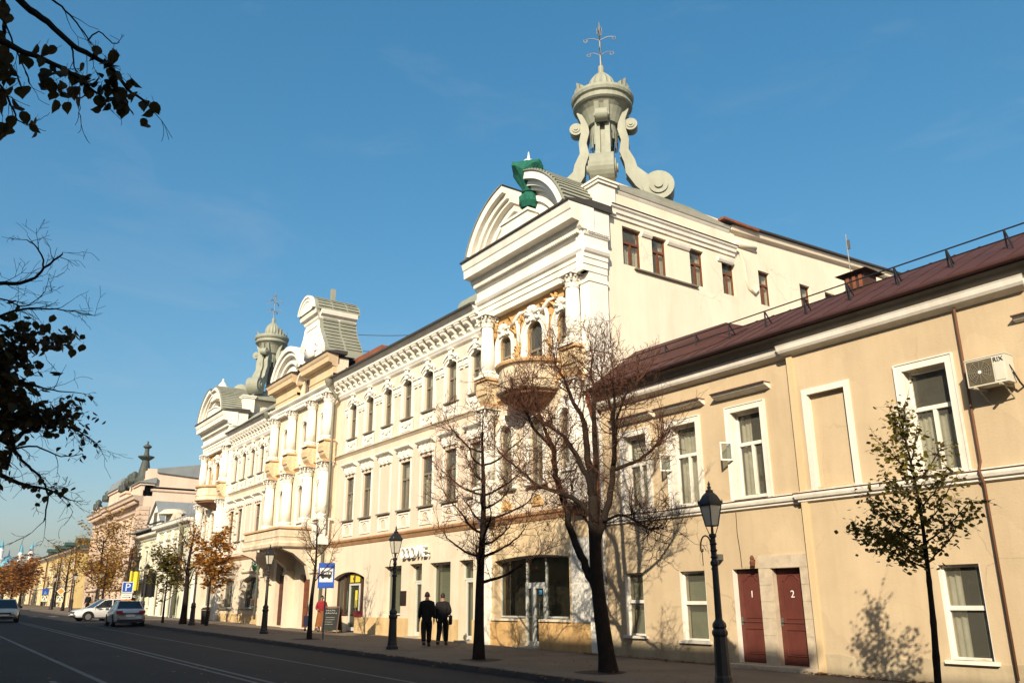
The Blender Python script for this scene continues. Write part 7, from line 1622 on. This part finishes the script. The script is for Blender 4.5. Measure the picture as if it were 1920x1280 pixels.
crossing(-103.0, 13.6, D2R(80), 'diamond', "orange diamond priority sign above a walker crossing plate, right of a similar pole")
crossing(-113.5, 13.4, D2R(80), 'blue', "blue square sign above a walker crossing plate, left of the orange diamond")
# ------------------------------------------------------------------ people: one continuous skinned body each, clothes on top
def skin(name, verts, edges, radii, m, parent, M, sub=2, root=0):
    me = bpy.data.meshes.new(name); bm = bmesh.new(); lay = bm.verts.layers.skin.verify()
    vs_ = [bm.verts.new(v) for v in verts]
    for a, c in edges: bm.edges.new((vs_[a], vs_[c]))
    for i, v in enumerate(vs_): rr_ = radii[i]; v[lay].radius = rr_ if isinstance(rr_, tuple) else (rr_, rr_); v[lay].use_root = (i == root)
    bm.to_mesh(me); bm.free(); me.materials.append(m)
    o = link(name, me, M, parent)
    k = o.modifiers.new("skin", 'SKIN'); k.use_smooth_shade = True
    k = o.modifiers.new("sub", 'SUBSURF'); k.levels = sub; k.render_levels = sub
    return o
SKIN_ = mat("skin", (0.30, 0.17, 0.11), rough=0.6, var=0.05)
def person(label, x, y, facing, h, top, bottom, hair, stride=.25, coat=0.86, arm='down', skirt=None, z=None, cat="person", group=None, shoe=None):
    """facing: heading in degrees; local +Y is forward, +X the right hand side"""
    k = h / 1.76; M = T(x, y, gz(x) if z is None else z) @ RZ(D2R(facing)) @ Matrix.Diagonal((k, k, k, 1)); Mr = T(x, y, gz(x) if z is None else z) @ RZ(D2R(facing))
    p = empty("person", label, cat, Mr, group)
    hip, sh = .10, .185; f = stride
    V = [(0, 0, .96), (0, .0, 1.15), (0, -.01, 1.36), (0, 0, 1.50), (0, .02, 1.62), (0, .03, 1.72)]; R_ = [(.15, .11), (.135, .10), (.165, .105), .058, (.075, .092), (.062, .078)]
    E_ = [(0, 1), (1, 2), (2, 3), (3, 4), (4, 5)]
    def chain(par, pts, rads):
        q = par
        for v, r_ in zip(pts, rads): V.append(v); R_.append(r_); E_.append((q, len(V) - 1)); q = len(V) - 1
        return q
    kf = .07 if f > .1 else 0
    chain(0, [(hip, 0, .90), (hip, f * .55 + .05, .50), (hip, f * .9, .09), (hip, f * .9 + .15, .035)], [.095, .062, .043, .034])
    chain(0, [(-hip, 0, .90), (-hip, -f * .25 + kf, .50), (-hip, -f * 1.0, .13), (-hip, -f * 1.0 + .10, .05)], [.095, .062, .043, .034])
    hands = []
    for s_ in (1, -1):
        sw = -s_ * f * .45
        if arm == 'down': pts = [(s_ * sh, 0, 1.42), (s_ * (sh + .05), sw * .4 - .03, 1.13), (s_ * (sh + .06), sw + .05, .88)]
        elif arm == 'bag' and s_ == 1: pts = [(s_ * sh, 0, 1.42), (s_ * (sh + .10), -.10, 1.15), (s_ * (sh + .02), .08, 1.05)]
        elif arm == 'front': pts = [(s_ * sh, 0, 1.42), (s_ * (sh + .08), -.02, 1.15), (s_ * (sh - .02), .22, 1.08)]
        else: pts = [(s_ * sh, 0, 1.42), (s_ * (sh + .05), sw * .4 - .03, 1.13), (s_ * (sh + .06), sw + .05, .88)]
        w_ = chain(2, pts, [.062, .046, .030]); hands.append((V[w_], s_))
        d = (Vector(pts[2]) - Vector(pts[1])).normalized(); c0 = Vector(pts[2])
        palm = chain(w_, [tuple(c0 + d * .07)], [(.03, .018)])
        for q_, (lx, ln) in enumerate(((-.024, .075), (-.008, .088), (.009, .08), (.024, .062))):
            fp = c0 + d * .08 + Vector((0, lx, 0)); chain(palm, [tuple(fp + d * ln * .5), tuple(fp + d * ln + Vector((-s_ * .015, 0, 0)))], [.010, .008])
        chain(w_, [tuple(c0 + d * .03 + Vector((0, .035, 0))), tuple(c0 + d * .075 + Vector((0, .05, 0)))], [.011, .009])
    skin("body", V, E_, R_, SKIN_, p, M)
    # trousers or skirt
    if skirt:
        b = MB(); n = 18; prof = [(.155, 1.06), (.19, .92), (.22, .70), (.25, .45), (.28, .24)]
        for r_, zz_ in prof:
            for i in range(n):
                a = 2 * math.pi * i / n; q = r_ * (1 + .05 * math.cos(5 * a)); b.v.append((q * math.cos(a), q * .8 * math.sin(a), zz_))
        for j in range(len(prof) - 1):
            for i in range(n): b.f.append((j * n + i, j * n + (i + 1) % n, (j + 1) * n + (i + 1) % n, (j + 1) * n + i))
        part("skirt", b, bottom, p, M, smooth=True)
    else:
        skin("trousers", [(0, 0, 1.02), (0, 0, .93), (hip, 0, .88), (hip, f * .55 + .05, .50), (hip, f * .88, .10), (-hip, 0, .88), (-hip, -f * .25 + kf, .50), (-hip, -f * .98, .15)], [(0, 1), (1, 2), (2, 3), (3, 4), (1, 5), (5, 6), (6, 7)], [(.19, .145), (.20, .155), .128, .10, .082, .128, .10, .082], bottom, p, M)
    tv = [(0, 0, coat), (0, 0, 1.10), (0, -.012, 1.37), (0, -.005, 1.52)]; te = [(0, 1), (1, 2), (2, 3)]; tr = [(.225, .175), (.20, .155), (.225, .15), (.095, .085)]
    for (hp, s_) in hands:
        i0 = len(tv); el = [v for v in V if abs(v[0] - s_ * (sh + .05)) < .06 and 1.1 < v[2] < 1.2]
        e_ = el[0] if el else (s_ * (sh + .05), 0, 1.13)
        tv += [(s_ * (sh + .005), 0, 1.40), e_, tuple(Vector(hp) * .93 + Vector(e_) * .07)]; tr += [.095, .076, .058]; te += [(2, i0), (i0, i0 + 1), (i0 + 1, i0 + 2)]
    skin("jacket", tv, te, tr, top, p, M)
    # hair, ears, face
    b = MB(); n = 14
    for j in range(8):
        t = j / 7 * (1.95 if hair == 'short' else 2.2)
        for i in range(n):
            a = 2 * math.pi * i / n; front = max(0.0, math.sin(a)); tt = min(t, 1.1 + .95 * (1 - front)) if hair == 'short' else min(t, 1.0 + 1.2 * (1 - front))
            b.v.append((.088 * math.sin(tt) * math.cos(a), .02 + .108 * math.sin(tt) * math.sin(a), 1.675 + .122 * math.cos(tt)))
    for j in range(7):
        for i in range(n): b.f.append((j * n + i, j * n + (i + 1) % n, (j + 1) * n + (i + 1) % n, (j + 1) * n + i))
    part("hair", b, mat("dark_hair", (0.02, 0.013, 0.009), rough=.6, var=.3, scale=20), p, M, smooth=True)
    b = MB()
    for s_ in (-1, 1): b.lathe(s_ * .082, .01, [(.004, 1.615), (.018, 1.63), (.022, 1.655), (.01, 1.68)], 7)
    b.prism([(.10, 1.61), (.14, 1.625), (.112, 1.68)], -.014, .014, lambda yy, zz_, xx: (xx, yy, zz_)); b.box(-.025, .025, .098, .108, 1.572, 1.584)
    for s_ in (-1, 1): b.lathe(s_ * .033, .1, [(.002, 1.65), (.012, 1.658), (.002, 1.668)], 6)
    part("face", b, SKIN_, p, M, smooth=True)
    b = MB()
    for s_, fy, fz in ((1, f * .9, .0), (-1, -f * 1.0, .05 if f > .1 else 0)):
        b.prism([(-.09, .0), (.19, .0), (.20, .035), (.12, .07), (.03, .10), (-.08, .10)], s_ * hip - .048, s_ * hip + .048, lambda yy, zz_, xx, fy=fy, fz=fz: (xx, yy + fy, zz_ + fz))
    part("shoes", b, shoe or SBK, p, M, smooth=False)
    return p, M
BLK = mat("black_cloth", (0.007, 0.0065, 0.007), rough=.9, var=.3, scale=6); DGR = mat("charcoal_cloth", (0.009, 0.008, 0.0085), rough=.9, var=.3, scale=6)
RED = mat("red_cloth", (0.22, 0.012, 0.018), rough=.85, var=.2, scale=6); BRN = mat("brown_skirt_cloth", (0.20, 0.07, 0.02), rough=.9, var=.2, scale=6)
person("left walker in black jacket and trousers seen from behind before a pale shop door", -27.06, 15.25, 66, 1.80, BLK, DGR, 'short', .16, .80)
pw, Mw = person("right walker in black with a shoulder bag, seen from behind mid-stride", -27.25, 16.0, 52, 1.76, DGR, BLK, 'short', .36, .74, 'bag')
BG = empty("shoulder_bag", "dark shoulder bag hanging at the hip of the right walker", "bag", Mw)
b = MB(); b.prism([(-.02, .70), (.26, .74), (.28, .95), (.22, 1.02), (.02, 1.0)], .24, .34, lambda yy, zz_, xx: (xx, yy - .12, zz_)); part("pouch", b, BLK, BG, Mw)
b = MB(); b.tube([(.29, -.08, 1.0), (.22, -.06, 1.3), (.14, 0, 1.47), (.2, .06, 1.3), (.29, .08, 1.0)], .012, 5); part("strap", b, BLK, BG, Mw)
pz, Mz = person("woman in red top and long brown skirt standing by the chalkboard", -40.6, 16.95, -115, 1.66, RED, BRN, 'long', .03, .98, 'front', skirt=True)
person("dark figure half hidden behind the roof of the white car", -92, 14.6, 100, 1.75, DGR, BLK, 'short', .1)
person("person in dark coat standing between silver car and street lamp", -70.5, 14.2, -60, 1.74, BLK, BLK, 'short', .05, .7)
# dark bag on the pavement, chalkboard
b = MB(); b.box(-.17, .17, -.11, .11, .22, .72); BK = empty("trolley_bag", "blue-black trolley bag standing at the woman's side", "bag", T(-41.4, 16.6, gz(-41.4)) @ RZ(.6)); part("bag_body", b, mat("navy_cloth", (.012, .014, .035), var=.2), BK, W[BK])
b = MB(); b.tube([(-.12, .05, .72), (-.12, .05, 1.0), (.12, .05, 1.0), (.12, .05, .72)], .013, 5); part("handle", b, SBK, BK, W[BK])
for x_ in (-.13, .13):
    b = MB(); b.prism([(.07 * math.cos(t * .524), .07 + .07 * math.sin(t * .524)) for t in range(12)], x_ - .02, x_ + .02, lambda u, v, a: (a, u, v)); b.box(x_ - .015, x_ + .015, -.02, .02, .07, .24); part("wheel", b, SBK, BK, W[BK])
CB = empty("chalkboard", "black A-frame chalkboard with white handwriting outside the shop", "chalkboard", T(-38.9, 16.8, gz(-38.9)) @ RZ(D2R(48)))
CHK = mat("chalk_board_black", (0.02, 0.022, 0.018), var=.3, scale=5); Mc = W[CB]
for s_ in (-1, 1):
    b = MB(); b.prism([(s_ * .30, .12), (s_ * .33, .12), (s_ * .06, 1.12), (s_ * .03, 1.12)], -.36, .36, lambda yy, zz_, xx: (xx, yy, zz_)); q = part("board", b, CHK, CB, Mc)
    b = MB()
    for xx in (-.4, .36): b.prism([(s_ * .34, .0), (s_ * .385, .0), (s_ * .07, 1.18), (s_ * .03, 1.18)], xx, xx + .04, lambda yy, zz_, a: (a, yy, zz_))
    b.prism([(s_ * .04, 1.13), (s_ * .075, 1.13), (s_ * .06, 1.19), (s_ * .03, 1.19)], -.36, .36, lambda yy, zz_, xx: (xx, yy, zz_)); part("frame", b, OAK, q, Mc)
CHW = mat("chalk_white", (.6, .6, .56), var=.2)
b = MB(); rr = random.Random(9)
def chalk(u, v): t = (v - .12) / 1.0; return (u, -(.335 - .27 * t) - .012, v)
for row, (zv, n_) in enumerate(((.98, 5), (.86, 6))):
    for k in range(n_):
        u = -.27 + k * .095; b.tube([chalk(u, zv), chalk(u + .02, zv + .06), chalk(u + .045, zv + rr.uniform(-.01, .05)), chalk(u + .07, zv + .02)], .008, 4)
for zv in (.70, .60, .50, .40): b.tube([chalk(-.25, zv), chalk(-.05, zv + rr.uniform(-.01, .01)), chalk(rr.uniform(.05, .24), zv)], .005, 4)
part("handwriting", b, CHW, CB, Mc)
# banners by the white house, litter bin
for k, (y0_, y1_, m_, lab_) in enumerate(((13.55, 14.25, YEL, "yellow banner hanging left of the far lamp before the white house"), (14.5, 15.45, DGR, "black banner hanging right of the yellow one"))):
    x = -69.0; bn = empty("banner", lab_, "banner", T(x, y0_, 1.2)); b = MB(); n = 8
    vs_ = [(x + .07 * math.sin(i * 1.4), y0_ + (y1_ - y0_) * i / n, zz_ + .04 * math.sin(i * 2)) for zz_ in (2.35, 1.0 - .5 * k) for i in range(n + 1)]; b.add(vs_, [(i, i + 1, n + 2 + i, n + 1 + i) for i in range(n)]); part("cloth", b, m_, bn)
    b = MB(); b.tube([(x, y0_ - .1, 2.4), (x, 17.4, 2.4)], .03, 5); part("bracket", b, IRON, bn)
BN = empty("litter_bin", "small dark litter bin beside the far street lamp", "litter bin", T(-54.2, 15.2, gz(-54))); b = MB(); b.lathe(-54.2, 15.2, [(.22, gz(-54)), (.27, gz(-54) + .75), (.29, gz(-54) + .8), (.2, gz(-54) + .8)], 10); part("bin_body", b, IRON, BN)
b = MB(); b.lathe(-54.2, 15.2, [(.31, gz(-54) + .82), (.2, gz(-54) + .95), (0, gz(-54) + .98)], 10); part("lid", b, IRON, BN)
# ------------------------------------------------------------------ cars
def car_paint(name, col):
    m = mat(name, col, rough=.28, var=.03, scale=2, spec=.5); m.node_tree.nodes["Principled BSDF"].inputs["Coat Weight"].default_value = .6; m.node_tree.nodes["Principled BSDF"].inputs["Coat Roughness"].default_value = .05; return m
CARGL = mat("car_glass", (.012, .014, .018), rough=.06, var=0, spec=.6); TYRE = mat("tyre", (.012, .012, .012), rough=.9, var=.2); RIM = mat("rim", (.3, .3, .3), rough=.35, metal=.6, var=.1); TAIL = mat("tail_light", (.25, .01, .012), rough=.25, var=.1); HEAD = mat("head_light", (.5, .5, .48), rough=.15, var=.1); BLKP = mat("black_plastic", (.015, .015, .016), rough=.6, var=.1)
def car(label, x, y, heading, paint, sedan, cat="car"):
    """local +X forward; 4.3 m long, z from the road up"""
    M = T(x, y, gz(x) - .135) @ RZ(D2R(heading)); c = empty("parked_car", label, cat, M)
    Lh = 2.15; hw = .86
    # stations: x, belt height, bottom, half width at belt, half width at sill
    st = [(-2.15, .78, .42, .70, .66), (-2.08, .96 if sedan else .92, .28, .78, .76), (-1.7, 1.02 if sedan else .98, .22, .83, .84), (-1.0, .98, .20, .86, .87), (0, .94, .20, .86, .88), (.9, .92, .20, .85, .87), (1.3, .88, .22, .83, .86), (1.75, .78, .24, .78, .82), (2.05, .66, .28, .68, .74), (2.15, .54, .38, .60, .64)]
    b = MB(); n = 14
    for (xx, zt, zb, wt, wb) in st:
        zm = zb + (zt - zb) * .62
        half = [(0, zt), (wt * .7, zt), (wt * .95, zt - .03), (wt + .01, zt - .10), (max(wt, wb) + .015, zm), (wb, zb + .1), (wb * .93, zb), (0, zb)]
        ringp = half + [(-w_, z_) for w_, z_ in half[1:-1]][::-1]; b.v += [(xx, w_, z_) for w_, z_ in ringp]; n = len(ringp)
    for i in range(len(st) - 1):
        for k in range(n): b.f.append((i * n + k, i * n + (k + 1) % n, (i + 1) * n + (k + 1) % n, (i + 1) * n + k))
    b.f.append(tuple(range(n))); b.f.append(tuple((len(st) - 1) * n + k for k in range(n))[::-1])
    # cabin: pillars and roof (paint) with glass inside
    rear_b, rear_t, fr_t, fr_b = (-1.75, -.95, .25, 1.05) if sedan else (-2.02, -1.55, .15, .98)
    zr = 1.45 if sedan else 1.50
    def cab(off, z0_=.9): return [(rear_b, z0_), (rear_t, zr - off), (rear_t + .35, zr + .03 - off), (fr_t - .2, zr + .02 - off), (fr_t, zr - .03 - off), (fr_b, z0_)]
    wr = {z_: hw - .04 - (z_ - .9) * .34 for z_ in (0,)}
    def W_(z_): return hw - .05 - max(0, z_ - .9) * .36
    gl = MB(); P_ = cab(.015)
    gl.add([(u, s_ * (W_(v) - .01), v) for s_ in (1, -1) for u, v in P_], [(0, 1, 2, 3, 4, 5), (6, 7, 8, 9, 10, 11)] + [(i, i + 1, 7 + i, 6 + i) for i in range(5)])
    body = part("body", b, paint, c, M, smooth=True)
    part("windows", gl, CARGL, body, M)
    rf_ = MB(); Q = cab(0)
    rf_.add([(u, s_ * W_(v), v) for s_ in (1, -1) for u, v in Q[1:5]] + [(u, s_ * W_(v - .07) , v - .07) for s_ in (1, -1) for u, v in Q[1:5]], [(i, i + 1, 5 + i, 4 + i) for i in range(3)] + [(0, 1, 9, 8), (1, 2, 10, 9), (2, 3, 11, 10), (4, 5, 13, 12), (5, 6, 14, 13), (6, 7, 15, 14)])
    for s_ in (1, -1):
        for (p0, p1, w_) in ((Q[0], Q[1], .13), (Q[4], Q[5], .07), ((-.30, .9), (-.36, zr), .08)) + ((((-1.15, .9), (-1.1, zr), .14),) if not sedan else ()):
            q = []
            for (u, v) in (p0, p1): q += [(u - w_ / 2, s_ * (W_(v) + .004), v), (u + w_ / 2, s_ * (W_(v) + .004), v), (u + w_ / 2, s_ * (W_(v) - .06), v), (u - w_ / 2, s_ * (W_(v) - .06), v)]
            rf_.add(q, [(0, 1, 5, 4), (1, 2, 6, 5), (2, 3, 7, 6), (3, 0, 4, 7)])
    part("roof", rf_, paint, body, M)
    for (wx, s_) in ((1.32, 1), (1.32, -1), (-1.32, 1), (-1.32, -1)):
        t_ = MB(); N = 20; yy0, yy1 = sorted((s_ * .70, s_ * .90))
        t_.prism([(wx + .315 * math.cos(2 * math.pi * i / N), .315 + .315 * math.sin(2 * math.pi * i / N)) for i in range(N)], yy0, yy1, lambda u, v, a: (u, a, v)); tw_ = part("wheel", t_, TYRE, c, M)
        t_ = MB(); yy0, yy1 = sorted((s_ * .895, s_ * .91)); t_.prism([(wx + .2 * math.cos(2 * math.pi * i / N), .315 + .2 * math.sin(2 * math.pi * i / N)) for i in range(N)], yy0, yy1, lambda u, v, a: (u, a, v)); part("rim", t_, RIM, tw_, M)
        t_ = MB(); yy0, yy1 = sorted((s_ * .86, s_ * .885))
        t_.prism([(wx + .40 * math.cos(math.pi * i / 12), .33 + .37 * math.sin(math.pi * i / 12)) for i in range(13)] + [(wx - .40, .2), (wx + .40, .2)], yy0, yy1, lambda u, v, a: (u, a, v)); part("wheel_arch", t_, BLKP, body, M)
    for s_ in (1, -1):
        t_ = MB(); t_.box(-2.165, -1.9, *sorted((s_ * .46, s_ * .80)), .74, .90); part("tail_light", t_, TAIL, body, M)
        t_ = MB(); t_.add([(1.72, s_ * .80, .72), (2.08, s_ * .62, .62), (2.11, s_ * .42, .58), (2.11, s_ * .42, .68), (2.03, s_ * .62, .74), (1.72, s_ * .81, .79)], [(0, 1, 4, 5), (1, 2, 3, 4)]); part("headlight", t_, HEAD, body, M)
        t_ = MB(); t_.box(.72, .86, *sorted((s_ * .86, s_ * 1.03)), .92, 1.05); part("mirror", t_, BLKP if paint is not PAINTS[1] else paint, body, M)
        t_ = MB(); t_.box(-.55, -.38, *sorted((s_ * .868, s_ * .885)), .80, .83); t_.box(.35, .5, *sorted((s_ * .868, s_ * .885)), .80, .83); part("door_handle", t_, BLKP, body, M)
        t_ = MB(); t_.box(-1.0, 1.0, *sorted((s_ * .84, s_ * .885)), .20, .26); part("sill", t_, BLKP, body, M)
        t_ = MB()
        for xx in (-.92, -.30, .88): t_.box(xx - .006, xx + .006, *sorted((s_ * .862, s_ * .876)), .3, .93)
        part("door_gap", t_, BLKP, body, M)
    t_ = MB(); t_.box(-2.175, -2.1, -.26, .26, .56, .67); part("number_plate", t_, SWH, body, M)
    t_ = MB(); t_.box(2.12, 2.17, -.26, .26, .42, .52); part("number_plate", t_, SWH, body, M)
    t_ = MB(); t_.box(-2.18, -2.02, -.72, .72, .24, .40); t_.box(2.0, 2.16, -.5, .5, .26, .36); t_.box(2.1, 2.155, -.36, .36, .56, .64); part("bumper_trim", t_, BLKP, body, M)
    return c
PAINTS = [car_paint("white_paint", (.62, .62, .60)), car_paint("silver_paint", (.40, .44, .47)), car_paint("beige_paint", (.42, .37, .27))]
car("white hatchback standing across the road behind the silver car", -69.5, 12.15, -80, PAINTS[0], False)
car("silver sedan parked at the kerb seen from behind", -58.0, 11.4, 177, PAINTS[1], True)
car("beige car coming down the road, cut by the left picture edge", -70.0, 5.9, -3, PAINTS[2], False)
# ------------------------------------------------------------------ thin autumn haze: one closed box round the whole scene
b = MB(); b.box(-2560, 320, -1560, 2560, -7.0, 45)
hz = link("haze", b.mesh("haze", None), I4, None, "stuff"); hz["label"] = "thin pale autumn haze over the far end of the street"
hm = bpy.data.materials.new("haze_air"); hm.use_nodes = True; hn = hm.node_tree
hn.nodes.remove(hn.nodes["Principled BSDF"]); pv = hn.nodes.new("ShaderNodeVolumePrincipled")
pv.inputs["Color"].default_value = (0.86, 0.9, 0.95, 1); pv.inputs["Density"].default_value = 0.00032; pv.inputs["Anisotropy"].default_value = 0.2
hn.links.new(pv.outputs[0], hn.nodes["Material Output"].inputs["Volume"]); hz.data.materials.append(hm)
